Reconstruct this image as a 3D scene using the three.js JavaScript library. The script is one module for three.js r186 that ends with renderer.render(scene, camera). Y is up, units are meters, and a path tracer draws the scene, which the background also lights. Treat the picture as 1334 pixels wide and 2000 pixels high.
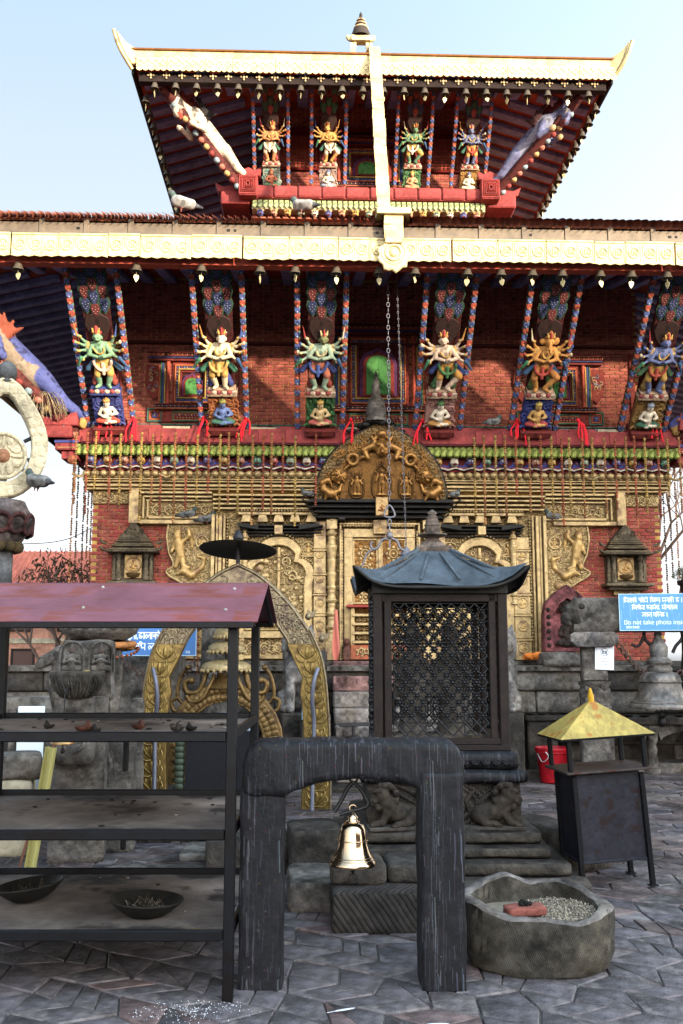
import * as THREE from 'three';
import { mergeGeometries } from 'three/addons/utils/BufferGeometryUtils.js';

// ---------------------------------------------------------------- camera, sky, sun, exposure
const scene = new THREE.Scene();
const camera = new THREE.PerspectiveCamera(2 * Math.atan(1000 / 1900) * 180 / Math.PI, 1334 / 2000, 0.1, 400);
camera.position.set(-1.07, 1.55, 14.5);
camera.rotation.order = 'YXZ';
camera.rotation.set(Math.atan(280 / 1900), -0.0349, 0);
const SUN_AZ = 40 * Math.PI / 180, SUN_EL = 7.5 * Math.PI / 180;
const sunDir = new THREE.Vector3(Math.sin(SUN_AZ) * Math.cos(SUN_EL), Math.sin(SUN_EL), Math.cos(SUN_AZ) * Math.cos(SUN_EL));
{
  const W = 512, H = 256, d = new Float32Array(W * H * 4), v = new THREE.Vector3();
  const mix = (a, b, t) => a + (b - a) * t, ss = (a, b, x) => { x = Math.min(1, Math.max(0, (x - a) / (b - a))); return x * x * (3 - 2 * x); };
  for (let j = 0; j < H; j++) for (let i = 0; i < W; i++) {
    const el = ((j + 0.5) / H - 0.5) * Math.PI, az = ((i + 0.5) / W - 0.5) * 2 * Math.PI;
    v.set(Math.cos(el) * Math.cos(az), Math.sin(el), Math.cos(el) * Math.sin(az));
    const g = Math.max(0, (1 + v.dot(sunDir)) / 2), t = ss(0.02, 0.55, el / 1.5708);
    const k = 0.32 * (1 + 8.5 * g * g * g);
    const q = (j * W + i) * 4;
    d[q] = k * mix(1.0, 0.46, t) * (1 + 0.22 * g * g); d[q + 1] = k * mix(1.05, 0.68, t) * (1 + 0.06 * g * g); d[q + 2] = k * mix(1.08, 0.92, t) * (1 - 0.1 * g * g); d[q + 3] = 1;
    if (el < 0) { d[q] = 0.12; d[q + 1] = 0.12; d[q + 2] = 0.13; }
  }
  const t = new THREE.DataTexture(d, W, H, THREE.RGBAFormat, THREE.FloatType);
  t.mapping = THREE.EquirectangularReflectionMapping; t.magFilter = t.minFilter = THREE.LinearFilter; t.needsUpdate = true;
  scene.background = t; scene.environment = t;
}
const sun = new THREE.DirectionalLight(new THREE.Color(1, 0.85, 0.64), 4.8);
sun.target.position.set(0, 5, 0); sun.position.copy(sunDir).multiplyScalar(90).add(sun.target.position);
sun.castShadow = true; sun.shadow.radius = 4; sun.shadow.mapSize.set(4096, 4096);
Object.assign(sun.shadow.camera, { left: -18, right: 18, top: 16, bottom: -12, near: 1, far: 160 });
scene.add(sun, sun.target);
const renderer = new THREE.WebGLRenderer({ antialias: true });
renderer.toneMapping = THREE.LinearToneMapping; renderer.toneMappingExposure = 3.2;
renderer.shadowMap.enabled = true;

// ---------------------------------------------------------------- helpers
let seed = 7;
const rnd = (a = 1, b) => { seed = (seed + 0x6d2b79f5) | 0; let t = Math.imul(seed ^ (seed >>> 15), 1 | seed); t = (t + Math.imul(t ^ (t >>> 7), 61 | t)) ^ t; t = ((t ^ (t >>> 14)) >>> 0) / 4294967296; return b === undefined ? t * a : a + t * (b - a); };
const V = (x, y, z) => new THREE.Vector3(x, y, z);
const PI = Math.PI, lerp = (a, b, t) => a + (b - a) * t, clamp = (x, a, b) => Math.min(b, Math.max(a, x));
const col = (h) => new THREE.Color(h);
const taken = {};
function numbered(n) { taken[n] = (taken[n] ?? -1) + 1; return taken[n] ? n + '_' + String(taken[n]).padStart(3, '0') : n; }
function tag(o, label, category, group) { o.userData = { label, category }; if (group) o.userData.group = group; return o; }
function thing(name, label, category, x = 0, y = 0, z = 0, ry = 0, group) { const o = new THREE.Group(); o.name = numbered(name); o.position.set(x, y, z); o.rotation.y = ry; scene.add(o); return tag(o, label, category, group); }
const ord = (i) => ['first', 'second', 'third', 'fourth', 'fifth', 'sixth', 'seventh', 'eighth', 'ninth', 'tenth', 'eleventh', 'twelfth', 'thirteenth', 'fourteenth', 'fifteenth', 'sixteenth', 'seventeenth', 'eighteenth', 'nineteenth', 'twentieth', 'twenty-first', 'twenty-second', 'twenty-third', 'twenty-fourth', 'twenty-fifth', 'twenty-sixth'][i];

function chamferBox(w, h, d, c = 0.006) {
  const X = w / 2, Y = h / 2, Z = d / 2; c = Math.min(c, X * 0.9, Y * 0.9, Z * 0.9);
  const P = [], q = (a, b, e, f) => P.push(...a, ...b, ...e, ...a, ...e, ...f), p3 = (s, ax) => { const r = [s[0] * X, s[1] * Y, s[2] * Z]; for (let k = 0; k < 3; k++) if (k !== ax) r[k] -= s[k] * c; return r; };
  for (let ax = 0; ax < 3; ax++) for (const s of [-1, 1]) {
    const u = (ax + 1) % 3, v = (ax + 2) % 3, m = (a, b) => { const t = [0, 0, 0]; t[ax] = s; t[u] = a; t[v] = b; return p3(t, ax); };
    s > 0 ? q(m(-1, -1), m(1, -1), m(1, 1), m(-1, 1)) : q(m(-1, 1), m(1, 1), m(1, -1), m(-1, -1));
  }
  for (let ax = 0; ax < 3; ax++) { const u = (ax + 1) % 3, v = (ax + 2) % 3; for (const a of [-1, 1]) for (const b of [-1, 1]) {
    const m = (e, f) => { const t = [0, 0, 0]; t[ax] = e; t[u] = a; t[v] = b; return p3(t, f); };
    a * b > 0 ? q(m(-1, u), m(1, u), m(1, v), m(-1, v)) : q(m(-1, v), m(1, v), m(1, u), m(-1, u));
    } }
  for (const a of [-1, 1]) for (const b of [-1, 1]) for (const e of [-1, 1]) { const s = [a, b, e]; a * b * e > 0 ? P.push(...p3(s, 0), ...p3(s, 1), ...p3(s, 2)) : P.push(...p3(s, 0), ...p3(s, 2), ...p3(s, 1)); }
  const g = new THREE.BufferGeometry(); g.setAttribute('position', new THREE.Float32BufferAttribute(P, 3)); g.computeVertexNormals(); return g;
}
const _m = new THREE.Matrix4(), _q = new THREE.Quaternion(), _e = new THREE.Euler();
class MB {                                   // collects shapes, builds ONE mesh
  constructor() { this.l = []; }
  add(g, p = [0, 0, 0], r, s, c) {
    g = g.index ? g.toNonIndexed() : g.clone();
    if (r && r.isQuaternion) _q.copy(r); else _q.setFromEuler(r ? _e.set(...r) : _e.set(0, 0, 0));
    const S = s === undefined ? [1, 1, 1] : Array.isArray(s) ? s : [s, s, s];
    g.applyMatrix4(_m.compose(V(...p), _q, V(...S)));
    if (S[0] * S[1] * S[2] < 0) { const P = g.attributes.position.array, N = g.attributes.normal.array; for (const A of [P, N]) for (let i = 0; i < A.length; i += 9) for (let k = 0; k < 3; k++) { const t = A[i + 3 + k]; A[i + 3 + k] = A[i + 6 + k]; A[i + 6 + k] = t; } }
    const n = g.attributes.position.count;
    if (!g.attributes.color || c !== undefined) { const C = col(c ?? '#ffffff'), a = new Float32Array(n * 3); for (let i = 0; i < n; i++) { a[i * 3] = C.r; a[i * 3 + 1] = C.g; a[i * 3 + 2] = C.b; } g.setAttribute('color', new THREE.BufferAttribute(a, 3)); }
    for (const k of Object.keys(g.attributes)) if (!['position', 'normal', 'color'].includes(k)) g.deleteAttribute(k);
    this.l.push(g); return this;
  }
  box(w, h, d, x, y, z, c, r, bev) { return this.add(chamferBox(w, h, d, bev ?? Math.min(0.006, w / 5, h / 5, d / 5)), [x, y, z], r, undefined, c); }
  bb(x0, x1, y0, y1, z0, z1, c, bev) { return this.box(x1 - x0, y1 - y0, z1 - z0, (x0 + x1) / 2, (y0 + y1) / 2, (z0 + z1) / 2, c, undefined, bev); }
  cyl(rt, rb, h, x, y, z, c, seg = 10, r) { return this.add(new THREE.CylinderGeometry(rt, rb, h, seg, 1), [x, y, z], r, undefined, c); }
  sph(r, x, y, z, c, s, seg = 8) { return this.add(new THREE.SphereGeometry(r, seg, Math.max(4, Math.round(seg * 0.7))), [x, y, z], undefined, s, c); }
  lathe(pts, x, y, z, c, seg = 16, r, s) { return this.add(new THREE.LatheGeometry(pts.map((p) => new THREE.Vector2(p[0], p[1])), seg), [x, y, z], r, s, c); }
  tube(pts, rad, c, n = 16, rs = 6, closed = false) { return this.add(new THREE.TubeGeometry(new THREE.CatmullRomCurve3(pts.map((p) => V(...p)), closed), n, rad, rs, closed), undefined, undefined, undefined, c); }
  rod(a, b, r1, r2, c, seg = 8) { a = V(...a); b = V(...b); const d = b.clone().sub(a), L = d.length(); _q.setFromUnitVectors(V(0, 1, 0), d.normalize()); return this.add(new THREE.CylinderGeometry(r2 ?? r1, r1, L, seg, 1), a.add(b).multiplyScalar(0.5).toArray(), _q.clone(), undefined, c); }
  bar(a, b, w, h, c) { a = V(...a); b = V(...b); const d = b.clone().sub(a), L = d.length(); const z = d.clone().normalize(), up = Math.abs(z.y) > 0.98 ? V(0, 0, 1) : V(0, 1, 0), x = V().crossVectors(up, z).normalize(), y = V().crossVectors(z, x); _q.setFromRotationMatrix(new THREE.Matrix4().makeBasis(x, y, z)); return this.add(chamferBox(w, h, L, Math.min(w, h) * 0.12), a.add(b).multiplyScalar(0.5).toArray(), _q.clone(), undefined, c); }
  ext(pts, depth, x, y, z, c, r, bev = 0.005, holes) { const s = new THREE.Shape(pts.map((p) => new THREE.Vector2(p[0], p[1]))); if (holes) for (const h of holes) s.holes.push(new THREE.Path(h.map((p) => new THREE.Vector2(p[0], p[1])))); return this.add(new THREE.ExtrudeGeometry(s, { depth, bevelEnabled: bev > 0, bevelSize: bev, bevelThickness: bev, bevelSegments: 1, curveSegments: 6 }), [x, y, z], r, undefined, c); }
  tor(R, r, x, y, z, c, rot, arc = PI * 2, ts = 14, rs = 6, s) { return this.add(new THREE.TorusGeometry(R, r, rs, ts, arc), [x, y, z], rot, s, c); }
  mb(o, p, r, s) { const g = o.geo(); this.add(g, p, r, s); return this; }
  geo() { const g = this.l.length > 1 ? mergeGeometries(this.l) : this.l[0].clone(); triUV(g); return g; }
  build(name, mat, parent, p, r) { return mesh(name, this.geo(), mat, parent, p, r); }
}
function triUV(g) {                          // uv in metres, by face direction
  const P = g.attributes.position.array, n = P.length / 3, uv = new Float32Array(n * 2);
  for (let i = 0; i < n; i += 3) {
    const a = i * 3, ux = P[a + 3] - P[a], uy = P[a + 4] - P[a + 1], uz = P[a + 5] - P[a + 2], vx = P[a + 6] - P[a], vy = P[a + 7] - P[a + 1], vz = P[a + 8] - P[a + 2];
    const nx = Math.abs(uy * vz - uz * vy), ny = Math.abs(uz * vx - ux * vz), nz = Math.abs(ux * vy - uy * vx);
    const A = nx > ny && nx > nz ? [2, 1] : ny > nz ? [0, 2] : [0, 1];
    for (let k = 0; k < 3; k++) { uv[(i + k) * 2] = P[a + k * 3 + A[0]]; uv[(i + k) * 2 + 1] = P[a + k * 3 + A[1]]; }
  }
  g.setAttribute('uv', new THREE.BufferAttribute(uv, 2));
}
function fade(g) {                           // old paint: a little greyer than fresh
  const c = g.attributes.color; if (!c || g.userData.faded) return; g.userData.faded = true; const a = c.array;
  for (let i = 0; i < a.length; i += 3) { const l = 0.3 * a[i] + 0.55 * a[i + 1] + 0.15 * a[i + 2]; for (let k = 0; k < 3; k++) a[i + k] = lerp(a[i + k], l, 0.22); }
}
function mesh(name, g, mat, parent, p, r) {
  if (mat.name === 'paint') fade(g);
  const o = new THREE.Mesh(g, mat); o.name = parent ? name : numbered(name); o.castShadow = o.receiveShadow = true;
  if (p) o.position.set(...p); if (r) o.rotation.set(...r);
  (parent || scene).add(o); return o;
}
const mb = () => new MB();

// smooth-joined tapered capsules / ellipsoids, meshed with surface nets, one colour per primitive
// capsule [ax,ay,az, bx,by,bz, ra, rb, colour]; ellipsoid { e: [x,y,z, rx,ry,rz], c }
function sdf(prims, cell = 0.02, k = 0.02) {
  const B = [1e9, 1e9, 1e9, -1e9, -1e9, -1e9], m = k + cell * 2.5;
  const pr = prims.map((p) => {
    const o = p.e ? { e: p.e, lo: [0, 1, 2].map((i) => p.e[i] - p.e[i + 3]), hi: [0, 1, 2].map((i) => p.e[i] + p.e[i + 3]), c: col(p.c) }
      : { a: p, lo: [0, 1, 2].map((i) => Math.min(p[i] - p[6], p[i + 3] - p[7])), hi: [0, 1, 2].map((i) => Math.max(p[i] + p[6], p[i + 3] + p[7])), c: col(p[8]) };
    for (let i = 0; i < 3; i++) { B[i] = Math.min(B[i], o.lo[i] - m); B[i + 3] = Math.max(B[i + 3], o.hi[i] + m); }
    return o;
  });
  const n = [0, 1, 2].map((i) => Math.ceil((B[i + 3] - B[i]) / cell) + 2), N = n[0] * n[1] * n[2], f = new Float32Array(N).fill(9), ci = new Uint8Array(N), best = new Float32Array(N).fill(9);
  pr.forEach((p, id) => {
    const r0 = [0, 1, 2].map((i) => Math.max(0, Math.floor((p.lo[i] - m - B[i]) / cell))), r1 = [0, 1, 2].map((i) => Math.min(n[i] - 1, Math.ceil((p.hi[i] + m - B[i]) / cell)));
    for (let z = r0[2]; z <= r1[2]; z++) for (let y = r0[1]; y <= r1[1]; y++) for (let x = r0[0]; x <= r1[0]; x++) {
      const X = B[0] + x * cell, Y = B[1] + y * cell, Z = B[2] + z * cell; let d;
      if (p.e) { const e = p.e, a = (X - e[0]) / e[3], b = (Y - e[1]) / e[4], c = (Z - e[2]) / e[5]; d = (Math.sqrt(a * a + b * b + c * c) - 1) * Math.min(e[3], e[4], e[5]); }
      else { const a = p.a, bx = a[3] - a[0], by = a[4] - a[1], bz = a[5] - a[2], L = bx * bx + by * by + bz * bz; const t = L ? clamp(((X - a[0]) * bx + (Y - a[1]) * by + (Z - a[2]) * bz) / L, 0, 1) : 0; d = Math.hypot(X - a[0] - bx * t, Y - a[1] - by * t, Z - a[2] - bz * t) - lerp(a[6], a[7], t); }
      const q = (z * n[1] + y) * n[0] + x;
      if (d < best[q]) { best[q] = d; ci[q] = id; }
      const o = f[q]; if (o > 8) f[q] = d; else { const h = Math.max(k - Math.abs(o - d), 0) / k; f[q] = Math.min(o, d) - h * h * k * 0.25; }
    }
  });
  const vid = new Int32Array(N).fill(-1), P = [], C = [], I = [], sx = 1, sy = n[0], sz = n[0] * n[1], co = [0, sx, sy, sx + sy, sz, sz + sx, sz + sy, sz + sx + sy];
  const E = [[0, 1], [2, 3], [4, 5], [6, 7], [0, 2], [1, 3], [4, 6], [5, 7], [0, 4], [1, 5], [2, 6], [3, 7]];
  for (let z = 0; z < n[2] - 1; z++) for (let y = 0; y < n[1] - 1; y++) for (let x = 0; x < n[0] - 1; x++) {
    const q = z * sz + y * sy + x; let mk = 0; for (let i = 0; i < 8; i++) if (f[q + co[i]] < 0) mk |= 1 << i;
    if (mk === 0 || mk === 255) continue;
    let ax = 0, ay = 0, az = 0, cnt = 0;
    for (const [a, b] of E) { const fa = f[q + co[a]], fb = f[q + co[b]]; if ((fa < 0) === (fb < 0)) continue; const t = fa / (fa - fb); ax += lerp(a & 1, b & 1, t); ay += lerp((a >> 1) & 1, (b >> 1) & 1, t); az += lerp(a >> 2, b >> 2, t); cnt++; }
    vid[q] = P.length / 3; P.push(B[0] + (x + ax / cnt) * cell, B[1] + (y + ay / cnt) * cell, B[2] + (z + az / cnt) * cell);
    let bi = 0, bd = 9; for (let i = 0; i < 8; i++) { const w = best[q + co[i]]; if (w < bd) { bd = w; bi = ci[q + co[i]]; } } const c = pr[bi].c; C.push(c.r, c.g, c.b);
  }
  const quad = (a, b, c, d, flip) => { if (a < 0 || b < 0 || c < 0 || d < 0) return; flip ? I.push(a, c, b, a, d, c) : I.push(a, b, c, a, c, d); };
  for (let z = 1; z < n[2] - 1; z++) for (let y = 1; y < n[1] - 1; y++) for (let x = 1; x < n[0] - 1; x++) {
    const q = z * sz + y * sy + x, s = f[q] < 0;
    if (s !== (f[q + sx] < 0)) quad(vid[q - sy - sz], vid[q - sz], vid[q], vid[q - sy], !s);
    if (s !== (f[q + sy] < 0)) quad(vid[q - sx - sz], vid[q - sz], vid[q], vid[q - sx], s);
    if (s !== (f[q + sz] < 0)) quad(vid[q - sx - sy], vid[q - sy], vid[q], vid[q - sx], !s);
  }
  const g = new THREE.BufferGeometry(); g.setAttribute('position', new THREE.Float32BufferAttribute(P, 3)); g.setAttribute('color', new THREE.Float32BufferAttribute(C, 3)); g.setIndex(I); g.computeVertexNormals(); return g;
}

// ---------------------------------------------------------------- textures
function noiseP(per, sd) {                   // periodic value noise
  const t = new Float32Array(per * per), s0 = seed; seed = sd * 7919 + 13; for (let i = 0; i < t.length; i++) t[i] = rnd(); seed = s0;
  return (u, v) => { u *= per; v *= per; const x = Math.floor(u), y = Math.floor(v); let fx = u - x, fy = v - y; fx = fx * fx * (3 - 2 * fx); fy = fy * fy * (3 - 2 * fy); const w = (a, b) => t[((b % per + per) % per) * per + ((a % per + per) % per)]; return lerp(lerp(w(x, y), w(x + 1, y), fx), lerp(w(x, y + 1), w(x + 1, y + 1), fx), fy); };
}
function fbm(sd, base = 4, oct = 5, gain = 0.55) { const L = []; for (let i = 0; i < oct; i++) L.push(noiseP(base << i, sd + i)); let tot = 0; for (let i = 0; i < oct; i++) tot += gain ** i; return (u, v) => { let s = 0; for (let i = 0; i < oct; i++) s += L[i](u, v) * gain ** i; return s / tot; }; }
function tex(n, fn, srgb) {
  const d = new Uint8Array(n * n * 4);
  for (let j = 0; j < n; j++) for (let i = 0; i < n; i++) { const c = fn(i / n, j / n), q = (j * n + i) * 4; if (typeof c === 'number') d[q] = d[q + 1] = d[q + 2] = clamp(c, 0, 1) * 255; else for (let k = 0; k < 3; k++) d[q + k] = clamp(c[k], 0, 1) * 255; d[q + 3] = 255; }
  return fin(new THREE.DataTexture(d, n, n), srgb);
}
function fin(t, srgb) { t.wrapS = t.wrapT = THREE.RepeatWrapping; t.magFilter = THREE.LinearFilter; t.minFilter = THREE.LinearMipmapLinearFilter; t.generateMipmaps = true; if (srgb) t.colorSpace = THREE.SRGBColorSpace; t.needsUpdate = true; return t; }
function rep(t, m) { const c = t.clone(); c.repeat.set(1 / m, 1 / m); c.needsUpdate = true; return c; }
const sstep = (a, b, x) => { x = clamp((x - a) / (b - a), 0, 1); return x * x * (3 - 2 * x); };
const nA = fbm(1), nB = fbm(20, 8, 5), nC = fbm(40, 16, 4, 0.7), nD = fbm(60, 3, 6);
const TX = {};
TX.mottle = tex(256, (u, v) => { const a = nA(u, v), b = nC(u, v); return 0.55 + 0.42 * a + 0.28 * (b - 0.4); }, true);
TX.rough = tex(256, (u, v) => 0.6 * nB(u, v) + 0.4 * nC(u, v));
TX.stone = tex(512, (u, v) => {             // dark stained stone with pale spatters and lichen
  let g = 0.66 + 1.0 * (nA(u, v) - 0.45) + 0.6 * (nC(u, v) - 0.5); const p = sstep(0.66, 0.78, nB(u + 0.3, v)), s = sstep(0.8, 0.86, nC(v, u + 0.4)); g = lerp(g, 0.95, p * 0.45 + s * 0.5);
  const w = nD(v, u); return [g * lerp(1, 1.06, w), g, g * lerp(1.06, 0.92, w)];
}, true);
TX.drip = (() => {                          // soot-black stone with runs of white paint and dabs of colour
  const W = 512, c = document.createElement('canvas'); c.width = c.height = W; const x = c.getContext('2d'); x.fillStyle = '#38383d'; x.fillRect(0, 0, W, W);
  for (let i = 0; i < 2600; i++) { const g = rnd(40, 92) | 0; x.fillStyle = `rgba(${g},${g},${g + 6},.32)`; x.beginPath(); x.ellipse(rnd(W), rnd(W), rnd(2, 14), rnd(2, 18), rnd(3), 0, 7); x.fill(); }
  for (let i = 0; i < 190; i++) { const px = rnd(W), y0 = rnd(W), L = rnd(20, 190), w = i % 6 ? rnd(0.6, 2.4) : rnd(3, 5.5); x.strokeStyle = `rgba(${205 + rnd(40) | 0},${205 + rnd(40) | 0},${215 + rnd(40) | 0},${rnd(0.25, 0.75)})`; for (const o of [0, W]) { x.lineWidth = w; x.beginPath(); x.moveTo(px, y0 - o); let q = px; for (let k = 1; k < 8; k++) { q += rnd(-1.6, 1.6); x.lineTo(q, y0 - o + L * k / 7); } x.stroke(); } }
  for (let i = 0; i < 60; i++) { x.fillStyle = ['rgba(170,40,60,.5)', 'rgba(210,180,60,.45)', 'rgba(200,200,210,.6)', 'rgba(190,60,120,.5)'][i % 4]; x.beginPath(); x.ellipse(rnd(W), rnd(W), rnd(1, 5), rnd(1, 5), 0, 0, 7); x.fill(); }
  return fin(new THREE.CanvasTexture(c), true);
})();
TX.gold = tex(512, (u, v) => {              // gilt worn to brown in blotches
  const t = sstep(0.5, 0.72, nB(u, v) * 0.6 + nA(v, u) * 0.4), g = 0.78 + 0.4 * (nC(u, v) - 0.4); return [lerp(g, 0.36, t * 0.55), lerp(g, 0.33, t * 0.6), lerp(g, 0.36, t * 0.55)];
}, true);
TX.repousse = tex(512, (() => {             // raised scrolls and blooms
  const n = 9, pts = []; for (let j = 0; j < n; j++) for (let i = 0; i < n; i++) pts.push([(i + rnd(0.15, 0.85)) / n, (j + rnd(0.15, 0.85)) / n, rnd(6.3), rnd() < 0.5 ? 1 : -1, 3 + (rnd(4) | 0)]);
  return (u, v) => { let b = 9, b2 = 9, p; for (const q of pts) { let dx = u - q[0], dy = v - q[1]; dx -= Math.round(dx); dy -= Math.round(dy); const d = dx * dx + dy * dy; if (d < b) { b2 = b; b = d; p = [dx, dy, q]; } else if (d < b2) b2 = d; }
    const r = Math.sqrt(b) * n, e = (Math.sqrt(b2) - Math.sqrt(b)) * n, a = Math.atan2(p[1], p[0]); const s = 0.5 + 0.5 * Math.sin(a * (p[2][4] > 4 ? p[2][4] : 1) + p[2][2] + p[2][3] * r * (p[2][4] > 4 ? 4 : 17)); return sstep(0, 0.3, e) * (0.35 + 0.3 * s + 0.45 * (1 - sstep(0, 0.5, r))); };
})());
TX.chisel = tex(512, (u, v) => { const w = nB(u, v) * 0.08; return 0.5 * nC(u * 1, v) + 0.5 * Math.abs(Math.sin((u * 38 + v * 14 + w * 30) * PI)) * nB(v, u); });
TX.tooled = tex(256, (u, v) => 0.75 * sstep(0.2, 0.6, Math.abs(((u * 14 + v * 10 + nA(u, v) * 0.5) % 1) - 0.5) * 2) + 0.25 * nC(u, v));
TX.shelf = tex(512, (u, v) => {             // grey ash, burnt oil, dabs of yellow powder
  const a = nA(u, v), b = nD(u + 0.2, v), y = sstep(0.68, 0.76, nB(v, u)) * sstep(0.5, 0.6, a); let g = 0.62 + 0.6 * (b - 0.4) + 0.25 * (nC(u, v) - 0.5); g = lerp(g, 0.25, sstep(0.54, 0.68, a) * 0.85); return [g + 0.14 * y + 0.015, g + 0.12 * y, g - 0.06 * y];
}, true);
TX.rust = tex(256, (u, v) => { const t = sstep(0.55, 0.7, nB(u, v)), g = 0.85 + 0.35 * (nC(u, v) - 0.5) - 0.25 * (nA(v, u) - 0.4); return [lerp(g, 0.8, t), lerp(g, 0.62, t), lerp(g, 0.55, t)]; }, true);
TX.weather = tex(512, (u, v) => { // sun-faded paint with grey dust and dark grime patches
  let g = 0.86 + 0.3 * (nC(u, v) - 0.5) + 0.25 * (nA(v, u) - 0.45); const k = sstep(0.56, 0.7, nB(u, v)), w = sstep(0.6, 0.74, nB(v + 0.37, u)); g = lerp(g, 0.5, k * 0.7); return [lerp(g, 0.8, w * 0.35), lerp(g * 0.98, 0.76, w * 0.35), lerp(g * 0.95, 0.7, w * 0.35)]; }, true);
TX.tin = tex(256, (u, v) => { const s = sstep(0.5, 0.68, nB(u * 0.5, v * 2)), g = 0.82 + 0.3 * (nA(u, v) - 0.4) + 0.1 * (nC(u, v) - 0.5); return [g, lerp(g, g * 0.86, s) , lerp(g, g * 0.7, s)]; }, true);
const mats = {};
function mat(key, hex, { r = 0.8, m = 0, map, ms = 1, bump, bs = 1, bk = 0.004, vc = true, ...o } = {}) {
  const x = new THREE.MeshPhysicalMaterial({ color: hex, roughness: r, metalness: m, vertexColors: vc, side: THREE.DoubleSide, specularIntensity: m > 0.3 ? 1 : 0.4, ...o });
  if (map) x.map = rep(TX[map], ms); if (bump) { x.bumpMap = rep(TX[bump], bs); x.bumpScale = bk; } x.name = key; return mats[key] = x;
}
const M = {
  gold: mat('gilt', '#c8aa76', { r: 0.46, m: 0.36, map: 'gold', ms: 0.9, bump: 'rough', bs: 0.3, bk: 0.002 }),
  goldC: mat('gilt_carved', '#b59765', { r: 0.48, m: 0.36, map: 'gold', ms: 0.8, bump: 'repousse', bs: 0.75, bk: 0.022 }),
  goldF: mat('gilt_fringe', '#e0ca95', { r: 0.5, m: 0.2, map: 'mottle', ms: 1.3, bump: 'rough', bs: 0.4, bk: 0.003 }),
  bronze: mat('bronze', '#a98a5e', { r: 0.45, m: 0.7, map: 'gold', ms: 0.5, bump: 'rough', bs: 0.2, bk: 0.002 }),
  bronzeC: mat('bronze_carved', '#9d7f54', { r: 0.45, m: 0.65, map: 'gold', ms: 0.6, bump: 'repousse', bs: 0.5, bk: 0.022 }),
  black: mat('black_metal', '#2c2a28', { r: 0.55, m: 0.2, map: 'mottle', ms: 0.5, bump: 'rough', bs: 0.3, bk: 0.002 }),
  iron: mat('iron', '#1f1f23', { r: 0.5, m: 0.4, map: 'rust', ms: 0.6, bump: 'rough', bs: 0.2, bk: 0.0015 }),
  ironD: mat('painted_iron', '#0e0f15', { r: 0.42, m: 0.15, map: 'rust', ms: 0.8, bump: 'rough', bs: 0.15, bk: 0.001 }),
  red: mat('red_paint', '#97403f', { r: 0.75, map: 'mottle', ms: 0.7, bump: 'rough', bs: 0.3, bk: 0.004 }),
  redD: mat('red_wood', '#b4503e', { r: 0.75, map: 'mottle', ms: 0.8, bump: 'rough', bs: 0.4, bk: 0.003 }),
  blueR: mat('blue_rafter', '#9290c4', { r: 0.75, map: 'mottle', ms: 0.6, bump: 'rough', bs: 0.3, bk: 0.003 }),
  mortar: mat('mortar', '#c49a58', { r: 0.95, map: 'mottle', ms: 0.8, bump: 'rough', bs: 0.3, bk: 0.004 }),
  paint: mat('paint', '#f4efe8', { r: 0.78, map: 'weather', ms: 0.55, bump: 'rough', bs: 0.12, bk: 0.004 }),
  stone: mat('grey_stone', '#6e6a64', { r: 0.95, map: 'stone', ms: 0.9, bump: 'rough', bs: 0.3, bk: 0.016 }),
  stoneD: mat('dark_stone', '#45413c', { r: 0.85, map: 'stone', ms: 1.1, bump: 'rough', bs: 0.3, bk: 0.014 }),
  stoneB: mat('soot_stone', '#605f64', { r: 0.6, map: 'drip', ms: 0.62, bump: 'rough', bs: 0.4, bk: 0.004 }),
  stoneP: mat('pale_stone', '#b3a78f', { r: 0.9, map: 'mottle', ms: 0.9, bump: 'rough', bs: 0.3, bk: 0.008 }),
  chisel: mat('chiselled_stone', '#4d4a43', { r: 0.95, map: 'stone', ms: 0.7, bump: 'chisel', bs: 0.35, bk: 0.008 }),
  tooled: mat('tooled_stone', '#3d3a37', { r: 0.92, map: 'stone', ms: 1.2, bump: 'tooled', bs: 0.5, bk: 0.012 }),
  slate: mat('blue_grey_metal', '#545e68', { r: 0.62, m: 0.1, map: 'mottle', ms: 0.8, bump: 'rough', bs: 0.3, bk: 0.004 }),
  wood: mat('dark_wood', '#251a17', { r: 0.6, map: 'mottle', ms: 0.5, bump: 'rough', bs: 0.15, bk: 0.003 }),
  ash: mat('ashy_shelf', '#877d76', { r: 0.85, map: 'shelf', ms: 1.3, bump: 'rough', bs: 0.4, bk: 0.006 }),
};
const brickM = ['#ad4e4a', '#a04642', '#b55850', '#a54a44', '#9a423e'].map((h, i) => mat('brick_paint_' + i, h, { r: 0.85, map: 'mottle', ms: 0.5 + 0.1 * i, bump: 'rough', bs: 0.25, bk: 0.004, vc: false }));

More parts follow.
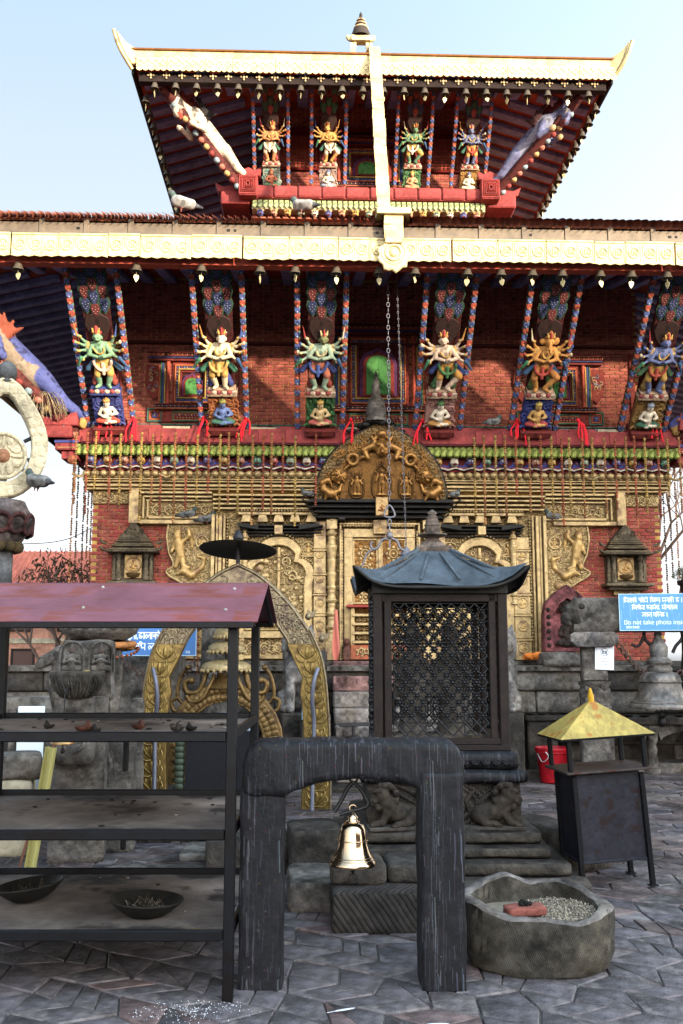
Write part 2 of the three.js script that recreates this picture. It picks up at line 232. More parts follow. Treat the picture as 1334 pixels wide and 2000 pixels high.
// ---------------------------------------------------------------- the temple: walls, portal, roofs
const temple = thing('pagoda_temple', 'two-tiered red brick pagoda temple with gilded portal and painted carved struts', 'temple');
const brickG = [0.153, 0.156, 0.149].map((l) => { const g = chamferBox(l, 0.0465, 0.05, 0.004); triUV(g); return g; });
function bricks(parent, x0, x1, y0, y1, z, count, skip = () => false, tones = ['#ad4e4a', '#a04642', '#b55850', '#a54a44', '#9a423e']) {
  const L = 0.163, H = 0.0535, all = [];
  for (let j = 0, y = y0 + H / 2; y < y1; j++, y += H) for (let x = x0 + L / 2 - (j % 2 ? L / 2 : 0); x < x1 + L * 0.3; x += L) { const jx = x + rnd(-0.003, 0.003); if (jx - 0.076 > x0 - 0.03 && jx + 0.076 < x1 + 0.03 && !skip(jx, y)) all.push([jx, y + rnd(-0.0015, 0.0015)]); }
  const stride = count ? Math.max(1, all.length / count) : 0, rest = mb(); let made = 0;
  all.forEach(([x, y], i) => {
    const zz = z - 0.016 + rnd(-0.003, 0.003);
    if (count && made < count && i >= made * stride) { made++; const b = mesh('brick', brickG[rnd(3) | 0], brickM[rnd(5) | 0], parent, [x, y, zz], [0, 0, rnd(-0.008, 0.008)]); return b; }
    rest.box(0.153, 0.0465, 0.05, x, y, zz, tones[rnd(5) | 0], undefined, 0.004);
  });
  if (rest.l.length) { const o = rest.build('brickwork', M.paint, parent); o.userData.kind = 'stuff'; }
}
// lower wall
const lowerWall = mb().bb(-4.28, 4.28, 1.3, 4.3, -8.8, -0.005).build('lower_wall', M.mortar, temple);
const wingEdge = (y) => y > 3.5 ? 9 : y > 2.5 ? 3.0 : 2.45;
for (const s of [-1, 1]) bricks(lowerWall, s < 0 ? -4.29 : 2.5, s < 0 ? -2.5 : 4.29, 1.42, 3.82, 0, 150, (x, y) => (Math.abs(x) < 3.68 && y > 3.5) || (Math.abs(x) < 3.0 && y > 2.7) || (Math.abs(Math.abs(x) - 3.72) < 0.22 && y > 2.6 && y < 3.2));
mb().bb(-4.28, -4.1, 1.3, 4.3, -8.8, -8.9).bb(4.1, 4.28, 1.3, 4.3, -8.8, -8.9).build('corner_pier', M.red, temple);
// gallery wall
const galleryWall = mb().bb(-4.05, 4.05, 4.3, 8.0, -8.4, -0.005).build('gallery_wall', M.mortar, temple);
bricks(galleryWall, -4.06, 4.06, 4.85, 7.3, 0, 0);
const upperWall = mb().bb(-1.88, 1.88, 8.4, 12, -6.3, -2.525).build('upper_wall', M.mortar, temple);
bricks(upperWall, -1.89, 1.89, 9.5, 11.9, -2.52, 0);

const beads = (m, x0, x1, y, z, r, pitch, c, seg = 6, sy = 1) => { const n = Math.round((x1 - x0) / pitch); for (let i = 0; i < n; i++) { m.sph(r, lerp(x0, x1, (i + 0.5) / n), y, z, Array.isArray(c) ? c[i % c.length] : c, [1, sy, 1], seg); } return m; };
const beadsV = (m, x, y0, y1, z, r, pitch, c, seg = 6) => { const n = Math.round((y1 - y0) / pitch); for (let i = 0; i < n; i++) m.sph(r, x, lerp(y0, y1, (i + 0.5) / n), z, Array.isArray(c) ? c[i % c.length] : c, undefined, seg); return m; };
const ring = (m, x0, x1, y0, y1, z, t, d, c) => m.bb(x0, x1, y1 - t, y1, z, z + d, c).bb(x0, x1, y0, y0 + t, z, z + d, c).bb(x0, x0 + t, y0 + t, y1 - t, z, z + d - 0.002, c).bb(x1 - t, x1, y0 + t, y1 - t, z, z + d - 0.002, c);
function scrolls(m, x0, x1, yc, h, z, c) {
  const n = Math.max(1, Math.round((x1 - x0) / (h * 0.95)));
  for (let i = 0; i < n; i++) { const x = lerp(x0, x1, (i + 0.5) / n), f = i % 2 ? 1 : -1; m.tor(h * 0.3, h * 0.075, x, yc, z, c, [0, 0, rnd(6)], 5.2, 12, 5).tor(h * 0.13, h * 0.06, x, yc, z + 0.004, c, [0, 0, rnd(6)], 5, 8, 5);
    for (let k = 0; k < 6; k++) { const a = k * PI / 3 + f * 0.4; m.sph(h * 0.12, x + Math.cos(a) * h * 0.43, yc + Math.sin(a) * h * 0.38, z, c, [1, 0.7, 0.45], 5); } }
  return m;
}
// small seated figure, unit height, used in gilt plaques and below the strut deities
function seated(skin, cloth, hat, k = 0.03, bg) {
  const p = [[-0.1, 0.2, 0.02, -0.34, 0.13, 0.1, 0.1, 0.08, cloth], [0.1, 0.2, 0.02, 0.34, 0.13, 0.1, 0.1, 0.08, cloth], [-0.34, 0.13, 0.1, 0.06, 0.09, 0.16, 0.075, 0.06, cloth], [0.34, 0.13, 0.1, -0.06, 0.09, 0.16, 0.075, 0.06, skin],
    [0, 0.2, 0, 0, 0.5, 0, 0.14, 0.15, skin], { e: [0, 0.3, 0.08, 0.13, 0.12, 0.1], c: skin }, [-0.15, 0.58, 0, 0.15, 0.58, 0, 0.07, 0.07, skin],
    [-0.19, 0.57, 0, -0.3, 0.37, 0.03, 0.065, 0.05, skin], [-0.3, 0.37, 0.03, -0.12, 0.33, 0.17, 0.05, 0.045, skin], [0.19, 0.57, 0, 0.32, 0.4, 0.03, 0.065, 0.05, skin], [0.32, 0.4, 0.03, 0.16, 0.44, 0.2, 0.05, 0.05, skin],
    [0, 0.6, 0, 0, 0.7, 0.02, 0.06, 0.06, skin], { e: [0, 0.78, 0.03, 0.11, 0.13, 0.115], c: skin }, [0, 0.77, 0.13, 0, 0.75, 0.15, 0.02, 0.025, skin], [-0.04, 0.8, 0.13, -0.04, 0.8, 0.131, 0.018, 0.018, '#20150f'], [0.04, 0.8, 0.13, 0.04, 0.8, 0.131, 0.018, 0.018, '#20150f'],
    { e: [0, 0.9, 0, 0.13, 0.08, 0.13], c: hat }, [0, 0.92, 0, 0, 1.0, 0, 0.07, 0.04, hat]];
  return sdf(p, 0.028, k);
}
const seatG = seated('#fff2d8', '#fff2d8', '#fff2d8');
{ // the stone plinth under the wall, stairs, benches
  const pl = mb().bb(-5.6, 5.6, 0, 1.31, -10, 0.9).build('plinth', M.stoneD, temple);
  const blockG = [0.62, 0.85, 1.05].map((w) => [0.3, 0.27].map((h) => { const g = chamferBox(w - 0.012, h - 0.01, 0.3, 0.018); triUV(g); return g; }));
  const course = (y, hI, z, x0, x1, skip) => { let x = x0; while (x < x1) { const k = rnd(3) | 0, w = [0.62, 0.85, 1.05][k]; const h = [0.3, 0.27][hI]; if (!(skip && x + w > skip[0] && x < skip[1])) mesh('stone_block', blockG[k][hI], [M.stone, M.stoneD, M.stone][rnd(3) | 0], pl, [x + w / 2, y + h / 2, z - 0.15 + rnd(-0.008, 0.008)]); x += w; } };
  course(0.76, 0, 0.95, -5.5, 5.5); course(1.065, 1, 0.98, -5.5, 5.5);
  course(0.03, 0, 0.92, -5.5, 5.5); course(0.34, 0, 0.92, -5.5, 5.5);
  mb().bb(-5.6, 5.6, 1.335, 1.41, -0.3, 1.03).build('plinth_coping', M.stone, temple);
  mb().bb(-4.5, 4.5, 1.41, 1.47, -0.3, 0.62).build('wall_footing', M.stone, temple);
  M.stepS = mat('step_stone', '#8d8680', { r: 0.9, map: 'stone', ms: 0.8, bump: 'rough', bs: 0.3, bk: 0.012 }); M.stepR = mat('pinkish_step_stone', '#96746f', { r: 0.9, map: 'stone', ms: 0.8, bump: 'rough', bs: 0.3, bk: 0.012 }); const st = mb().bb(-0.92, 0.92, 0, 0.06, 0.9, 3.2).build('stair', M.stoneD, temple);
  for (let i = 0; i < 7; i++) { const y = 1.47 - 0.2 * i, z1 = 0.85 + 0.32 * i; for (let k = 0; k < 2; k++) { const x0 = -0.72 + k * 0.74 + rnd(-0.1, 0.1) * k; mb().bb(x0, k ? 0.72 : x0 + 0.73, Math.max(0.005, y - 0.205), y, z1 - 0.5, z1, undefined, 0.018).build('step_block', i < 2 ? M.stepR : M.stepS, st); } }
  for (const s of [-1, 1]) mb().bb(s * 0.98 - 0.18, s * 0.98 + 0.18, 0, 1.62, 0.6, 1.2, undefined, 0.03).bb(s * 0.98 - 0.2, s * 0.98 + 0.2, 0, 0.85, 1.2, 2.4, undefined, 0.03).build('stair_cheek', M.stone, temple);
  for (const s of [-1, 1]) { // lamp benches with little arches along the plinth
    const b = mb().bb(s > 0 ? 1.5 : -5.2, s > 0 ? 5.2 : -1.5, 0.64, 0.74, 0.95, 1.62, undefined, 0.02).build('lamp_bench', M.stoneD, temple);
    mb().bb(s > 0 ? 1.5 : -5.2, s > 0 ? 5.2 : -1.5, 0, 0.14, 0.95, 1.5, undefined, 0.02).build('bench_base', M.stone, b);
    for (let x = 2.15; x < 5.2; x += 1.33) {
      mb().lathe([[0.1, 0], [0.1, 0.06], [0.06, 0.09], [0.075, 0.16], [0.055, 0.24], [0.07, 0.3], [0.05, 0.36], [0.07, 0.4], [0.08, 0.44]], s * x, 0.02, 1.52, undefined, 8).bb(s * x - 0.06, s * x + 0.06, 0.45, 0.64, 1.45, 1.58).build('column', M.stone, b);
      const pts = [[-0.62, 0.2]]; for (let k = 0; k <= 10; k++) { const a = PI * k / 10; pts.push([-Math.cos(a) * 0.56, 0.0 + Math.sin(a) * 0.14 + (k === 5 ? 0.03 : 0)]); } pts.push([0.62, 0.2]);
      mb().ext(pts, 0.1, s * x + 0.665, 0.44, 1.46, undefined, undefined, 0.006).build('arch_bracket', M.stone, b);
    }
    mb().bb(s * 1.92 - 0.19, s * 1.92 + 0.19, 0.1, 0.72, 1.6, 2.0, undefined, 0.02).bb(s * 1.92 - 0.25, s * 1.92 + 0.25, 0, 0.13, 1.55, 2.08, undefined, 0.02).bb(s * 1.92 - 0.22, s * 1.92 + 0.22, 0.72, 0.8, 1.57, 2.03, undefined, 0.02).build('pier', M.stoneD, b);
    const lamps = mb(); for (let x = 1.7; x < 5.1; x += 0.24) lamps.lathe([[0.02, 0], [0.06, 0.012], [0.085, 0.03], [0.078, 0.032], [0.05, 0.016], [0, 0.012]], s * (x + rnd(-0.03, 0.03)), 0.742, 1.54, undefined, 9); for (let k = 0; k < 3; k++) lamps.lathe([[0.02, 0], [0.06, 0.012], [0.085, 0.03], [0.05, 0.016], [0, 0.012]], s * 1.92 + (k - 1) * 0.15, 0.802, 1.95, undefined, 9);
    lamps.build('oil_lamp_row', M.black, b);
  }
}
{ // gilded portal
  const G = M.gold, C = M.goldC, K = M.black;
  const P = mb(); // flat backing
  P.bb(-2.5, 2.5, 1.47, 3.86, -0.02, 0.05).bb(-3.72, -2.5, 3.47, 3.99, -0.02, 0.04).bb(2.5, 3.72, 3.47, 3.99, -0.02, 0.04);
  const portal = P.build('portal', C, temple);
  for (const s of [-1, 1]) {
    const j = mb(); [[2.47, 0.05, 0.2], [2.415, 0.035, 0.15], [2.365, 0.05, 0.17], [2.31, 0.035, 0.12]].forEach(([x, w, d]) => j.bb(s * x - w / 2, s * x + w / 2, 1.48, 3.62, 0.04, d)); beadsV(j, s * 2.265, 1.75, 3.6, 0.085, 0.02, 0.048, undefined, 5); j.build('jamb_moulding', G, portal);
    // figured pilasters
    for (const [x, w, y1] of [[2.12, 0.24, 3.3], [0.89, 0.18, 3.53]]) {
      const p = mb().bb(s * x - w / 2, s * x + w / 2, 1.48, y1, 0.04, 0.13); for (let y = 1.56, k = 0; y < y1 - 0.2; k++) { const hh = [0.2, 0.1, 0.26, 0.1, 0.2][k % 5]; if (k % 2) { p.bb(s * x - w / 2 - 0.015, s * x + w / 2 + 0.015, y, y + 0.025, 0.04, 0.165).bb(s * x - w / 2 - 0.005, s * x + w / 2 + 0.005, y + 0.035, y + 0.06, 0.04, 0.15); } else { p.tor(w * 0.32, 0.012, s * x, y + hh / 2, 0.133, undefined, undefined, 6.3, 12, 5).add(seatG, [s * x, y + hh * 0.12, 0.125], undefined, [w * 0.62, hh * 0.75, w * 0.4], '#fff2d8'); } y += hh; }
      p.build('figured_pilaster', G, portal);
    }
    // turned columns
    const prof = []; for (let y = 0, k = 0; y < 1.78; k++) { const big = k % 3 === 0; const r = y > 0.75 && y < 1.25 ? 0.068 : big ? 0.085 : 0.06; prof.push([r, y], [r, y + 0.03], [r * 0.82, y + 0.035]); y += y > 0.75 && y < 1.2 ? 0.2 : 0.065; }
    mb().lathe(prof, s * 0.715, 1.75, 0.16, undefined, 12).bb(s * 0.715 - 0.09, s * 0.715 + 0.09, 1.48, 1.75, 0.06, 0.24).bb(s * 0.715 - 0.08, s * 0.715 + 0.08, 3.4, 3.54, 0.07, 0.24).build('column', G, portal);
    mb().lathe(prof.map((q) => [q[0] * 0.75, q[1] * 0.62]), s * 2.0, 2.3, 0.13, undefined, 10).build('column', G, portal);
    // side bay: trefoil blind arch
    const cx = s * 1.5, tre = (r, oy) => { const o = []; for (let k = 0; k <= 6; k++) { const a = -0.5 + k / 6 * (PI / 2 + 0.5); o.push([r * 0.56 + Math.cos(a) * r * 0.44, oy + r * 0.1 + Math.sin(a) * r * 0.45]); } for (let k = 0; k <= 8; k++) { const a = 0.35 + k / 8 * (PI / 2 - 0.35); o.push([Math.cos(a) * r * 0.66, oy + r * 0.62 + Math.sin(a) * r * 0.55]); } return o; };
    const prof2 = (r, base, oy) => { const h = tre(r, oy), L = [[r * 0.93, base], ...h]; return [...L, ...h.slice(0, -1).reverse().map(([x, y]) => [-x, y]), [-r * 0.93, base]]; };
    const arch = mb().ext(prof2(0.52, 1.92, 2.68), 0.07, cx, 0, 0.05, undefined, undefined, 0.012, [prof2(0.41, 1.925, 2.7)]);
    const bd = prof2(0.56, 1.95, 2.68); for (let k = 1; k < bd.length - 2; k++) { const [ax, ay] = bd[k], [bx, by] = bd[k + 1], n = Math.max(1, Math.round(Math.hypot(bx - ax, by - ay) / 0.04)); for (let q = 0; q < n; q++) arch.sph(0.018, cx + lerp(ax, bx, q / n), lerp(ay, by, q / n), 0.11, undefined, undefined, 5); }
    arch.build('trefoil_arch', G, portal);
    const leaf = mb().rod([cx, 1.92, 0.08], [cx, 3.14, 0.08], 0.028, 0.028, undefined, 8); for (const y of [2.1, 2.45, 2.8, 3.0]) leaf.sph(0.042, cx, y, 0.085, undefined, [1, 0.6, 1]); leaf.build('astragal', G, portal);
    const blobs = mb(); for (let q = 0; q < 110; q++) { const x = rnd(-0.37, 0.37), y = rnd(1.95, 3.1); if (y > 2.75 && Math.abs(x) > 0.36 - (y - 2.75) * 0.75) continue; if (Math.abs(x) < 0.045) continue; const r = rnd(0.025, 0.065); q % 3 ? blobs.sph(r, cx + x, y, 0.055, undefined, [1.1, 0.9, 0.7], 7) : blobs.tor(r, r * 0.35, cx + x, y, 0.065, undefined, [0, 0, rnd(6)], 5, 9, 5); } blobs.build('repousse_relief', G, portal);
    const sp = mb(); for (const q of [-1, 1]) { sp.bb(cx + q * 0.44 - 0.13, cx + q * 0.44 + 0.13, 3.0, 3.02, 0.05, 0.1).add(seatG, [cx + q * 0.44, 3.015, 0.06], undefined, [0.2, 0.2, 0.12], '#fff2d8').tor(0.115, 0.014, cx + q * 0.44, 3.11, 0.07, undefined, undefined, 6.3, 14, 5); for (let k = 0; k < 16; k++) sp.tor(rnd(0.03, 0.05), 0.012, cx + q * rnd(0.3, 0.6), rnd(2.92, 3.25), 0.055, undefined, [0, 0, rnd(6)], 4.6, 9, 4); } sp.build('spandrel_plaque', G, portal);
    // base grille and cornices above the bay
    const gr = mb(); scrolls(gr, cx - 0.5, cx + 0.5, 1.66, 0.2, 0.06).bb(cx - 0.52, cx + 0.52, 1.8, 1.9, 0.04, 0.14).bb(cx - 0.56, cx + 0.56, 1.5, 1.55, 0.04, 0.12); for (let k = 0; k < 30; k++) gr.tor(rnd(0.025, 0.045), 0.01, cx + rnd(-0.5, 0.5), rnd(1.57, 1.77), 0.062, undefined, [0, 0, rnd(6)], 4.6, 9, 4); gr.build('scroll_grille', G, portal);
    const co = mb(); for (let k = 0; k < 4; k++) co.bb(cx - 0.55 - k * 0.012, cx + 0.62 + k * 0.012, 3.3 + k * 0.045, 3.325 + k * 0.045, 0.05, 0.12 + k * 0.05); for (const q of [-1, 1]) co.ext([[0, 0], [0.3, 0.05], [0.3, 0.09], [0, 0.07]], 0.02, cx + q * 0.3 - (q < 0 ? 0 : 0.0), 3.38, 0.3, undefined, [0, q > 0 ? 0 : PI, 0], 0.004); co.build('bay_cornice', K, portal);
    mb().bb(cx - 0.06, cx + 0.06, 3.31, 3.44, 0.2, 0.34).build('cornice_block', G, portal);
    const dt = mb(); for (let k = 0; k < 5; k++) { const x = cx + (k - 2) * 0.24; dt.ext([[-0.05, 0], [0.05, 0], [0.075, -0.1], [-0.075, -0.1]], 0.12, x, 3.61, 0.08).add(seatG, [x, 3.52, 0.19], undefined, [0.09, 0.08, 0.05], '#fff2d8'); } dt.bb(cx - 0.62, cx + 0.66, 3.61, 3.65, 0.05, 0.22); beads(dt, cx - 0.62, cx + 0.66, 3.675, 0.2, 0.018, 0.045, undefined, 5); dt.build('dentil_row', G, portal);
    // stepped frame over the wing
    const fr = mb(), X = (a, b, y0, y1, z1) => fr.bb(s > 0 ? a : -b, s > 0 ? b : -a, y0, y1, 0.03, z1); X(2.5, 3.56, 3.93, 3.965, 0.16); X(2.5, 3.52, 3.875, 3.905, 0.13); X(2.5, 3.48, 3.825, 3.85, 0.1); X(3.58, 3.72, 3.48, 3.99, 0.17); X(3.5, 3.53, 3.56, 3.9, 0.12); X(3.44, 3.47, 3.58, 3.85, 0.09); X(2.62, 3.58, 3.48, 3.54, 0.14); X(2.5, 3.44, 3.56, 3.6, 0.11); fr.build('stepped_frame', G, portal);
    const sc = mb(); scrolls(sc, s > 0 ? 2.52 : -3.42, s > 0 ? 3.42 : -2.52, 3.7, 0.19, 0.055); scrolls(sc, s > 0 ? 3.74 : -4.26, s > 0 ? 4.26 : -3.74, 3.88, 0.17, 0.05); sc.build('scroll_relief', G, portal);
    mb().bb(s > 0 ? 3.73 : -4.28, s > 0 ? 4.28 : -3.73, 3.79, 3.985, -0.01, 0.045).build('end_panel', C, portal);
    // curved wing panel with a standing attendant over a sea beast
    const wp = [[2.5, 3.47], [3.14, 3.47], [3.16, 3.3], [3.12, 3.05], [3.05, 2.86], [3.16, 2.78], [3.12, 2.72], [2.95, 2.62], [2.75, 2.48], [2.6, 2.3], [2.5, 2.1]].map(([x, y]) => [s * x, y]); if (s < 0) wp.reverse();
    const w = mb().ext(wp, 0.05, 0, 0, 0.02, undefined, undefined, 0.012).build('wing_panel', C, portal);
    const Y = '#fff2d8', f = (x) => s * x, wf = mb().add(sdf([[f(2.93), 3.0, 0.1, f(2.9), 2.86, 0.12, 0.05, 0.035, Y], [f(2.97), 3.0, 0.1, f(3.02), 2.84, 0.1, 0.05, 0.032, Y], [f(2.9), 2.86, 0.12, f(2.82), 2.83, 0.13, 0.035, 0.025, Y], [f(2.95), 3.02, 0.1, f(2.98), 3.2, 0.1, 0.065, 0.075, Y], { e: [f(3.0), 3.3, 0.12, 0.055, 0.065, 0.055], c: Y }, [f(3.0), 3.36, 0.1, f(3.02), 3.4, 0.08, 0.06, 0.04, Y], [f(2.92), 3.22, 0.1, f(2.82), 3.3, 0.13, 0.03, 0.025, Y], [f(2.82), 3.3, 0.13, f(2.84), 3.4, 0.13, 0.025, 0.025, Y], [f(3.04), 3.2, 0.1, f(3.08), 3.06, 0.12, 0.03, 0.025, Y], [f(2.82), 3.35, 0.08, f(2.78), 3.12, 0.08, 0.045, 0.02, Y], [f(2.62), 2.85, 0.08, f(2.78), 2.72, 0.1, 0.035, 0.055, Y], [f(2.78), 2.72, 0.1, f(2.9), 2.78, 0.12, 0.06, 0.05, Y], [f(2.9), 2.78, 0.12, f(2.99), 2.74, 0.13, 0.045, 0.02, Y], [f(2.62), 2.85, 0.08, f(2.6), 2.97, 0.09, 0.035, 0.03, Y], [f(2.6), 2.97, 0.09, f(2.7), 3.0, 0.1, 0.03, 0.02, Y], { e: [f(2.68), 2.58, 0.08, 0.08, 0.07, 0.05], c: Y }, { e: [f(2.62), 2.42, 0.07, 0.06, 0.06, 0.04], c: Y }], 0.018, 0.02));
    wf.tor(0.09, 0.018, f(2.64), 3.22, 0.085, undefined, undefined, 6.3, 14, 5).add(seatG, [f(2.64), 3.14, 0.08], undefined, [0.14, 0.16, 0.1], Y); for (let k = 0; k < 26; k++) { const y = rnd(2.4, 3.42), x = rnd(2.56, y < 2.7 ? 2.75 : 3.05); wf.tor(rnd(0.025, 0.05), 0.011, f(x), y, 0.078, undefined, [0, 0, rnd(6)], 4.8, 9, 4); } wf.build('wing_figure', G, w);
    const we = mb(), wo = wp.map(([x, y]) => [x, y, 0.09]); we.tube(s > 0 ? wo.slice(1) : wo.slice(0, -1).reverse(), 0.016, undefined, 40, 5); we.build('wing_rim', G, w);
    mb().bb(s > 0 ? 2.5 : -2.98, s > 0 ? 2.98 : -2.5, 2.02, 2.1, 0, 0.2).bb(s > 0 ? 2.52 : -2.9, s > 0 ? 2.9 : -2.52, 1.94, 2.0, 0, 0.16).build('wing_cornice', K, portal);
    const lp = mb().bb(s > 0 ? 2.54 : -2.98, s > 0 ? 2.98 : -2.54, 1.5, 1.93, 0, 0.09).add(seatG, [s * 2.76, 1.56, 0.1], undefined, [0.32, 0.36, 0.16], '#b69a45'); lp.tor(0.16, 0.02, s * 2.76, 1.73, 0.1, undefined, undefined, 6.3, 16, 5); lp.build('low_figure_plaque', C, portal);
  }
  // centre door
  const d = mb(); ring(d, -0.6, 0.6, 1.48, 3.5, 0.04, 0.03, 0.16); ring(d, -0.53, 0.53, 1.48, 3.42, 0.04, 0.13, 0.09); const rope = (x) => { for (let y = 1.7; y < 3.4; y += 0.045) d.sph(0.03, x, y, 0.16, undefined, [0.8, 1, 0.5], 5); }; rope(-0.565); rope(0.565); for (let x = -0.53; x <= 0.54; x += 0.045) d.sph(0.03, x, 3.46, 0.17, undefined, [1, 0.8, 0.5], 5);
  d.bb(-0.1, 0.1, 3.33, 3.54, 0.12, 0.24).add(seatG, [0, 3.36, 0.23], undefined, [0.14, 0.15, 0.1], '#fff2d8'); d.build('door_frame', G, portal);
  for (const s of [-1, 1]) {
    const l = mb().bb(s > 0 ? 0.02 : -0.4, s > 0 ? 0.4 : -0.02, 1.5, 3.3, 0.02, 0.06, '#ffd9a8').build('door_leaf', C, portal);
    const o = mb(); ring(o, s * 0.21 - 0.19, s * 0.21 + 0.19, 2.3, 3.28, 0.055, 0.03, 0.03); for (const [y, r] of [[3.05, 0.1], [2.82, 0.09], [2.6, 0.1], [2.4, 0.08]]) { o.tor(r * 0.6, 0.012, s * 0.21, y, 0.07, undefined, undefined, 6.3, 14, 5).sph(0.025, s * 0.21, y, 0.07); for (let k = 0; k < 8; k++) o.sph(0.028, s * 0.21 + Math.cos(k * PI / 4) * r, y + Math.sin(k * PI / 4) * r, 0.065, undefined, [1, 1, 0.5], 5); } o.build('rosette_relief', M.gold, l);
  }
  mb().lathe([[0.03, 0], [0.035, 0.8], [0.05, 0.86], [0.055, 0.95], [0.02, 1.0], [0, 1.02]], 0, 2.3, 0.07, undefined, 8).build('door_astragal', G, portal);
  const stp = mb(); for (let k = 0; k < 4; k++) stp.bb(-0.42, 0.42, 1.72 + k * 0.13, 1.76 + k * 0.13, 0.1, 0.3); stp.bb(-0.5, 0.5, 2.24, 2.28, 0.08, 0.34, '#c9484e').bb(-0.44, -0.38, 1.48, 2.24, 0.12, 0.26).bb(0.38, 0.44, 1.48, 2.24, 0.12, 0.26); stp.build('door_rails', G, portal);
  const rl = mb(); scrolls(rl, -0.36, 0.36, 1.6, 0.16, 0.3); for (let k = 0; k < 3; k++) scrolls(rl, -0.36, 0.36, 1.81 + k * 0.13, 0.08, 0.2); rl.bb(-0.44, 0.44, 1.49, 1.7, 0.2, 0.28, '#d98a7e'); rl.build('door_sill', G, portal);
  for (const s of [-1, 1]) mb().add(sdf([[s * 0.5, 1.5, 0.35, s * 0.5, 1.68, 0.33, 0.06, 0.05, '#6a4038'], { e: [s * 0.5, 1.74, 0.36, 0.055, 0.055, 0.06], c: '#6a4038' }, [s * 0.46, 1.5, 0.4, s * 0.46, 1.62, 0.38, 0.02, 0.02, '#6a4038'], [s * 0.54, 1.5, 0.4, s * 0.54, 1.62, 0.38, 0.02, 0.02, '#6a4038']], 0.018, 0.02)).build('sill_lion', M.paint, portal);
  // cornice across the whole front
  const c = mb(); [[3.99, 4.02, 0.14], [4.03, 4.07, 0.2], [4.085, 4.11, 0.26], [4.115, 4.135, 0.3]].forEach(([a, b, z]) => c.bb(-4.36 - z * 0.1, 4.36 + z * 0.1, a, b, -0.3, z)); for (let k = 0; k < 4; k++) c.bb(-2.48, 2.48, 3.7 + k * 0.062, 3.73 + k * 0.062, 0.03, 0.16 + k * 0.03); c.build('gilt_cornice', G, temple);
  const cb = mb(); beads(cb, -4.38, 4.38, 4.195, 0.34, 0.062, 0.125, undefined, 8, 0.85); cb.bb(-4.38, 4.38, 4.14, 4.24, -0.2, 0.3); for (const q of [-4.36, -3.1, 3.1, 4.36]) cb.tube([[q, 4.16, 0.36], [q + Math.sign(q) * 0.05, 4.13, 0.42], [q + Math.sign(q) * 0.14, 4.17, 0.46]], 0.02, undefined, 8, 5); cb.build('petal_moulding', G, temple);
}
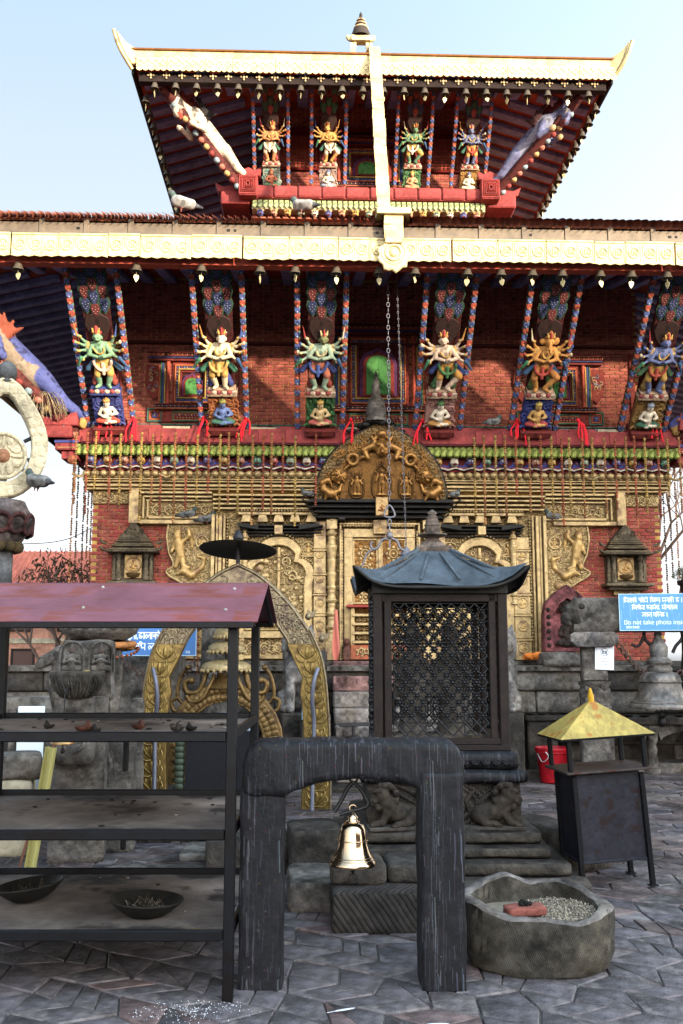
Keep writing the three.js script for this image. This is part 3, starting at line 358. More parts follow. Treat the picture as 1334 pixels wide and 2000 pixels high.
{ // torana over the door
  const t = new THREE.Group(); t.name = 'torana'; temple.add(t); t.position.set(0, 3.8, 0.42); t.rotation.x = 0.2;
  const out = [], inn = []; for (let k = 0; k <= 24; k++) { const a = PI * k / 24, x = Math.cos(a), y = Math.sin(a); out.push([x * 0.96, y * 1.02 + Math.pow(Math.max(0, 1 - Math.abs(x) * 2.2), 2) * 0.16]); inn.push([x * 0.6, y * 0.72]); }
  mb().ext([...out], 0.09, 0, 0, -0.08, undefined, undefined, 0.015).build('torana_panel', M.bronzeC, t);
  mb().tube(out.map(([x, y]) => [x * 1.01, y * 1.01, 0.0]), 0.022, undefined, 60, 5).build('torana_rim', M.stoneD, t);
  const Y = '#ffe2b4', B = M.bronze;
  mb().ext(inn, 0.02, 0, 0.0, 0.012, '#d8bc90', undefined, 0.01).build('inner_field', B, t);
  const sc = mb(); for (let k = 0; k < 150; k++) { const a = rnd(0.05, PI - 0.05), q = rnd(0.68, 0.95); const x = Math.cos(a) * 0.95 * q, y = Math.sin(a) * 1.03 * q; if (x * x / 0.4 + y * y / 0.56 < 1) continue; sc.tor(rnd(0.022, 0.045), 0.011, x, y, 0.03, Y, [0, 0, rnd(6)], 4.8, 9, 5).sph(0.014, x, y, 0.035, Y, undefined, 5); } sc.build('scroll_relief', B, t);
  mb().add(sdf([{ e: [0, 0.78, 0.1, 0.13, 0.11, 0.1], c: Y }, { e: [0, 0.7, 0.17, 0.09, 0.05, 0.06], c: Y }, { e: [-0.055, 0.82, 0.19, 0.035, 0.03, 0.03], c: Y }, { e: [0.055, 0.82, 0.19, 0.035, 0.03, 0.03], c: Y }, [0, 0.77, 0.2, 0, 0.72, 0.23, 0.02, 0.035, Y], [-0.1, 0.86, 0.1, -0.16, 0.95, 0.08, 0.03, 0.012, Y], [0.1, 0.86, 0.1, 0.16, 0.95, 0.08, 0.03, 0.012, Y], [-0.12, 0.8, 0.08, -0.26, 0.74, 0.08, 0.06, 0.05, Y], [-0.26, 0.74, 0.08, -0.2, 0.62, 0.13, 0.045, 0.035, Y], [0.12, 0.8, 0.08, 0.26, 0.74, 0.08, 0.06, 0.05, Y], [0.26, 0.74, 0.08, 0.2, 0.62, 0.13, 0.045, 0.035, Y], { e: [0, 0.97, 0.08, 0.07, 0.07, 0.05], c: Y }, [-0.09, 0.92, 0.07, 0.09, 0.92, 0.07, 0.03, 0.03, Y]], 0.014, 0.014)).build('lion_mask', B, t);
  for (const s of [-1, 1]) {
    mb().tor(0.075, 0.035, s * 0.42, 0.6, 0.07, Y, undefined, 6.3, 18, 8).tube([[s * 0.34, 0.6, 0.08], [s * 0.26, 0.64, 0.1], [s * 0.2, 0.63, 0.12]], 0.032, Y, 8, 6).tube([[s * 0.46, 0.53, 0.07], [s * 0.53, 0.46, 0.06], [s * 0.56, 0.4, 0.06]], 0.03, Y, 8, 6).build('serpent_coil', B, t);
    const n = mb().sph(0.13, s * 0.62, 0.36, 0.05, Y, [1, 0.95, 0.7], 12); for (let k = 0; k < 18; k++) { const a = rnd(6.3), q = rnd(0.11); n.sph(0.024, s * 0.62 + Math.cos(a) * q, 0.36 + Math.sin(a) * q, 0.05 + Math.sqrt(Math.max(0, 0.0085 - q * q * 0.5)), Y, undefined, 5); } n.build('blossom', B, t);
    mb().add(sdf([[s * 0.78, 0.3, 0.07, s * 0.86, 0.26, 0.07, 0.05, 0.045, Y], [s * 0.86, 0.26, 0.07, s * 0.84, 0.16, 0.07, 0.04, 0.04, Y], [s * 0.84, 0.16, 0.07, s * 0.74, 0.1, 0.08, 0.06, 0.075, Y], [s * 0.74, 0.1, 0.08, s * 0.62, 0.14, 0.08, 0.065, 0.03, Y], [s * 0.62, 0.14, 0.08, s * 0.58, 0.24, 0.07, 0.03, 0.02, Y], [s * 0.68, 0.08, 0.1, s * 0.64, 0.01, 0.1, 0.025, 0.022, Y], [s * 0.8, 0.08, 0.1, s * 0.82, 0.01, 0.1, 0.025, 0.022, Y], [s * 0.76, 0.28, 0.09, s * 0.72, 0.2, 0.09, 0.03, 0.015, Y]], 0.013, 0.02)).build('sea_beast', B, t);
  }
  for (const [x, w, h] of [[-0.36, 0.2, 0.32], [0, 0.26, 0.46], [0.36, 0.2, 0.32]]) { // three little niches with standing figures
    const o = [[-w * 0.38, 0], [w * 0.38, 0], [w * 0.5, h * 0.55], [w * 0.3, h * 0.85], [0, h], [-w * 0.3, h * 0.85], [-w * 0.5, h * 0.55]].map(([a, b]) => [a + x, b + 0.06]);
    const nn = mb().tube(o.map(([a, b]) => [a, b, 0.06]), 0.018, '#a08a68', 40, 5, true); for (const [a, b] of [[x - 0.06, 0.1], [x - 0.03, 0.115], [x, 0.12], [x + 0.03, 0.115], [x + 0.06, 0.1]]) nn.rod([a, b + h - 0.06, 0.07], [a * 1 + (a - x) * 0.4, b + h + 0.0, 0.08], 0.008, 0.003, '#8a7a58', 5); const nm = nn.build('niche_frame', M.bronze, t);
    const F = sdf([[x - 0.025, 0.1, 0.07, x - 0.025, 0.1 + h * 0.35, 0.07, 0.02, 0.026, Y], [x + 0.025, 0.1, 0.07, x + 0.025, 0.1 + h * 0.35, 0.07, 0.02, 0.026, Y], [x, 0.1 + h * 0.35, 0.07, x, 0.1 + h * 0.58, 0.07, 0.036, 0.042, Y], { e: [x, 0.1 + h * 0.73, 0.08, 0.028, 0.035, 0.03], c: Y }, [x - 0.05, 0.1 + h * 0.58, 0.07, x - 0.08, 0.1 + h * 0.4, 0.08, 0.016, 0.014, Y], [x + 0.05, 0.1 + h * 0.58, 0.07, x + 0.08, 0.1 + h * 0.45, 0.08, 0.016, 0.014, Y], [x - 0.05, 0.1 + h * 0.6, 0.06, x - 0.09, 0.1 + h * 0.72, 0.07, 0.014, 0.013, Y], [x + 0.05, 0.1 + h * 0.6, 0.06, x + 0.09, 0.1 + h * 0.72, 0.07, 0.014, 0.013, Y], [x - 0.06, 0.09, 0.08, x + 0.06, 0.09, 0.08, 0.018, 0.018, Y]], 0.009, 0.01);
    mb().add(F).build('niche_deity', M.bronze, nm);
  }
  const cz = mb(); for (let k = 0; k < 4; k++) { const w = 0.94 + k * 0.05, y = 3.56 + k * 0.065; cz.bb(-w, w, y, y + 0.022, 0, 0.3 + k * 0.08).bb(-w + 0.03, w - 0.03, y + 0.022, y + 0.06, 0, 0.24 + k * 0.08); for (const s of [-1, 1]) cz.tube([[s * w, y + 0.01, 0.3 + k * 0.08], [s * (w + 0.04), y + 0.02, 0.32 + k * 0.08], [s * (w + 0.07), y + 0.06, 0.34 + k * 0.08]], 0.012, undefined, 6, 5); } cz.bb(-0.62, -0.52, 3.52, 3.56, 0.05, 0.4).build('torana_cornice', M.black, temple);
  mb().bb(-0.09, 0.09, 3.55, 3.82, 0.5, 0.62).add(seatG, [0, 3.6, 0.61], undefined, [0.14, 0.2, 0.08], '#c0935a').build('cornice_plaque', M.bronze, temple);
  mb().lathe([[0.17, 0], [0.17, 0.05], [0.13, 0.07], [0.15, 0.1], [0.15, 0.2], [0.13, 0.24], [0.135, 0.3], [0.1, 0.36], [0.05, 0.4], [0.07, 0.44], [0.05, 0.5], [0.07, 0.54], [0.04, 0.6], [0.05, 0.63], [0.02, 0.68], [0.03, 0.7], [0.005, 0.78], [0, 0.79]], -0.08, 4.92, 0.66, undefined, 14).build('torana_finial', M.stone, temple);
  const lf = mb(); for (let k = 0; k < 16; k++) { const a = k / 16 * 6.28; lf.sph(0.06, -0.08 + Math.cos(a) * 0.22, 4.88 + rnd(-0.04, 0.05), 0.62 + Math.sin(a) * 0.13, undefined, [1.2, 0.7, 0.5], 6); } for (const s of [-1, 1]) lf.sph(0.06, s * 0.36 - 0.08, 4.8, 0.6, undefined, [1.4, 0.6, 0.5], 6); lf.build('finial_leaves', M.black, temple);
}
{ // painted frieze: wave band, masks, green scales, red ledge
  const f = mb().bb(-4.32, 4.32, 4.24, 4.62, -0.3, 0.36, '#7c1f2c').bb(-4.36, 4.36, 4.58, 4.62, -0.3, 0.6, '#53141b').build('frieze', M.paint, temple);
  for (const [dy, dz, c, a] of [[0, 0.06, '#cfcac4', 0.02], [0.022, 0.05, '#8c3040', 0.02], [0.045, 0.04, '#3a44a0', 0.024]]) { const n = 37; const top = [], bot = []; for (let k = 0; k <= n * 4; k++) { const x = -4.34 + 8.68 * k / (n * 4), w = Math.sin(k * PI / 2) * 0.016; top.push([x, 4.27 + dy + w + a]); bot.push([x, 4.27 + dy + w]); } mb().ext([...bot, ...top.reverse()], 0.02, 0, 0, 0.34 + dz, c, undefined, 0).build('wave_band', M.paint, f); }
  const d = mb(); for (let k = 0; k < 37; k++) { const x = -4.22 + k * 8.44 / 36 + 0.117; if (k < 36) d.ext([[-0.06, 0], [0.06, 0], [0, 0.09]], 0.02, x, 4.325, 0.37, '#3b49a8', undefined, 0.003).sph(0.02, x, 4.37, 0.39, '#a8603a', undefined, 5); } d.build('lozenge_row', M.paint, f);
  const head = (c) => sdf([{ e: [0, 0, 0, 0.062, 0.07, 0.055], c }, [-0.018, 0.02, 0.055, -0.018, 0.02, 0.056, 0.011, 0.011, '#f0ead8'], [0.018, 0.02, 0.055, 0.018, 0.02, 0.056, 0.011, 0.011, '#f0ead8'], [0, 0.01, 0.055, 0, -0.01, 0.066, 0.01, 0.014, c], [-0.025, -0.035, 0.045, 0.025, -0.035, 0.045, 0.012, 0.012, '#7c1f22'], [-0.05, 0.065, 0, 0.05, 0.065, 0, 0.022, 0.022, '#c9a24a'], [-0.05, 0.045, 0.02, 0.05, 0.045, 0.02, 0.012, 0.012, '#3a2a2a']], 0.0085, 0.008);
  const hg = ['#5a63b0', '#c9982e', '#4f9e86', '#d8cfc2', '#b87d6a', '#4c559f', '#8fb09a', '#c8a03a', '#e0d8cc', '#c95a52'].map((c) => mb().add(head(c)).geo());
  for (let k = 0; k < 36; k++) mesh('mask', hg[(k * 7 + (k / 5 | 0)) % 10], M.paint, f, [-4.24 + k * 8.48 / 35, 4.37, 0.44]);
  const scale = mb().ext([[-0.043, 0], [0.043, 0], [0.043, 0.1], [0.02, 0.14], [-0.02, 0.14], [-0.043, 0.1]].map(([a, b]) => [a, -b]), 0.03, 0, 0, 0, '#8fa83a', undefined, 0.01).lathe([[0.036, -0.135], [0.04, 0]], 0, 0, 0.028, '#a3b944', 8).geo();
  for (let k = 0; k < 92; k++) mesh('green_scale', scale, M.paint, f, [-4.4 + k * 8.8 / 91, 4.585, 0.5]);
  mb().bb(-4.42, 4.42, 4.44, 4.58, -0.2, 0.49, '#4c5a1c').build('green_backing', M.paint, f);
  // ledge of rounded red blocks
  const lg = mb().bb(-4.6, 4.6, 4.64, 4.8, -0.4, 0.5).bb(-4.55, 4.55, 4.8, 4.88, -0.2, 0.42).build('ledge', M.red, temple);
  const lbg = mb().lathe([], 0, 0, 0); lbg.l.length = 0; { const pr = [[-0.06, 0], [0.16, 0], [0.175, 0.03], [0.18, 0.1], [0.16, 0.15], [0.05, 0.2], [-0.06, 0.21]]; lbg.ext(pr, 0.388, 0, 0, 0, undefined, [0, -PI / 2, 0], 0.004); }
  const lbG = lbg.geo(); for (let k = 0; k < 23; k++) mesh('ledge_block', lbG, M.red, lg, [-4.6 + 0.4 * k + 0.39, 4.62 + rnd(-0.004, 0.004), 0.47]).scale.z = -1;
  const dust = M.stoneP; for (let k = 0; k < 21; k++) mb().bb(-4.5 + k * 0.43, -4.5 + k * 0.43 + rnd(0.36, 0.42), 4.83, 4.875 + rnd(0.02), 0.1, 0.46 + rnd(0.05)).build('ledge_tile', k % 3 ? M.red : dust, lg);
  for (const s of [-1, 1]) { // upturned corner blocks
    const c = mb().bb(s * 4.68 - 0.2, s * 4.68 + 0.2, 4.66, 4.86, -0.2, 0.68, undefined, 0.02).ext([[-0.28, 0], [0.2, 0], [0.3, 0.22], [0.19, 0.1], [0.1, 0.1], [0.04, 0.17], [-0.02, 0.09], [-0.12, 0.1], [-0.26, 0.24]].map(([a, b]) => [a * s, b]).sort(() => 0), 0.24, s * 4.68, 4.84, 0.45, undefined, undefined, 0.01).bb(s * 4.58 - 0.16, s * 4.58 + 0.16, 4.5, 4.66, 0.1, 0.55).bb(s * 4.54 - 0.12, s * 4.54 + 0.12, 4.38, 4.5, 0.1, 0.48);
    for (let k = 0; k < 5; k++) c.bb(s * 4.74 - 0.15, s * 4.74 + 0.15, 4.66, 4.85, -0.9 - k * 1.6, -0.25 - k * 1.6 + 0.9);
    c.bb(s > 0 ? 4.2 : -4.66, s > 0 ? 4.66 : -4.2, 4.5, 4.66, -8.8, -0.2).build('corner_block', M.red, temple);
    mb().bb(s * 4.58 - 0.17, s * 4.58 + 0.17, 4.6, 4.64, 0.08, 0.57, '#3f4fae').bb(s * 4.58 - 0.13, s * 4.58 + 0.13, 4.52, 4.545, 0.1, 0.56, '#b37a4a').sph(0.07, s * 4.5, 4.36, 0.5, '#c86a3e').build('corner_paint', M.paint, temple);
  }
}
// roofs
function eaves(o) {
  const { half: h, zc, yF, yT, top, rise, wall, soff, name } = o, R = mb(), S = mb(), q = (m, a, b, c, d) => { const g = new THREE.BufferGeometry(); g.setAttribute('position', new THREE.Float32BufferAttribute([...a, ...b, ...c, ...a, ...c, ...d], 3)); g.computeVertexNormals(); m.add(g); };
  for (let k = 0; k < 4; k++) { const r = (x, y, d) => { const c = [[x, d], [d, -x], [-x, -d], [-d, x]][k]; return [c[0], y, zc + c[1]]; };
    q(R, r(-h, yT, h), r(h, yT, h), r(top, yT + rise, top), r(-top, yT + rise, top)); q(R, r(-h, yT - 0.06, h), r(h, yT - 0.06, h), r(h, yT, h), r(-h, yT, h));
    q(S, r(-h + 0.05, yF + 0.12, h - 0.05), r(h - 0.05, yF + 0.12, h - 0.05), r(wall, soff, wall), r(-wall, soff, wall)); q(S, r(-h + 0.05, yF + 0.12, h - 0.05), r(h - 0.05, yF + 0.12, h - 0.05), r(h - 0.02, yT - 0.05, h - 0.02), r(-h + 0.02, yT - 0.05, h - 0.02)); }
  const roof = R.build(name, M.tile, temple); S.build('soffit_boards', M.redD, roof);
  for (let k = 0; k < 4; k++) { if (k === 2) continue; for (let x = -h + 0.3; x < h - 0.2; x += o.pitch) { const d0 = h - 0.12, d1 = Math.max(wall, Math.abs(x) + 0.12); if (d1 > d0 - 0.1) continue; const yy = (d) => lerp(yF + 0.12, soff, (h - 0.05 - d) / (h - 0.05 - wall)) - 0.05, r = (d) => { const c = [[x, d], [d, -x], [-x, -d], [-d, x]][k]; return [c[0], yy(d), zc + c[1]]; }; mb().bar(r(d0), r(d1), o.rw, 0.09).build('rafter', M.blueR, roof); } }
  return roof;
}
M.tile = mat('roof_tile', '#8a4a30', { r: 0.9, map: 'mottle', ms: 0.6, bump: 'rough', bs: 0.3, bk: 0.01 });
M.tin = mat('tin_gutter', '#7a6a58', { r: 0.6, m: 0.35, map: 'mottle', ms: 1.6, bump: 'rough', bs: 0.5, bk: 0.003 });
const lowRoof = eaves({ half: 7.1, zc: -4.4, yF: 6.62, yT: 7.05, top: 2.1, rise: 2.15, wall: 4.0, soff: 7.45, pitch: 0.36, rw: 0.15, name: 'lower_roof' });
const upRoof = eaves({ half: 4.02, zc: -4.4, yF: 11.08, yT: 11.44, top: 0.3, rise: 1.9, wall: 1.85, soff: 11.85, pitch: 0.42, rw: 0.2, name: 'upper_roof' });
{ // lower eave: tile noses, tin gutter, embossed gilt plates
  const t = mb(); for (let r = 0; r < 4; r++) for (let x = -7.05; x < 7.1; x += 0.098) t.add(new THREE.CylinderGeometry(0.056, 0.05, 0.26, 7, 1, true, 0, PI), [x + rnd(-0.008, 0.008), 7.075 + r * 0.1 * 0.95 + rnd(-0.006, 0.006), 2.72 - r * 0.23], [PI / 2 + 0.4, 0, 0], undefined, ['#ffffff', '#d8c4b8', '#e8d8cc', '#c0a898'][rnd(4) | 0]); const tt = t.build('eave_tiles', M.tile, lowRoof); tt.userData.kind = 'stuff';
  const g = mb().bb(-7.1, 7.1, 6.83, 7.02, 2.66, 2.7).bb(-7.12, 7.12, 6.81, 6.845, 2.66, 2.73).bb(-7.1, -7.06, 6.6, 7.02, -11.5, 2.66).bb(7.06, 7.1, 6.6, 7.02, -11.5, 2.66); for (let x = -6.7; x < 7; x += 0.56) g.bb(x - 0.035, x + 0.035, 6.83, 7.04, 2.69, 2.715); for (let x = -5.9; x < 6; x += 1.9) g.bb(x - 0.02, x + 0.02, 6.9, 6.93, 2.7, 2.71, '#221a14').bb(x + 0.07, x + 0.1, 6.9, 6.93, 2.7, 2.71, '#221a14'); g.build('tin_gutter', M.tin, lowRoof);
  for (let k = 0, x = -7.08; x < 7; k++) { const w = [0.62, 0.58, 0.64, 0.4][(k * 3 + (k / 4 | 0)) % 4] * 1.0, m = mb(), pts = [[0, 0], [w - 0.008, 0]]; const n = Math.round(w / 0.07); pts.length = 0; pts.push([0, 0.29], [0, 0.01]); for (let i = 0; i <= n; i++) { pts.push([i / n * (w - 0.008), i % 2 ? -0.012 : 0.004]); } pts.push([w - 0.008, 0.29]); m.ext(pts, 0.012, 0, 0, 0, undefined, undefined, 0.004);
    m.bb(0, w - 0.008, 0.27, 0.295, 0.005, 0.03); const nd = Math.max(1, Math.round(w / 0.2)); for (let i = 0; i < nd; i++) { const cx = (i + 0.5) / nd * w; m.tor(0.068, 0.012, cx, 0.14, 0.018, undefined, undefined, 6.3, 16, 5); for (let q = 0; q < 5; q++) m.sph(0.02, cx + (q - 2) * 0.022, 0.12 + 0.02 * Math.cos((q - 2) * 0.6), 0.018, undefined, [0.6, 1.8, 0.6], 5); m.sph(0.03, cx, 0.17, 0.016, undefined, [1.3, 0.6, 0.5], 6); for (const e of [-1, 1]) m.bar([cx + e * 0.09, 0.03, 0.02], [cx + e * 0.09, 0.25, 0.02], 0.012, 0.008); }
    m.build('fringe_plate', M.goldF, lowRoof, [x, 6.535 + rnd(-0.006, 0.006), 2.71 + rnd(0.012)], [rnd(-0.02, 0.03), 0, rnd(-0.006, 0.006)]); x += w + (k % 5 === 3 ? 0.018 : 0.003); }
  for (const s of [-1, 1]) mb().bb(s * 7.1 - 0.01, s * 7.1 + 0.01, 6.54, 6.83, -11.5, 2.7).build('side_fringe', M.goldF, lowRoof);
  mb().bb(-7, 7, 6.5, 6.66, 2.42, 2.58).build('eave_beam', M.redD, lowRoof);
}
{ // upper eave: gilt rail, pierced fringe, horns, finial
  const g = mb().bb(-4.05, 4.05, 11.29, 11.42, -0.42, -0.36).bb(-4.08, 4.08, 11.415, 11.45, -0.46, -0.33, '#9a6a3c').bb(-4.06, 4.06, 11.27, 11.295, -0.42, -0.345); g.build('gilt_rail', M.goldF, upRoof);
  for (let k = 0, x = -3.92; x < 3.9; k++) { const w = [0.5, 0.62, 0.45, 0.7][k % 4] * 1.0, m = mb(), n = Math.round(w / 0.1), pts = [[0, 0.2]]; for (let i = 0; i <= n * 4; i++) pts.push([i / (n * 4) * (w - 0.01), -0.0 - Math.abs(Math.sin(i * PI / 4)) * 0.03]); pts.push([w - 0.01, 0.2]); const holes = []; const np = Math.round(w / 0.13); for (let i = 0; i < np; i++) for (const [dx, dy] of [[0, 0.038], [0.04, 0], [0, -0.038], [-0.04, 0]]) { const cx = (i + 0.5) / np * (w - 0.01) + dx, cy = 0.1 + dy; holes.push([[cx - 0.014, cy], [cx, cy - 0.014], [cx + 0.014, cy], [cx, cy + 0.014]]); }
    m.ext(pts, 0.01, 0, 0, 0, undefined, undefined, 0.003, holes); for (let i = 0; i < np; i++) { const cx = (i + 0.5) / np * w; m.bar([cx - 0.06, 0.1, 0.014], [cx, 0.165, 0.014], 0.012, 0.01).bar([cx, 0.165, 0.014], [cx + 0.06, 0.1, 0.014], 0.012, 0.01).bar([cx - 0.06, 0.1, 0.014], [cx, 0.035, 0.014], 0.012, 0.01).bar([cx, 0.035, 0.014], [cx + 0.06, 0.1, 0.014], 0.012, 0.01); }
    m.build('fringe_plate', M.goldF, upRoof, [x, 11.08 + rnd(-0.005, 0.005), -0.36 + rnd(0.01)], [0.02, 0, rnd(-0.008, 0.008)]); x += w + 0.003; }
  const dk = mb(), sd = mb(); for (let k = 0; k < 30; k++) { const x = -3.7 + k * 7.4 / 29; sd.sph(0.028, x, 11.03, -0.44, '#c8b48a', [1, 1, 0.5], 5); for (let a = 0; a < 4; a++) sd.sph(0.02, x + Math.cos(a * PI / 2) * 0.045, 11.03 + Math.sin(a * PI / 2) * 0.045, -0.44, '#c8b48a', [1, 1, 0.5], 4); } dk.bb(-3.9, 3.9, 10.93, 11.1, -0.6, -0.46, '#2a1c1c').build('dark_valance', M.paint, upRoof); sd.build('valance_studs', M.paint, upRoof);
  for (const s of [-1, 1]) { mb().bb(s * 4.0 - 0.02, s * 4.0 + 0.02, 11.05, 11.5, -8.4, -0.45).build('side_fringe', M.black, upRoof);
    const horn = [[-0.5, 0], [0, -0.1], [0.09, 0.0], [0.19, 0.16], [0.27, 0.36], [0.14, 0.23], [0.0, 0.17], [-0.2, 0.15], [-0.5, 0.14]]; const o = mb().ext(horn.map(([a, b]) => [a * s, b]), 0.05, s * 4.02, 11.29, -0.4, undefined, [0, -s * 0.5, 0], 0.015); o.build('eave_horn', M.goldF, upRoof);
    mb().tube([[s * 4.0, 11.1, -0.4], [s * 4.14, 11.3, -0.28], [s * 4.22, 11.46, -0.22], [s * 4.28, 11.66, -0.18]], 0.035, undefined, 12, 6).build('horn_edge', M.gold, upRoof); }
  const f = mb(); for (const s of [-1, 1]) f.bar([s * 0.22, 13.5, -4.4], [s * 0.12, 14.48, -4.4], 0.07, 0.07).bar([s * 0.24, 13.5, -4.2], [s * 0.2, 14.3, -4.3], 0.05, 0.05); f.bb(-0.2, 0.2, 14.38, 14.5, -4.5, -4.3); for (const s of [-1, 1]) f.sph(0.09, s * 0.2, 14.47, -4.4, undefined, [1.2, 0.8, 0.6]).sph(0.05, s * 0.27, 14.5, -4.4); const fo = f.build('roof_finial', M.goldF, upRoof);
  mb().lathe([[0.19, 0], [0.2, 0.05], [0.17, 0.14], [0.13, 0.22], [0.1, 0.3], [0.06, 0.4], [0.03, 0.5], [0.035, 0.53], [0, 0.6]], 0, 14.5, -4.4, '#3a3230', 14).tor(0.145, 0.018, 0, 14.7, -4.4, '#d6b886', [PI / 2, 0, 0]).tor(0.11, 0.016, 0, 14.8, -4.4, '#d6b886', [PI / 2, 0, 0]).tor(0.08, 0.014, 0, 14.89, -4.4, '#d6b886', [PI / 2, 0, 0]).build('finial_bell', M.paint, fo);
}

// ---------------------------------------------------------------- struts, deities, windows
const tear = (w, h) => { const r = [[0.16, 0.1], [0.36, 0.32], [0.5, 0.62], [0.44, 0.86], [0.2, 0.99]].map(([x, y]) => [x * w, y * h]); return [[0, 0], ...r, ...r.slice().reverse().map(([x, y]) => [-x, y])]; };
function deityG(o) {
  const { skin, skirt, sash, crown, face = skin, lion, trunk, spread = 1, jewel = '#c9a23a', swap = 0 } = o, p = [];
  const W = '#efe6d6';
  p.push([-0.06, 0.42, 0, -0.1, 0.22, 0.05, 0.07, 0.055, skirt], [-0.1, 0.22, 0.05, -0.07, 0.05, 0.02, 0.05, 0.035, skin], [0.06, 0.42, 0, 0.09 + swap * 0.05, 0.24, 0.06, 0.07, 0.055, skirt], [0.09 + swap * 0.05, 0.24, 0.06, 0.06, 0.05, 0.03, 0.048, 0.034, skin], [-0.07, 0.03, 0.02, -0.11, 0.025, 0.1, 0.03, 0.025, skin], [0.06, 0.03, 0.02, 0.1, 0.025, 0.1, 0.03, 0.025, skin]);
  p.push([0, 0.44, 0, 0, 0.5, 0, 0.1, 0.095, skirt], [0, 0.4, 0.07, 0, 0.24, 0.1, 0.035, 0.025, sash], [0, 0.5, 0, 0, 0.63, 0, 0.085, 0.1, skin], { e: [0, 0.6, 0.04, 0.1, 0.07, 0.07], c: skin }, { e: [0, 0.5, 0.05, 0.085, 0.06, 0.065], c: skin });
  for (let k = 0; k < 10; k++) { const a0 = PI + k / 10 * PI, a1 = PI + (k + 1) / 10 * PI; p.push([Math.cos(a0) * 0.13, 0.44 + Math.sin(a0) * 0.15, 0.1, Math.cos(a1) * 0.13, 0.44 + Math.sin(a1) * 0.15, 0.1, 0.02, 0.02, sash]); p.push([Math.cos(a0) * 0.075, 0.66 + Math.sin(a0) * 0.1, 0.11, Math.cos(a1) * 0.075, 0.66 + Math.sin(a1) * 0.1, 0.11, 0.012, 0.012, jewel]); }
  for (const s of [-1, 1]) p.push([s * 0.13, 0.44, 0.06, s * 0.24, 0.3, 0.02, 0.03, 0.045, o.scarf || '#3f8a78'], [s * 0.09, 0.3, 0.02, s * 0.15, 0.06, -0.02, 0.035, 0.05, o.scarf2 || '#a83a3a']);
  p.push([-0.1, 0.665, 0, 0.1, 0.665, 0, 0.052, 0.052, skin], [0, 0.68, 0.01, 0, 0.75, 0.03, 0.04, 0.04, skin], { e: [0, 0.8, 0.045, 0.06, 0.075, 0.065], c: face });
  p.push([-0.024, 0.815, 0.1, -0.024, 0.815, 0.102, 0.011, 0.011, '#1d1411'], [0.024, 0.815, 0.1, 0.024, 0.815, 0.102, 0.011, 0.011, '#1d1411'], [-0.018, 0.765, 0.1, 0.018, 0.765, 0.1, 0.009, 0.009, '#8a2420'], [-0.062, 0.8, 0.03, -0.066, 0.77, 0.03, 0.016, 0.014, face], [0.062, 0.8, 0.03, 0.066, 0.77, 0.03, 0.016, 0.014, face]);
  if (lion) p.push({ e: [0, 0.775, 0.1, 0.045, 0.035, 0.05], c: face }, [-0.05, 0.86, 0.03, -0.085, 0.93, 0.02, 0.024, 0.012, face], [0.05, 0.86, 0.03, 0.085, 0.93, 0.02, 0.024, 0.012, face], { e: [0, 0.9, -0.02, 0.11, 0.1, 0.05], c: '#5a1c1e' });
  else if (trunk) p.push([0, 0.79, 0.11, 0, 0.72, 0.14, 0.03, 0.024, face], [0, 0.72, 0.14, 0.03, 0.65, 0.14, 0.024, 0.018, face], { e: [-0.1, 0.81, 0.02, 0.055, 0.065, 0.018], c: face }, { e: [0.1, 0.81, 0.02, 0.055, 0.065, 0.018], c: face });
  else p.push([0, 0.81, 0.11, 0, 0.785, 0.118, 0.012, 0.016, face]);
  p.push([-0.05, 0.87, 0.03, 0.05, 0.87, 0.03, 0.032, 0.032, crown], [0, 0.89, 0.02, 0, 0.98, 0.01, 0.055, 0.035, crown], [-0.04, 0.88, 0.07, -0.055, 0.94, 0.06, 0.016, 0.01, jewel], [0.04, 0.88, 0.07, 0.055, 0.94, 0.06, 0.016, 0.01, jewel], [0, 0.88, 0.085, 0, 0.96, 0.07, 0.018, 0.01, '#b03028']);
  const AN = [0.62, 0.2, -0.26, -0.78];
  for (const s of [-1, 1]) AN.forEach((a, i) => {
    const el = [s * (0.12 + Math.cos(a) * 0.105), 0.655 + Math.sin(a) * 0.125 - i * 0.01, 0.03 + 0.02 * i], b = a + 0.35, hd = [el[0] + s * Math.cos(b) * 0.1 * spread, el[1] + Math.sin(b) * 0.12, el[2] + 0.04];
    p.push([s * 0.12, 0.66, 0, ...el, 0.029, 0.022, skin], [...el, ...hd, 0.022, 0.016, skin], [hd[0] - s * 0.022, hd[1] - 0.01, hd[2], hd[0] - s * 0.02, hd[1] - 0.008, hd[2], 0.022, 0.022, jewel], { e: [hd[0] + s * 0.012, hd[1] + 0.008, hd[2] + 0.01, 0.023, 0.025, 0.021], c: skin }, [(0.12 * s + el[0]) / 2, (0.66 + el[1]) / 2, el[2] / 2, (0.12 * s + el[0]) / 2 + s * 0.005, (0.66 + el[1]) / 2, el[2] / 2, 0.031, 0.031, jewel]);
    const c = ['#c98a2c', '#a83232', '#3a58a8', '#dccfae'][(i + (s > 0 ? 2 : 0) + swap) % 4];
    if (i === 0) p.push([hd[0] + s * 0.02, hd[1] + 0.02, hd[2] + 0.02, hd[0] + s * 0.05, hd[1] + 0.2, hd[2] + 0.02, 0.016, 0.008, c]); else if (i === 3) p.push([hd[0], hd[1] + 0.03, hd[2] + 0.02, hd[0] + s * 0.08, hd[1] - 0.12, hd[2] - 0.01, 0.03, 0.015, s > 0 ? '#2f5f9a' : '#3b8c6c']); else p.push({ e: [hd[0] + s * 0.035, hd[1] + 0.02, hd[2] + 0.02, 0.02, 0.035, 0.02], c });
  });
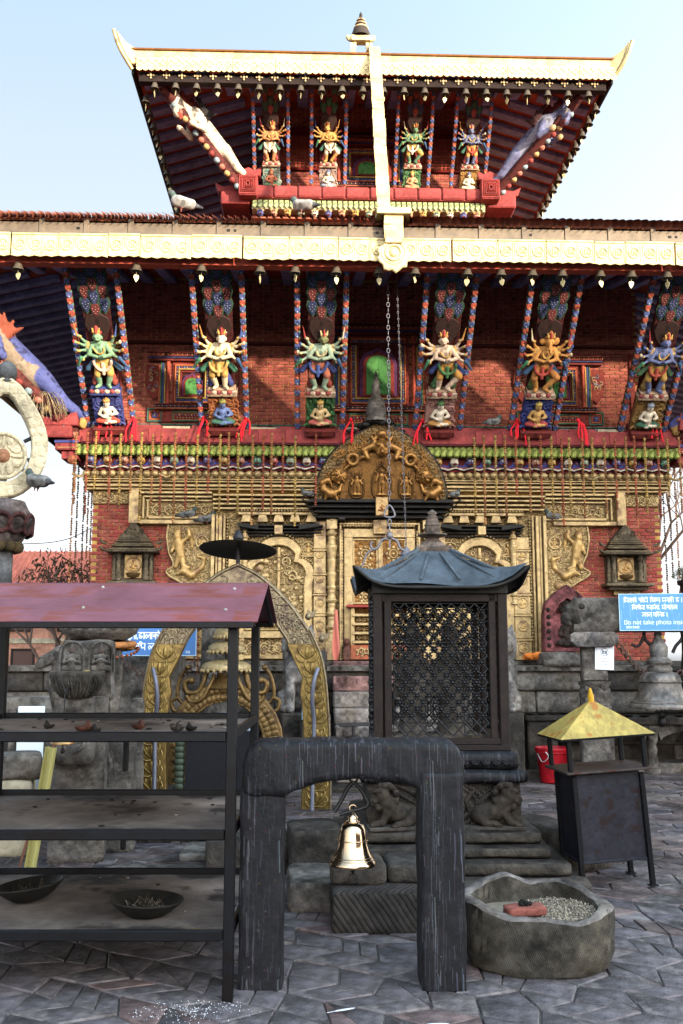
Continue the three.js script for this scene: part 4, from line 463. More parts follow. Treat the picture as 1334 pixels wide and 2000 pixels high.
  for (const s of [-1, 1]) p.push([s * 0.11, 0.65, 0.04, s * 0.17, 0.55, 0.1, 0.036, 0.03, skin], [s * 0.17, 0.55, 0.1, s * 0.05, 0.53, 0.15, 0.03, 0.024, skin]);
  const hx = [0.03, -0.045, 0.05, -0.035][swap % 4] * (lion ? -1.2 : 1), bend = (y) => hx * Math.sin(y * 5.2); for (const q of p) if (q.e) q.e[0] += bend(q.e[1]); else { q[0] += bend(q[1]); q[3] += bend(q[4]); }
  return mb().add(sdf(p, 0.0125, 0.009)).geo();
}
const lotus = (m, w, y, z, c1, c2) => { for (let k = 0; k < 6; k++) m.sph(w / 10, (k - 2.5) * w / 6, y, z, k % 2 ? c1 : c2, [1, 0.9, 0.7], 7); return m; };
function strut(x, z0, y0, z1, y1, D, S, label) {
  const g = new THREE.Group(); g.name = 'strut'; temple.add(g); g.position.set(x, y0, z0); const L = Math.hypot(z1 - z0, y1 - y0); g.rotation.x = Math.atan2(z1 - z0, y1 - y0); if (label) g.userData.label = label; const u = L / 2.72;
  mb().box(0.38 * u, L, 0.1 * u, 0, L / 2, -0.04 * u, '#4c1517').box(0.46 * u, 0.1 * u, 0.3 * u, 0, 0.05 * u, 0.08 * u, '#7a2422').build('beam', M.paint, g);
  // lower block with a seated figure in a carved setting
  const bl = mb().box(0.42 * u, 0.52 * u, 0.12 * u, 0, 0.37 * u, 0.05 * u, S.bg); for (let k = 0; k < 46; k++) { const a = rnd(-0.2, 0.2) * u, b = rnd(0.12, 0.62) * u; if (Math.abs(a) < 0.1 * u && b > 0.2 * u && b < 0.52 * u) continue; S.leafy ? bl.sph(0.04 * u, a, b, 0.115 * u, rnd() < 0.5 ? S.bg : S.bg2, [0.7, 1.2, 0.6], 5) : bl.tor(0.035 * u, 0.017 * u, a, b, 0.112 * u, rnd() < 0.55 ? S.bg : S.bg2, [0, 0, rnd(6)], 4.4, 8, 5); } for (let k = 0; k < 7; k++) bl.tor(0.035 * u, 0.02 * u, (k - 3) * 0.065 * u, 0.14 * u, 0.15 * u, k % 2 ? S.bg : S.bg2, [0, 0, 0], PI, 8, 5); const bo = bl.build('carved_setting', M.paint, g);
  mb().add(seated(S.skin, S.cloth, S.hat), [0, 0.16 * u, 0.13 * u], undefined, 0.42 * u).build('seated_figure', M.paint, bo);
  const lt = lotus(mb().box(0.44 * u, 0.05 * u, 0.2 * u, 0, 0.66 * u, 0.07 * u, S.base || '#b89a82').box(0.4 * u, 0.03 * u, 0.16 * u, 0, 0.735 * u, 0.07 * u, S.base || '#b89a82'), 0.44 * u, 0.695 * u, 0.15 * u, '#d9bfae', '#9c4046'); lt.build('lotus_pedestal', M.paint, g);
  mesh('deity', deityG(D), M.paint, g, [0, 0.75 * u, 0.09 * u], [-0.1, 0, 0]).scale.set(0.95 * u, 0.96 * u, 0.95 * u);
  const ha = mb().ext(tear(0.34 * u, 0.4 * u), 0.03 * u, 0, 1.45 * u, 0.0, '#35201f', undefined, 0.01); ha.build('halo', M.paint, g);
  const lv = mb(), cs = D.leaf || ['#6a2a30', '#2c3a70', '#2c5242']; for (let r = 0; r < 5; r++) for (let c = -1; c <= 1; c++) { const yy = (1.78 + r * 0.19 + (c ? 0.07 : 0)) * u; if (yy > L - 0.1) continue; const q = cs[(r + Math.abs(c)) % 2]; lv.ext(tear(0.17 * u, 0.27 * u), 0.012 * u, c * 0.125 * u, yy, 0.005 + (c ? 0 : 0.012), cs[2], undefined, 0.004).ext(tear(0.12 * u, 0.2 * u), 0.01 * u, c * 0.125 * u, yy + 0.035 * u, 0.018 + (c ? 0 : 0.012), q, undefined, 0.004); for (let k = 0; k < 7; k++) lv.sph(0.009 * u, (c * 0.13 + [0, -0.025, 0.025, -0.04, 0.04, 0, 0][k]) * u, yy + (0.09 + [0, 0.03, 0.03, 0.07, 0.07, 0.06, 0.1][k]) * u, 0.034 * u + (c ? 0 : 0.012), q === cs[0] ? '#a87068' : '#8088a8', undefined, 4); } lv.build('leaf_carving', M.paint, g);
  return g;
}
const DE = [
  { skin: '#6fa383', skirt: '#c49a2c', sash: '#d9b0a0', crown: '#b03028', scarf: '#3a6a9a', scarf2: '#a8443a' },
  { skin: '#dfcfae', skirt: '#b98f2e', sash: '#c9a24a', crown: '#7c1f24', face: '#e8dcc4', lion: true, scarf: '#3b8c74', scarf2: '#3a4a9a' },
  { skin: '#8fb0a0', skirt: '#b0604a', sash: '#3a58a8', crown: '#26201e', face: '#6f7a4e', swap: 1, scarf: '#3a4a9a', scarf2: '#9a3a30', jewel: '#d8bd86' },
  { skin: '#d8c0b0', skirt: '#c08a24', sash: '#3f7a4a', crown: '#a8564a', scarf: '#3a4f9e', scarf2: '#3f7a4a', swap: 2 },
  { skin: '#c98a28', skirt: '#c07a20', sash: '#b03a30', crown: '#a8642a', trunk: true, scarf: '#3a6aa0', scarf2: '#5a7a3a', swap: 3 },
  { skin: '#5f72b4', skirt: '#b08a2c', sash: '#a8402e', crown: '#a8642a', scarf: '#4a7a5a', scarf2: '#b09040', swap: 1 },
];
const SE = [
  { bg: '#333f96', bg2: '#4a58ac', skin: '#e3d8c8', cloth: '#b8432c', hat: '#c08a30', base: '#3a4798' }, { bg: '#a85a24', bg2: '#b8702c', skin: '#5a78c0', cloth: '#3a7a6a', hat: '#8a8a3a' }, { bg: '#2f6a3a', bg2: '#3f8048', skin: '#d8bb84', cloth: '#c05a54', hat: '#c8a23a', leafy: true },
  { bg: '#b88a86', bg2: '#a06a6a', skin: '#e6ddd0', cloth: '#c08a2c', hat: '#4a7a4a' }, { bg: '#2f3f94', bg2: '#3f52ac', skin: '#cfa04a', cloth: '#b03a44', hat: '#c0a83a' }, { bg: '#8f6a2a', bg2: '#a07c38', skin: '#dfd6c8', cloth: '#2f6a54', hat: '#8aa0c0' },
];
const SX = [-3.95, -2.3, -0.9, 0.84, 2.26, 3.9];
SX.forEach((x, i) => strut(x, 0.46, 4.86, 2.32, 6.74, DE[i], SE[i], ['green-skinned deity strut at the left corner', 'white lion-faced deity strut', 'pale green deity strut with dark face', 'white deity strut with green sash', 'orange deity strut with trunk', 'blue-skinned deity strut at the right corner'][i]));
const UX = [-1.75, -0.74, 0.76, 1.78];
UX.forEach((x, i) => strut(x, -2.05, 9.82, -0.8, 11.35, [{ skin: '#cf8a4a', skirt: '#c8b8a0', sash: '#e0d6c4', crown: '#8a5a2a', swap: 1, leaf: ['#8c3028', '#3a5a4a', '#2b4a3a'] }, { skin: '#cf983a', skirt: '#cfc4b0', sash: '#e0d6c4', crown: '#b0702a', swap: 2, leaf: ['#7c2430', '#2f6a50', '#2b5a40'] }, { skin: '#5f9272', skirt: '#c9a03a', sash: '#e0d8c8', crown: '#8a6a2a', swap: 3, leaf: ['#8c3028', '#3a3a6a', '#2b4a3a'] }, { skin: '#6a7aac', skirt: '#d0982c', sash: '#b03a2c', crown: '#6a5a8a', leaf: ['#8c3028', '#2f5a48', '#33406a'] }][i], [{ bg: '#8fa6a0', bg2: '#5a8a8a', skin: '#b8694a', cloth: '#4a7a5a', hat: '#7a4a2a' }, { bg: '#a08a8a', bg2: '#c0a8a0', skin: '#dcd4c8', cloth: '#7a8aa8', hat: '#5a6a9a' }, { bg: '#3f7a4a', bg2: '#5f9a5a', skin: '#cf9a6a', cloth: '#c08a6a', hat: '#c8a23a' }, { bg: '#a0762a', bg2: '#b88a3a', skin: '#e3dccc', cloth: '#c8bca8', hat: '#5a6a9a' }][i], ['orange deity strut of the upper tier', 'yellow deity strut of the upper tier', 'green deity strut of the upper tier', 'blue-grey deity strut of the upper tier'][i]));
// thin lotus-bud rods between the struts
function rodG(L, u) { const m = mb().box(0.075 * u, L, 0.09 * u, 0, L / 2, -0.03 * u, '#7a2a22'); const n = Math.round(L / (0.115 * u)); for (let k = 0; k < n; k++) { const y = (k + 0.1) * L / n, c = k % 2 ? '#b84a34' : '#4a63b0'; m.ext(tear(0.085 * u, 0.12 * u), 0.03 * u, 0, y, 0.02 * u, c, undefined, 0.006).sph(0.02 * u, 0, y + 0.035 * u, 0.055 * u, k % 2 ? '#d88a60' : '#8fa4dc', [1, 1.2, 0.6], 5); for (const s of [-1, 1]) m.sph(0.03 * u, s * 0.038 * u, y + 0.1 * u, 0.01, k % 2 ? '#3f7a5a' : '#5a9074', [0.6, 1.2, 0.7], 5); } return m.geo(); }
{ const gl = rodG(2.66, 0.8), gu = rodG(1.95, 0.66), al = Math.atan2(1.86, 1.9), au = Math.atan2(1.25, 1.5);
  SX.forEach((x) => { for (const s of [-1, 1]) mesh('rod', gl, M.paint, temple, [x + s * 0.33, 4.86, 0.46], [al, 0, 0]); });
  UX.forEach((x) => { for (const s of [-1, 1]) mesh('rod', gu, M.paint, temple, [x + s * 0.3, 9.82, -2.05], [au, 0, 0]); }); }
// corner beasts: long rampant griffins carrying the hips
function beast(pal, base, tip, len) {
  const { body: b, belly, mane, hoof, wing } = pal;
  const p = [[-0.1, 0.04, 0.05, -0.1, 0.3, 0.12, 0.07, 0.075, b], [0.12, 0.04, 0, 0.11, 0.32, 0.08, 0.07, 0.08, b], [-0.1, 0.3, 0.12, -0.08, 0.68, 0.04, 0.085, 0.13, b], [0.11, 0.32, 0.08, 0.09, 0.68, 0.02, 0.09, 0.13, b], [-0.1, 0.03, 0.08, -0.1, 0.0, 0.18, 0.055, 0.045, hoof], [0.12, 0.03, 0.02, 0.12, 0, 0.14, 0.055, 0.045, hoof],
    [0, 0.7, 0.02, 0, 1.0, 0.05, 0.16, 0.12, belly], [0, 1.0, 0.05, 0, 1.42, 0.1, 0.13, 0.2, belly], [0, 0.75, -0.05, 0, 1.4, 0.0, 0.13, 0.17, b], [-0.14, 1.4, 0.12, -0.22, 1.22, 0.3, 0.085, 0.06, b], [-0.22, 1.22, 0.3, -0.18, 1.44, 0.4, 0.055, 0.045, b], [0.14, 1.4, 0.12, 0.22, 1.2, 0.28, 0.085, 0.06, b], [0.22, 1.2, 0.28, 0.18, 1.4, 0.4, 0.055, 0.045, b], { e: [-0.18, 1.47, 0.42, 0.06, 0.06, 0.06], c: hoof }, { e: [0.18, 1.43, 0.42, 0.06, 0.06, 0.06], c: hoof },
    [0, 1.46, 0.1, 0, 1.7, 0.16, 0.15, 0.1, b], { e: [0, 1.78, 0.22, 0.12, 0.14, 0.15], c: b }, [0, 1.76, 0.3, 0, 1.68, 0.42, 0.1, 0.06, b], [-0.05, 1.67, 0.42, 0.05, 1.67, 0.42, 0.035, 0.035, mane], [0, 1.62, 0.34, 0, 1.6, 0.42, 0.05, 0.035, mane], { e: [-0.075, 1.83, 0.31, 0.035, 0.035, 0.03], c: '#efe6d6' }, { e: [0.075, 1.83, 0.31, 0.035, 0.035, 0.03], c: '#efe6d6' }, [-0.078, 1.83, 0.34, -0.078, 1.83, 0.341, 0.014, 0.014, '#111111'], [0.078, 1.83, 0.34, 0.078, 1.83, 0.341, 0.014, 0.014, '#111111'],
    [-0.09, 1.87, 0.16, -0.14, 2.06, 0.12, 0.045, 0.015, b], [0.09, 1.87, 0.16, 0.14, 2.06, 0.12, 0.045, 0.015, b], [0, 1.9, 0.16, 0, 2.12, 0.08, 0.04, 0.012, mane]];
  for (let k = 0; k < 7; k++) p.push([0, 1.2 + k * 0.1, -0.1 + (k > 4 ? 0.1 : 0), 0, 1.26 + k * 0.1, -0.22 + (k > 4 ? 0.1 : 0), 0.08, 0.035, mane]);
  for (const s of [-1, 1]) for (let k = 0; k < 5; k++) p.push([s * 0.16, 1.3, -0.04, s * (0.2 + k * 0.035), 1.72 - k * 0.12, -0.16, 0.05, 0.02, wing]); for (let k = 0; k < 5; k++) { const y = 0.12 + k * 0.1; p.push([-0.19, y, 0.09, 0, y, 0.13, 0.012, 0.012, mane]); }
  const o = mesh('corner_beast', mb().add(sdf(p, 0.026, 0.03)).geo(), M.paint, temple); const y = V(...tip).sub(V(...base)).normalize(), zz = V(Math.sign(tip[0]) * 0.75, -0.6, 0.75), z = zz.sub(y.clone().multiplyScalar(zz.dot(y))).normalize(), x = V().crossVectors(y, z); o.quaternion.setFromRotationMatrix(new THREE.Matrix4().makeBasis(x, y, z)); o.position.set(...base); o.scale.set(0.85 * len / 2.05, len / 2.05, 0.85 * len / 2.05); o.userData.label = pal.label;
  const k = mb().rod([0, 0, 0], [0, len * 1.12, 0], 0.09, 0.09, '#5a2020', 6); for (let i = 0; i < 14; i++) k.sph(0.06, 0.03, len * (0.05 + i * 0.07), 0.07, ['#b86a5a', '#7c9ab0', '#8a3030', '#c0a060'][i % 4], undefined, 6); const kb = k.build('hip_beam', M.paint, temple, base); kb.quaternion.copy(o.quaternion); kb.position.y -= 0.26;
}
for (const s of [-1, 1]) {
  beast({ body: '#4655a6', belly: '#8a7c70', mane: '#b0603c', hoof: '#b8903a', wing: '#9a4630', label: s < 0 ? 'blue corner beast at the left of the lower tier' : 'blue corner beast at the right of the lower tier' }, [s * 4.38, 4.96, 0.42], [s * 6.0, 6.5, 1.75], 2.55);
  beast(s < 0 ? { body: '#d8ccc0', belly: '#e2d8ce', mane: '#a04038', hoof: '#c8b8a8', wing: '#2a2a30', label: 'white horse-headed corner beast' } : { body: '#6a74ac', belly: '#8a94bc', mane: '#7a3030', hoof: '#c0a878', wing: '#4a2a30', label: 'blue corner beast of the upper tier' }, [s * 2.2, 9.95, -1.95], [s * 3.5, 11.2, -0.75], 2.0);
}
// a painted carved window
function paintedWindow(x, y, z, w, h, big) {
  const g = new THREE.Group(); g.name = 'window'; temple.add(g); g.position.set(x, y, z);
  const P = ['#8c2420', '#c8682c', '#35488e', '#b89a3c', '#3f7a62', '#7c1f1c'];
  const f = mb(), H = h / 2, W = w / 2; ring(f, -W, W, 0, h, 0, 0.05, 0.05, P[0]); ring(f, -W + 0.055, W - 0.055, 0.055, h - 0.055, 0, 0.03, 0.09, P[1]); ring(f, -W + 0.09, W - 0.09, 0.09, h - 0.09, 0, 0.045, 0.07, P[2]); ring(f, -W + 0.14, W - 0.14, 0.14, h - 0.14, 0, 0.03, 0.1, P[3]); ring(f, -W + 0.175, W - 0.175, 0.175, h - 0.175, 0, 0.04, 0.06, P[5]); f.bb(-W + 0.21, W - 0.21, 0.21, h - 0.21, -0.03, 0.015, '#4c1515');
  for (const s of [-1, 1]) beadsV(f, s * (W - 0.112), 0.12, h - 0.12, 0.075, 0.016, 0.06, ['#c8b08a', '#b04a3a', '#7a94c8'], 5); beads(f, -W + 0.12, W - 0.12, h - 0.112, 0.075, 0.016, 0.06, ['#c8b08a', '#b04a3a', '#7a94c8'], 5); f.build('window_frame', M.paint, g);
  const iw = W - 0.22, arch = (r, hh) => { const o = [[-r, 0.21], [r, 0.21]]; for (let k = 0; k <= 12; k++) { const a = PI * k / 12; o.push([Math.cos(a) * r, hh + Math.sin(a) * r * 0.75 + (k === 6 ? 0.03 : 0) + 0.014 * Math.cos(a * 8)]); } return o; };
  mb().ext(arch(iw * 0.96, h - 0.22 - iw * 0.85), 0.05, 0, 0, 0.015, '#5c2a6a', undefined, 0.006).ext(arch(iw * 0.8, h - 0.26 - iw * 0.8), 0.05, 0, 0, 0.03, '#8c2420', undefined, 0.006).build('ogee_arch', M.paint, g);
  for (const s of [-1, 1]) { const r = iw * 0.62, hh = h - 0.3 - iw * 0.72, a = [[0.004, 0.23], [r, 0.23], [r, hh]]; for (let k = 1; k <= 8; k++) { const q = PI / 2 * k / 8; a.push([Math.max(0.004, Math.cos(q) * r), hh + Math.sin(q) * r * 0.8]); } const o = a.map(([x1, y1]) => [s * x1, y1]); mb().ext(s < 0 ? o.reverse() : o, 0.02, 0, 0, 0.085, s < 0 ? '#3f9444' : '#378a3e', undefined, 0.003).build('shutter', M.paint, g); }
  for (const s of [-1, 1]) { const cx = s * (W + 0.1); mb().lathe([[0.05, 0], [0.05, 0.06], [0.03, 0.08], [0.045, 0.16], [0.03, 0.24], [0.04, 0.5], [0.03, 0.52], [0.05, 0.58], [0.05, 0.62]].map(([r, q]) => [r, q * h / 0.62]), cx, 0, 0.06, undefined, 8).build('colonnette', M.redD, g); mb().box(0.03, h, 0.03, cx + s * 0.075, h / 2, 0.03, '#c8a23a').box(0.05, h, 0.04, cx + s * 0.12, h / 2, 0.02, '#35488e').box(0.03, h, 0.05, cx + s * 0.165, h / 2, 0.02, '#3f7a62').box(0.04, h * 0.9, 0.05, cx + s * 0.205, h / 2, 0.02, '#c05a2c').build('side_strip', M.paint, g);
    const sw = [[0, 0.2], [0.1, 0.12], [0.24, 0.3], [0.3, 0.55], [0.27, h * 0.92], [0, h * 0.92]].map(([a, b]) => [s * (a + W + 0.32), b]); const wg = mb().ext(s > 0 ? sw : sw.reverse(), 0.04, 0, 0, 0.005, '#8a2a24', undefined, 0.008); for (let k = 0; k < 12; k++) wg.tor(0.035, 0.013, s * (W + 0.34 + rnd(0.2)), 0.3 + rnd(h * 0.55), 0.055, ['#b8a88a', '#7a86a8', '#b86a4a', '#a89060'][k % 4], [0, 0, rnd(6)], 4.5, 9, 5); wg.build('side_wing', M.paint, g); }
  const T = W + 0.55, top = mb(); [['#7a2420', 0.05, 0.12], ['#35488e', 0.03, 0.15], ['#a8443a', 0.05, 0.18], ['#6a1c1c', 0.03, 0.22]].reduce((yy, [c, t, d]) => { top.bb(-T, T, yy, yy + t - 0.004, 0, d, c); return yy + t; }, h + 0.01); beads(top, -T, T, h + 0.12, 0.19, 0.017, 0.055, ['#b89a5a', '#9a3a30'], 5); top.build('lintel', M.paint, g);
  const B = W + 0.38, sl = mb(); [['#6a1f1c', 0.03, 0.22], ['#35488e', 0.03, 0.18], ['#a8583a', 0.04, 0.16]].reduce((yy, [c, t, d]) => { sl.bb(-B, B, yy - t, yy - 0.004, 0, d, c); return yy - t; }, 0); beads(sl, -B, B, -0.045, 0.19, 0.014, 0.045, ['#cfc0a0', '#9a3a30'], 5); sl.build('sill', M.paint, g);
  const lw = mb(); lw.bb(-B + 0.1, B - 0.1, -0.34, -0.1, 0, 0.05, '#8a2a24'); ring(lw, -W + 0.02, W - 0.02, -0.33, -0.12, 0.03, 0.025, 0.05, '#3f7a62'); ring(lw, -W + 0.05, W - 0.05, -0.3, -0.15, 0.03, 0.02, 0.04, '#b86a3a'); beads(lw, -W + 0.08, W - 0.08, -0.2, 0.065, 0.02, 0.07, ['#6f80b8', '#c8b08a'], 5); beads(lw, -W + 0.08, W - 0.08, -0.255, 0.06, 0.014, 0.035, ['#7a1c1c', '#c8b0a0'], 4); for (const s of [-1, 1]) { ring(lw, s > 0 ? W + 0.22 : -W - 0.56, s > 0 ? W + 0.56 : -W - 0.22, -0.34, -0.06, 0, 0.03, 0.06, '#3f7a72'); ring(lw, s > 0 ? W + 0.26 : -W - 0.52, s > 0 ? W + 0.52 : -W - 0.26, -0.3, -0.1, 0, 0.03, 0.05, '#c05a2c'); for (let k = 0; k < 8; k++) lw.sph(0.025, s * (W + 0.39) + Math.cos(k * PI / 4) * 0.04, -0.2 + Math.sin(k * PI / 4) * 0.04, 0.03, '#4f62b8', [1, 1, 0.6], 5); lw.sph(0.02, s * (W + 0.39), -0.2, 0.05, '#d0a860', undefined, 5); } lw.build('apron', M.paint, g);
  return g;
}
paintedWindow(-2.84, 5.3, 0, 0.92, 0.92).scale.set(0.66, 0.74, 0.9); paintedWindow(2.8, 5.3, 0, 0.92, 0.92).scale.set(0.66, 0.74, 0.9); paintedWindow(0, 5.3, 0, 1.2, 1.35, true).scale.set(0.78, 0.84, 0.9);
{ // painted band above the ledge and upper tier ledge
  const b = mb(); for (let x = -3.9; x < 3.9; x += 0.23) { b.bb(x, x + 0.2, 4.89, 4.99, 0, 0.05, ['#a86a5a', '#8a3a34', '#9a7a6a'][rnd(3) | 0]); for (let k = 0; k < 6; k++) b.sph(0.022, x + 0.1 + Math.cos(k * PI / 3) * 0.03, 4.94 + Math.sin(k * PI / 3) * 0.03, 0.052, '#7a8ac0', [1, 1, 0.5], 4); } for (const s of [-1, 1]) b.bb(s * 3.95 - 0.04, s * 3.95 + 0.04, 5.0, 6.2, 0, 0.04, '#8a2a24'); b.bb(-4.0, 4.0, 5.0, 5.02, 0, 0.045, '#3f7a72'); b.bb(-4.0, 4.0, 6.27, 6.31, 0, 0.1, '#5a1c1c'); b.build('painted_band', M.paint, temple);
  const u = mb().bb(-2.15, 2.15, 9.62, 9.82, -3, -1.88).bb(-2.1, 2.1, 9.3, 9.62, -3, -2.2); const ul = u.build('upper_ledge', M.red, temple); for (let k = 0; k < 10; k++) mb().bb(-2.14 + k * 0.43, -2.14 + k * 0.43 + 0.42, 9.63, 9.84 + rnd(0.01), -1.98, -1.84 + rnd(0.01), undefined, 0.025).build('ledge_block', M.red, ul);
  const us = mb().ext([[-0.03, 0], [0.03, 0], [0.03, -0.1], [0, -0.13], [-0.03, -0.1]], 0.03, 0, 0, 0, '#a8c080', undefined, 0.008).geo(); for (let k = 0; k < 44; k++) mesh('green_scale', us, M.paint, ul, [-2.05 + k * 4.1 / 43, 9.6, -1.96]); mb().bb(-2.1, 2.1, 9.46, 9.6, -2.3, -1.97, '#c8c8a0').bb(-2.1, 2.1, 9.27, 9.3, -2.3, -1.95, '#a85a3a').build('ledge_band', M.paint, ul);
  const hc = ['#5a63b0', '#c9982e', '#d8cfc2', '#c98a6a', '#8fb09a'].map((c) => mb().add(sdf([{ e: [0, 0, 0, 0.06, 0.07, 0.055], c }, [-0.05, 0.06, 0, 0.05, 0.06, 0, 0.025, 0.025, '#c9a24a'], [-0.02, 0.02, 0.05, -0.02, 0.02, 0.051, 0.012, 0.012, '#302020'], [0.02, 0.02, 0.05, 0.02, 0.02, 0.051, 0.012, 0.012, '#302020'], [-0.02, -0.035, 0.045, 0.02, -0.035, 0.045, 0.012, 0.012, '#7c1f22']], 0.011, 0.01)).geo()); for (let k = 0; k < 17; k++) mesh('mask', hc[(k * 3) % 5], M.paint, ul, [-1.95 + k * 3.9 / 16, 9.39, -2.0]);
  for (const s of [-1, 1]) { const c = mb().bb(s * 2.16 - 0.17, s * 2.16 + 0.17, 9.6, 9.98, -2.3, -1.72, undefined, 0.02).bb(s * 2.4 - 0.26, s * 2.4 + 0.26, 9.55, 9.8, -2.8, -1.95, undefined, 0.02).ext([[-0.2, 0], [0.2, 0], [0.24, 0.16], [0.12, 0.08], [0, 0.14], [-0.12, 0.08], [-0.24, 0.16]], 0.2, s * 2.16, 9.98, -1.95, undefined, undefined, 0.01).ext([[-0.28, 0], [0.28, 0], [0.34, 0.15], [0.2, 0.07], [0, 0.11], [-0.2, 0.07], [-0.34, 0.15]], 0.2, s * 2.42, 9.8, -2.2, undefined, undefined, 0.01); for (let k = 0; k < 5; k++) ring(c, s * 2.16 - 0.16 + k * 0.03, s * 2.16 + 0.16 - k * 0.03, 9.62 + k * 0.03, 9.96 - k * 0.03, -1.74 + k * 0.004, 0.018, 0.03 + k * 0.006, k % 2 ? '#e8b090' : undefined); c.build('corner_bracket', M.red, ul); }
  // upper windows: a lattice band and a painted centre window
  const w = paintedWindow(0, 10.2, -2.5, 1.1, 0.9); w.scale.setScalar(0.82);
  const lt = mb(); for (const s of [-1, 1]) { for (let k = 0; k < 12; k++) { lt.bar([s * (0.95 + k * 0.075), 10.5, -2.46], [s * (0.95 + k * 0.075), 11.15, -2.46], 0.012, 0.012).bar([s * 0.9, 10.5 + k * 0.055, -2.45], [s * 1.85, 10.5 + k * 0.055, -2.45], 0.012, 0.012); } ring(lt, s > 0 ? 0.88 : -1.88, s > 0 ? 1.88 : -0.88, 10.46, 11.2, -2.5, 0.05, 0.06, '#8a3a2c'); } lt.bb(-1.9, 1.9, 11.22, 11.28, -2.52, -2.4, '#8a3030'); lt.build('window_lattice', M.redD, temple);
}
{ // dark carved aedicules on the brick wall
  M.nicheS = mat('aged_gilt_stone', '#6a5f4c', { r: 0.7, m: 0.15, map: 'stone', ms: 0.5, bump: 'rough', bs: 0.2, bk: 0.005 }); const roofL = (m, w, y, d, t) => m.bb(-w, w, y, y + t * 0.4, 0, d, undefined, 0.012).bb(-w * 0.92, w * 0.92, y + t * 0.4, y + t, 0, d * 0.8, undefined, 0.015);
  for (const [x, dy, w] of [[-3.64, 0, 1], [3.7, -0.01, 1]]) {
    const g = new THREE.Group(); g.name = 'wall_niche'; temple.add(g); g.position.set(x, 2.62 + dy, 0.01);
    const r = mb(); roofL(r, 0.38, 0.42, 0.3, 0.07); roofL(r, 0.31, 0.51, 0.24, 0.06); roofL(r, 0.26, 0.58, 0.2, 0.06); r.ext([[-0.21, 0], [0.21, 0], [0.1, 0.13], [0, 0.24], [-0.1, 0.13]], 0.13, 0, 0.645, 0.01, undefined, undefined, 0.01); for (const s of [-1, 1]) for (const q of [0, 0.1]) r.tube([[s * 0.36, 0.45 + q, 0.28], [s * 0.42, 0.46 + q, 0.31], [s * 0.45, 0.5 + q, 0.32]], 0.022, undefined, 6, 5); for (let k = 0; k < 16; k++) r.tor(0.025, 0.01, rnd(-0.12, 0.12), 0.68 + rnd(0.1), 0.15, undefined, [0, 0, rnd(6)], 4.6, 8, 4); r.build('niche_roof', M.nicheS, g);
    for (const s of [-1, 1]) mb().lathe([[0.045, 0], [0.045, 0.05], [0.03, 0.07], [0.045, 0.13], [0.03, 0.17], [0.04, 0.27], [0.03, 0.3], [0.05, 0.36], [0.05, 0.42]], s * 0.2, 0.02, 0.15, undefined, 8).bb(s * 0.27 - 0.025, s * 0.27 + 0.025, 0.02, 0.42, 0, 0.14).build('niche_column', M.nicheS, g);
    mb().bb(-0.28, 0.28, 0.0, 0.43, 0, 0.06).build('niche_back', M.nicheS, g);
    const pq = mb().bb(-0.13, 0.13, 0.05, 0.4, 0.05, 0.09).tor(0.11, 0.014, 0, 0.25, 0.09, undefined, undefined, 6.3, 16, 5).add(seatG, [0, 0.15, 0.08], undefined, [0.2, 0.2, 0.12], '#fff0d0').lathe([[0.02, 0], [0.09, 0.03], [0.11, 0.08]], 0, 0.05, 0.08, undefined, 10); pq.build('niche_plaque', M.bronze, g);
    mb().bb(-0.36, 0.36, -0.05, 0.0, 0, 0.28, undefined, 0.012).bb(-0.3, 0.3, -0.1, -0.05, 0, 0.2, undefined, 0.012).build('niche_shelf', M.nicheS, g); mb().bb(-0.2, 0.2, -0.17, -0.1, 0, 0.1).build('niche_base', M.goldC, g);
  }
}
// ---------------------------------------------------------------- things hanging on the temple
{ // gilt banner running down from the finial
  const b = thing('gilt_banner', 'long gilded metal banner hanging down the centre of both roofs', 'banner', 0, 0, 0), m0 = [[0, 13.6, -4.0], [0, 11.62, -0.45], [0, 11.3, -0.24], [0, 9.6, 0.55], [0, 7.95, 1.3]];
  const plate = (a, c, w) => { const n = Math.max(1, Math.round(Math.hypot(c[1] - a[1], c[2] - a[2]) / 0.24)); for (let k = 0; k < n; k++) { const p = (t) => [rnd(-0.006, 0.006), lerp(a[1], c[1], t), lerp(a[2], c[2], t)]; mb().bar(p(k / n), p((k + 0.98) / n), w + rnd(-0.008, 0.008), 0.02).build('banner_plate', M.goldF, b); } };
  for (let k = 0; k < 4; k++) plate(m0[k], m0[k + 1], 0.19); plate([0, 7.95, 1.3], [0, 7.42, 2.3], 0.21); plate([0, 7.42, 2.3], [0, 7.14, 2.86], 0.3); plate([0, 7.14, 2.86], [0, 6.78, 2.83], 0.24);
  mb().bb(-0.22, 0.22, 7.08, 7.16, 2.5, 2.92).build('banner_saddle', M.goldF, b);
  const e = mb().bb(-0.11, 0.11, 6.72, 6.95, 2.79, 2.85); const o = []; for (let k = 0; k < 26; k++) { const a = k / 26 * 2 * PI, r = 0.19 + 0.018 * Math.cos(a * 9), q = Math.sin(a) < -0.6 ? 1.12 : 1; o.push([Math.cos(a) * r, Math.sin(a) * r * q]); } e.ext(o, 0.02, 0, 6.58, 2.78, undefined, undefined, 0.012).tor(0.1, 0.02, 0, 6.6, 2.815, undefined, undefined, 6.3, 18, 6).sph(0.06, 0, 6.6, 2.81, undefined, [1, 1, 0.6], 10).tor(0.15, 0.012, 0, 6.6, 2.81, undefined, undefined, 6.3, 22, 5); e.build('banner_medallion', M.goldF, b);
}
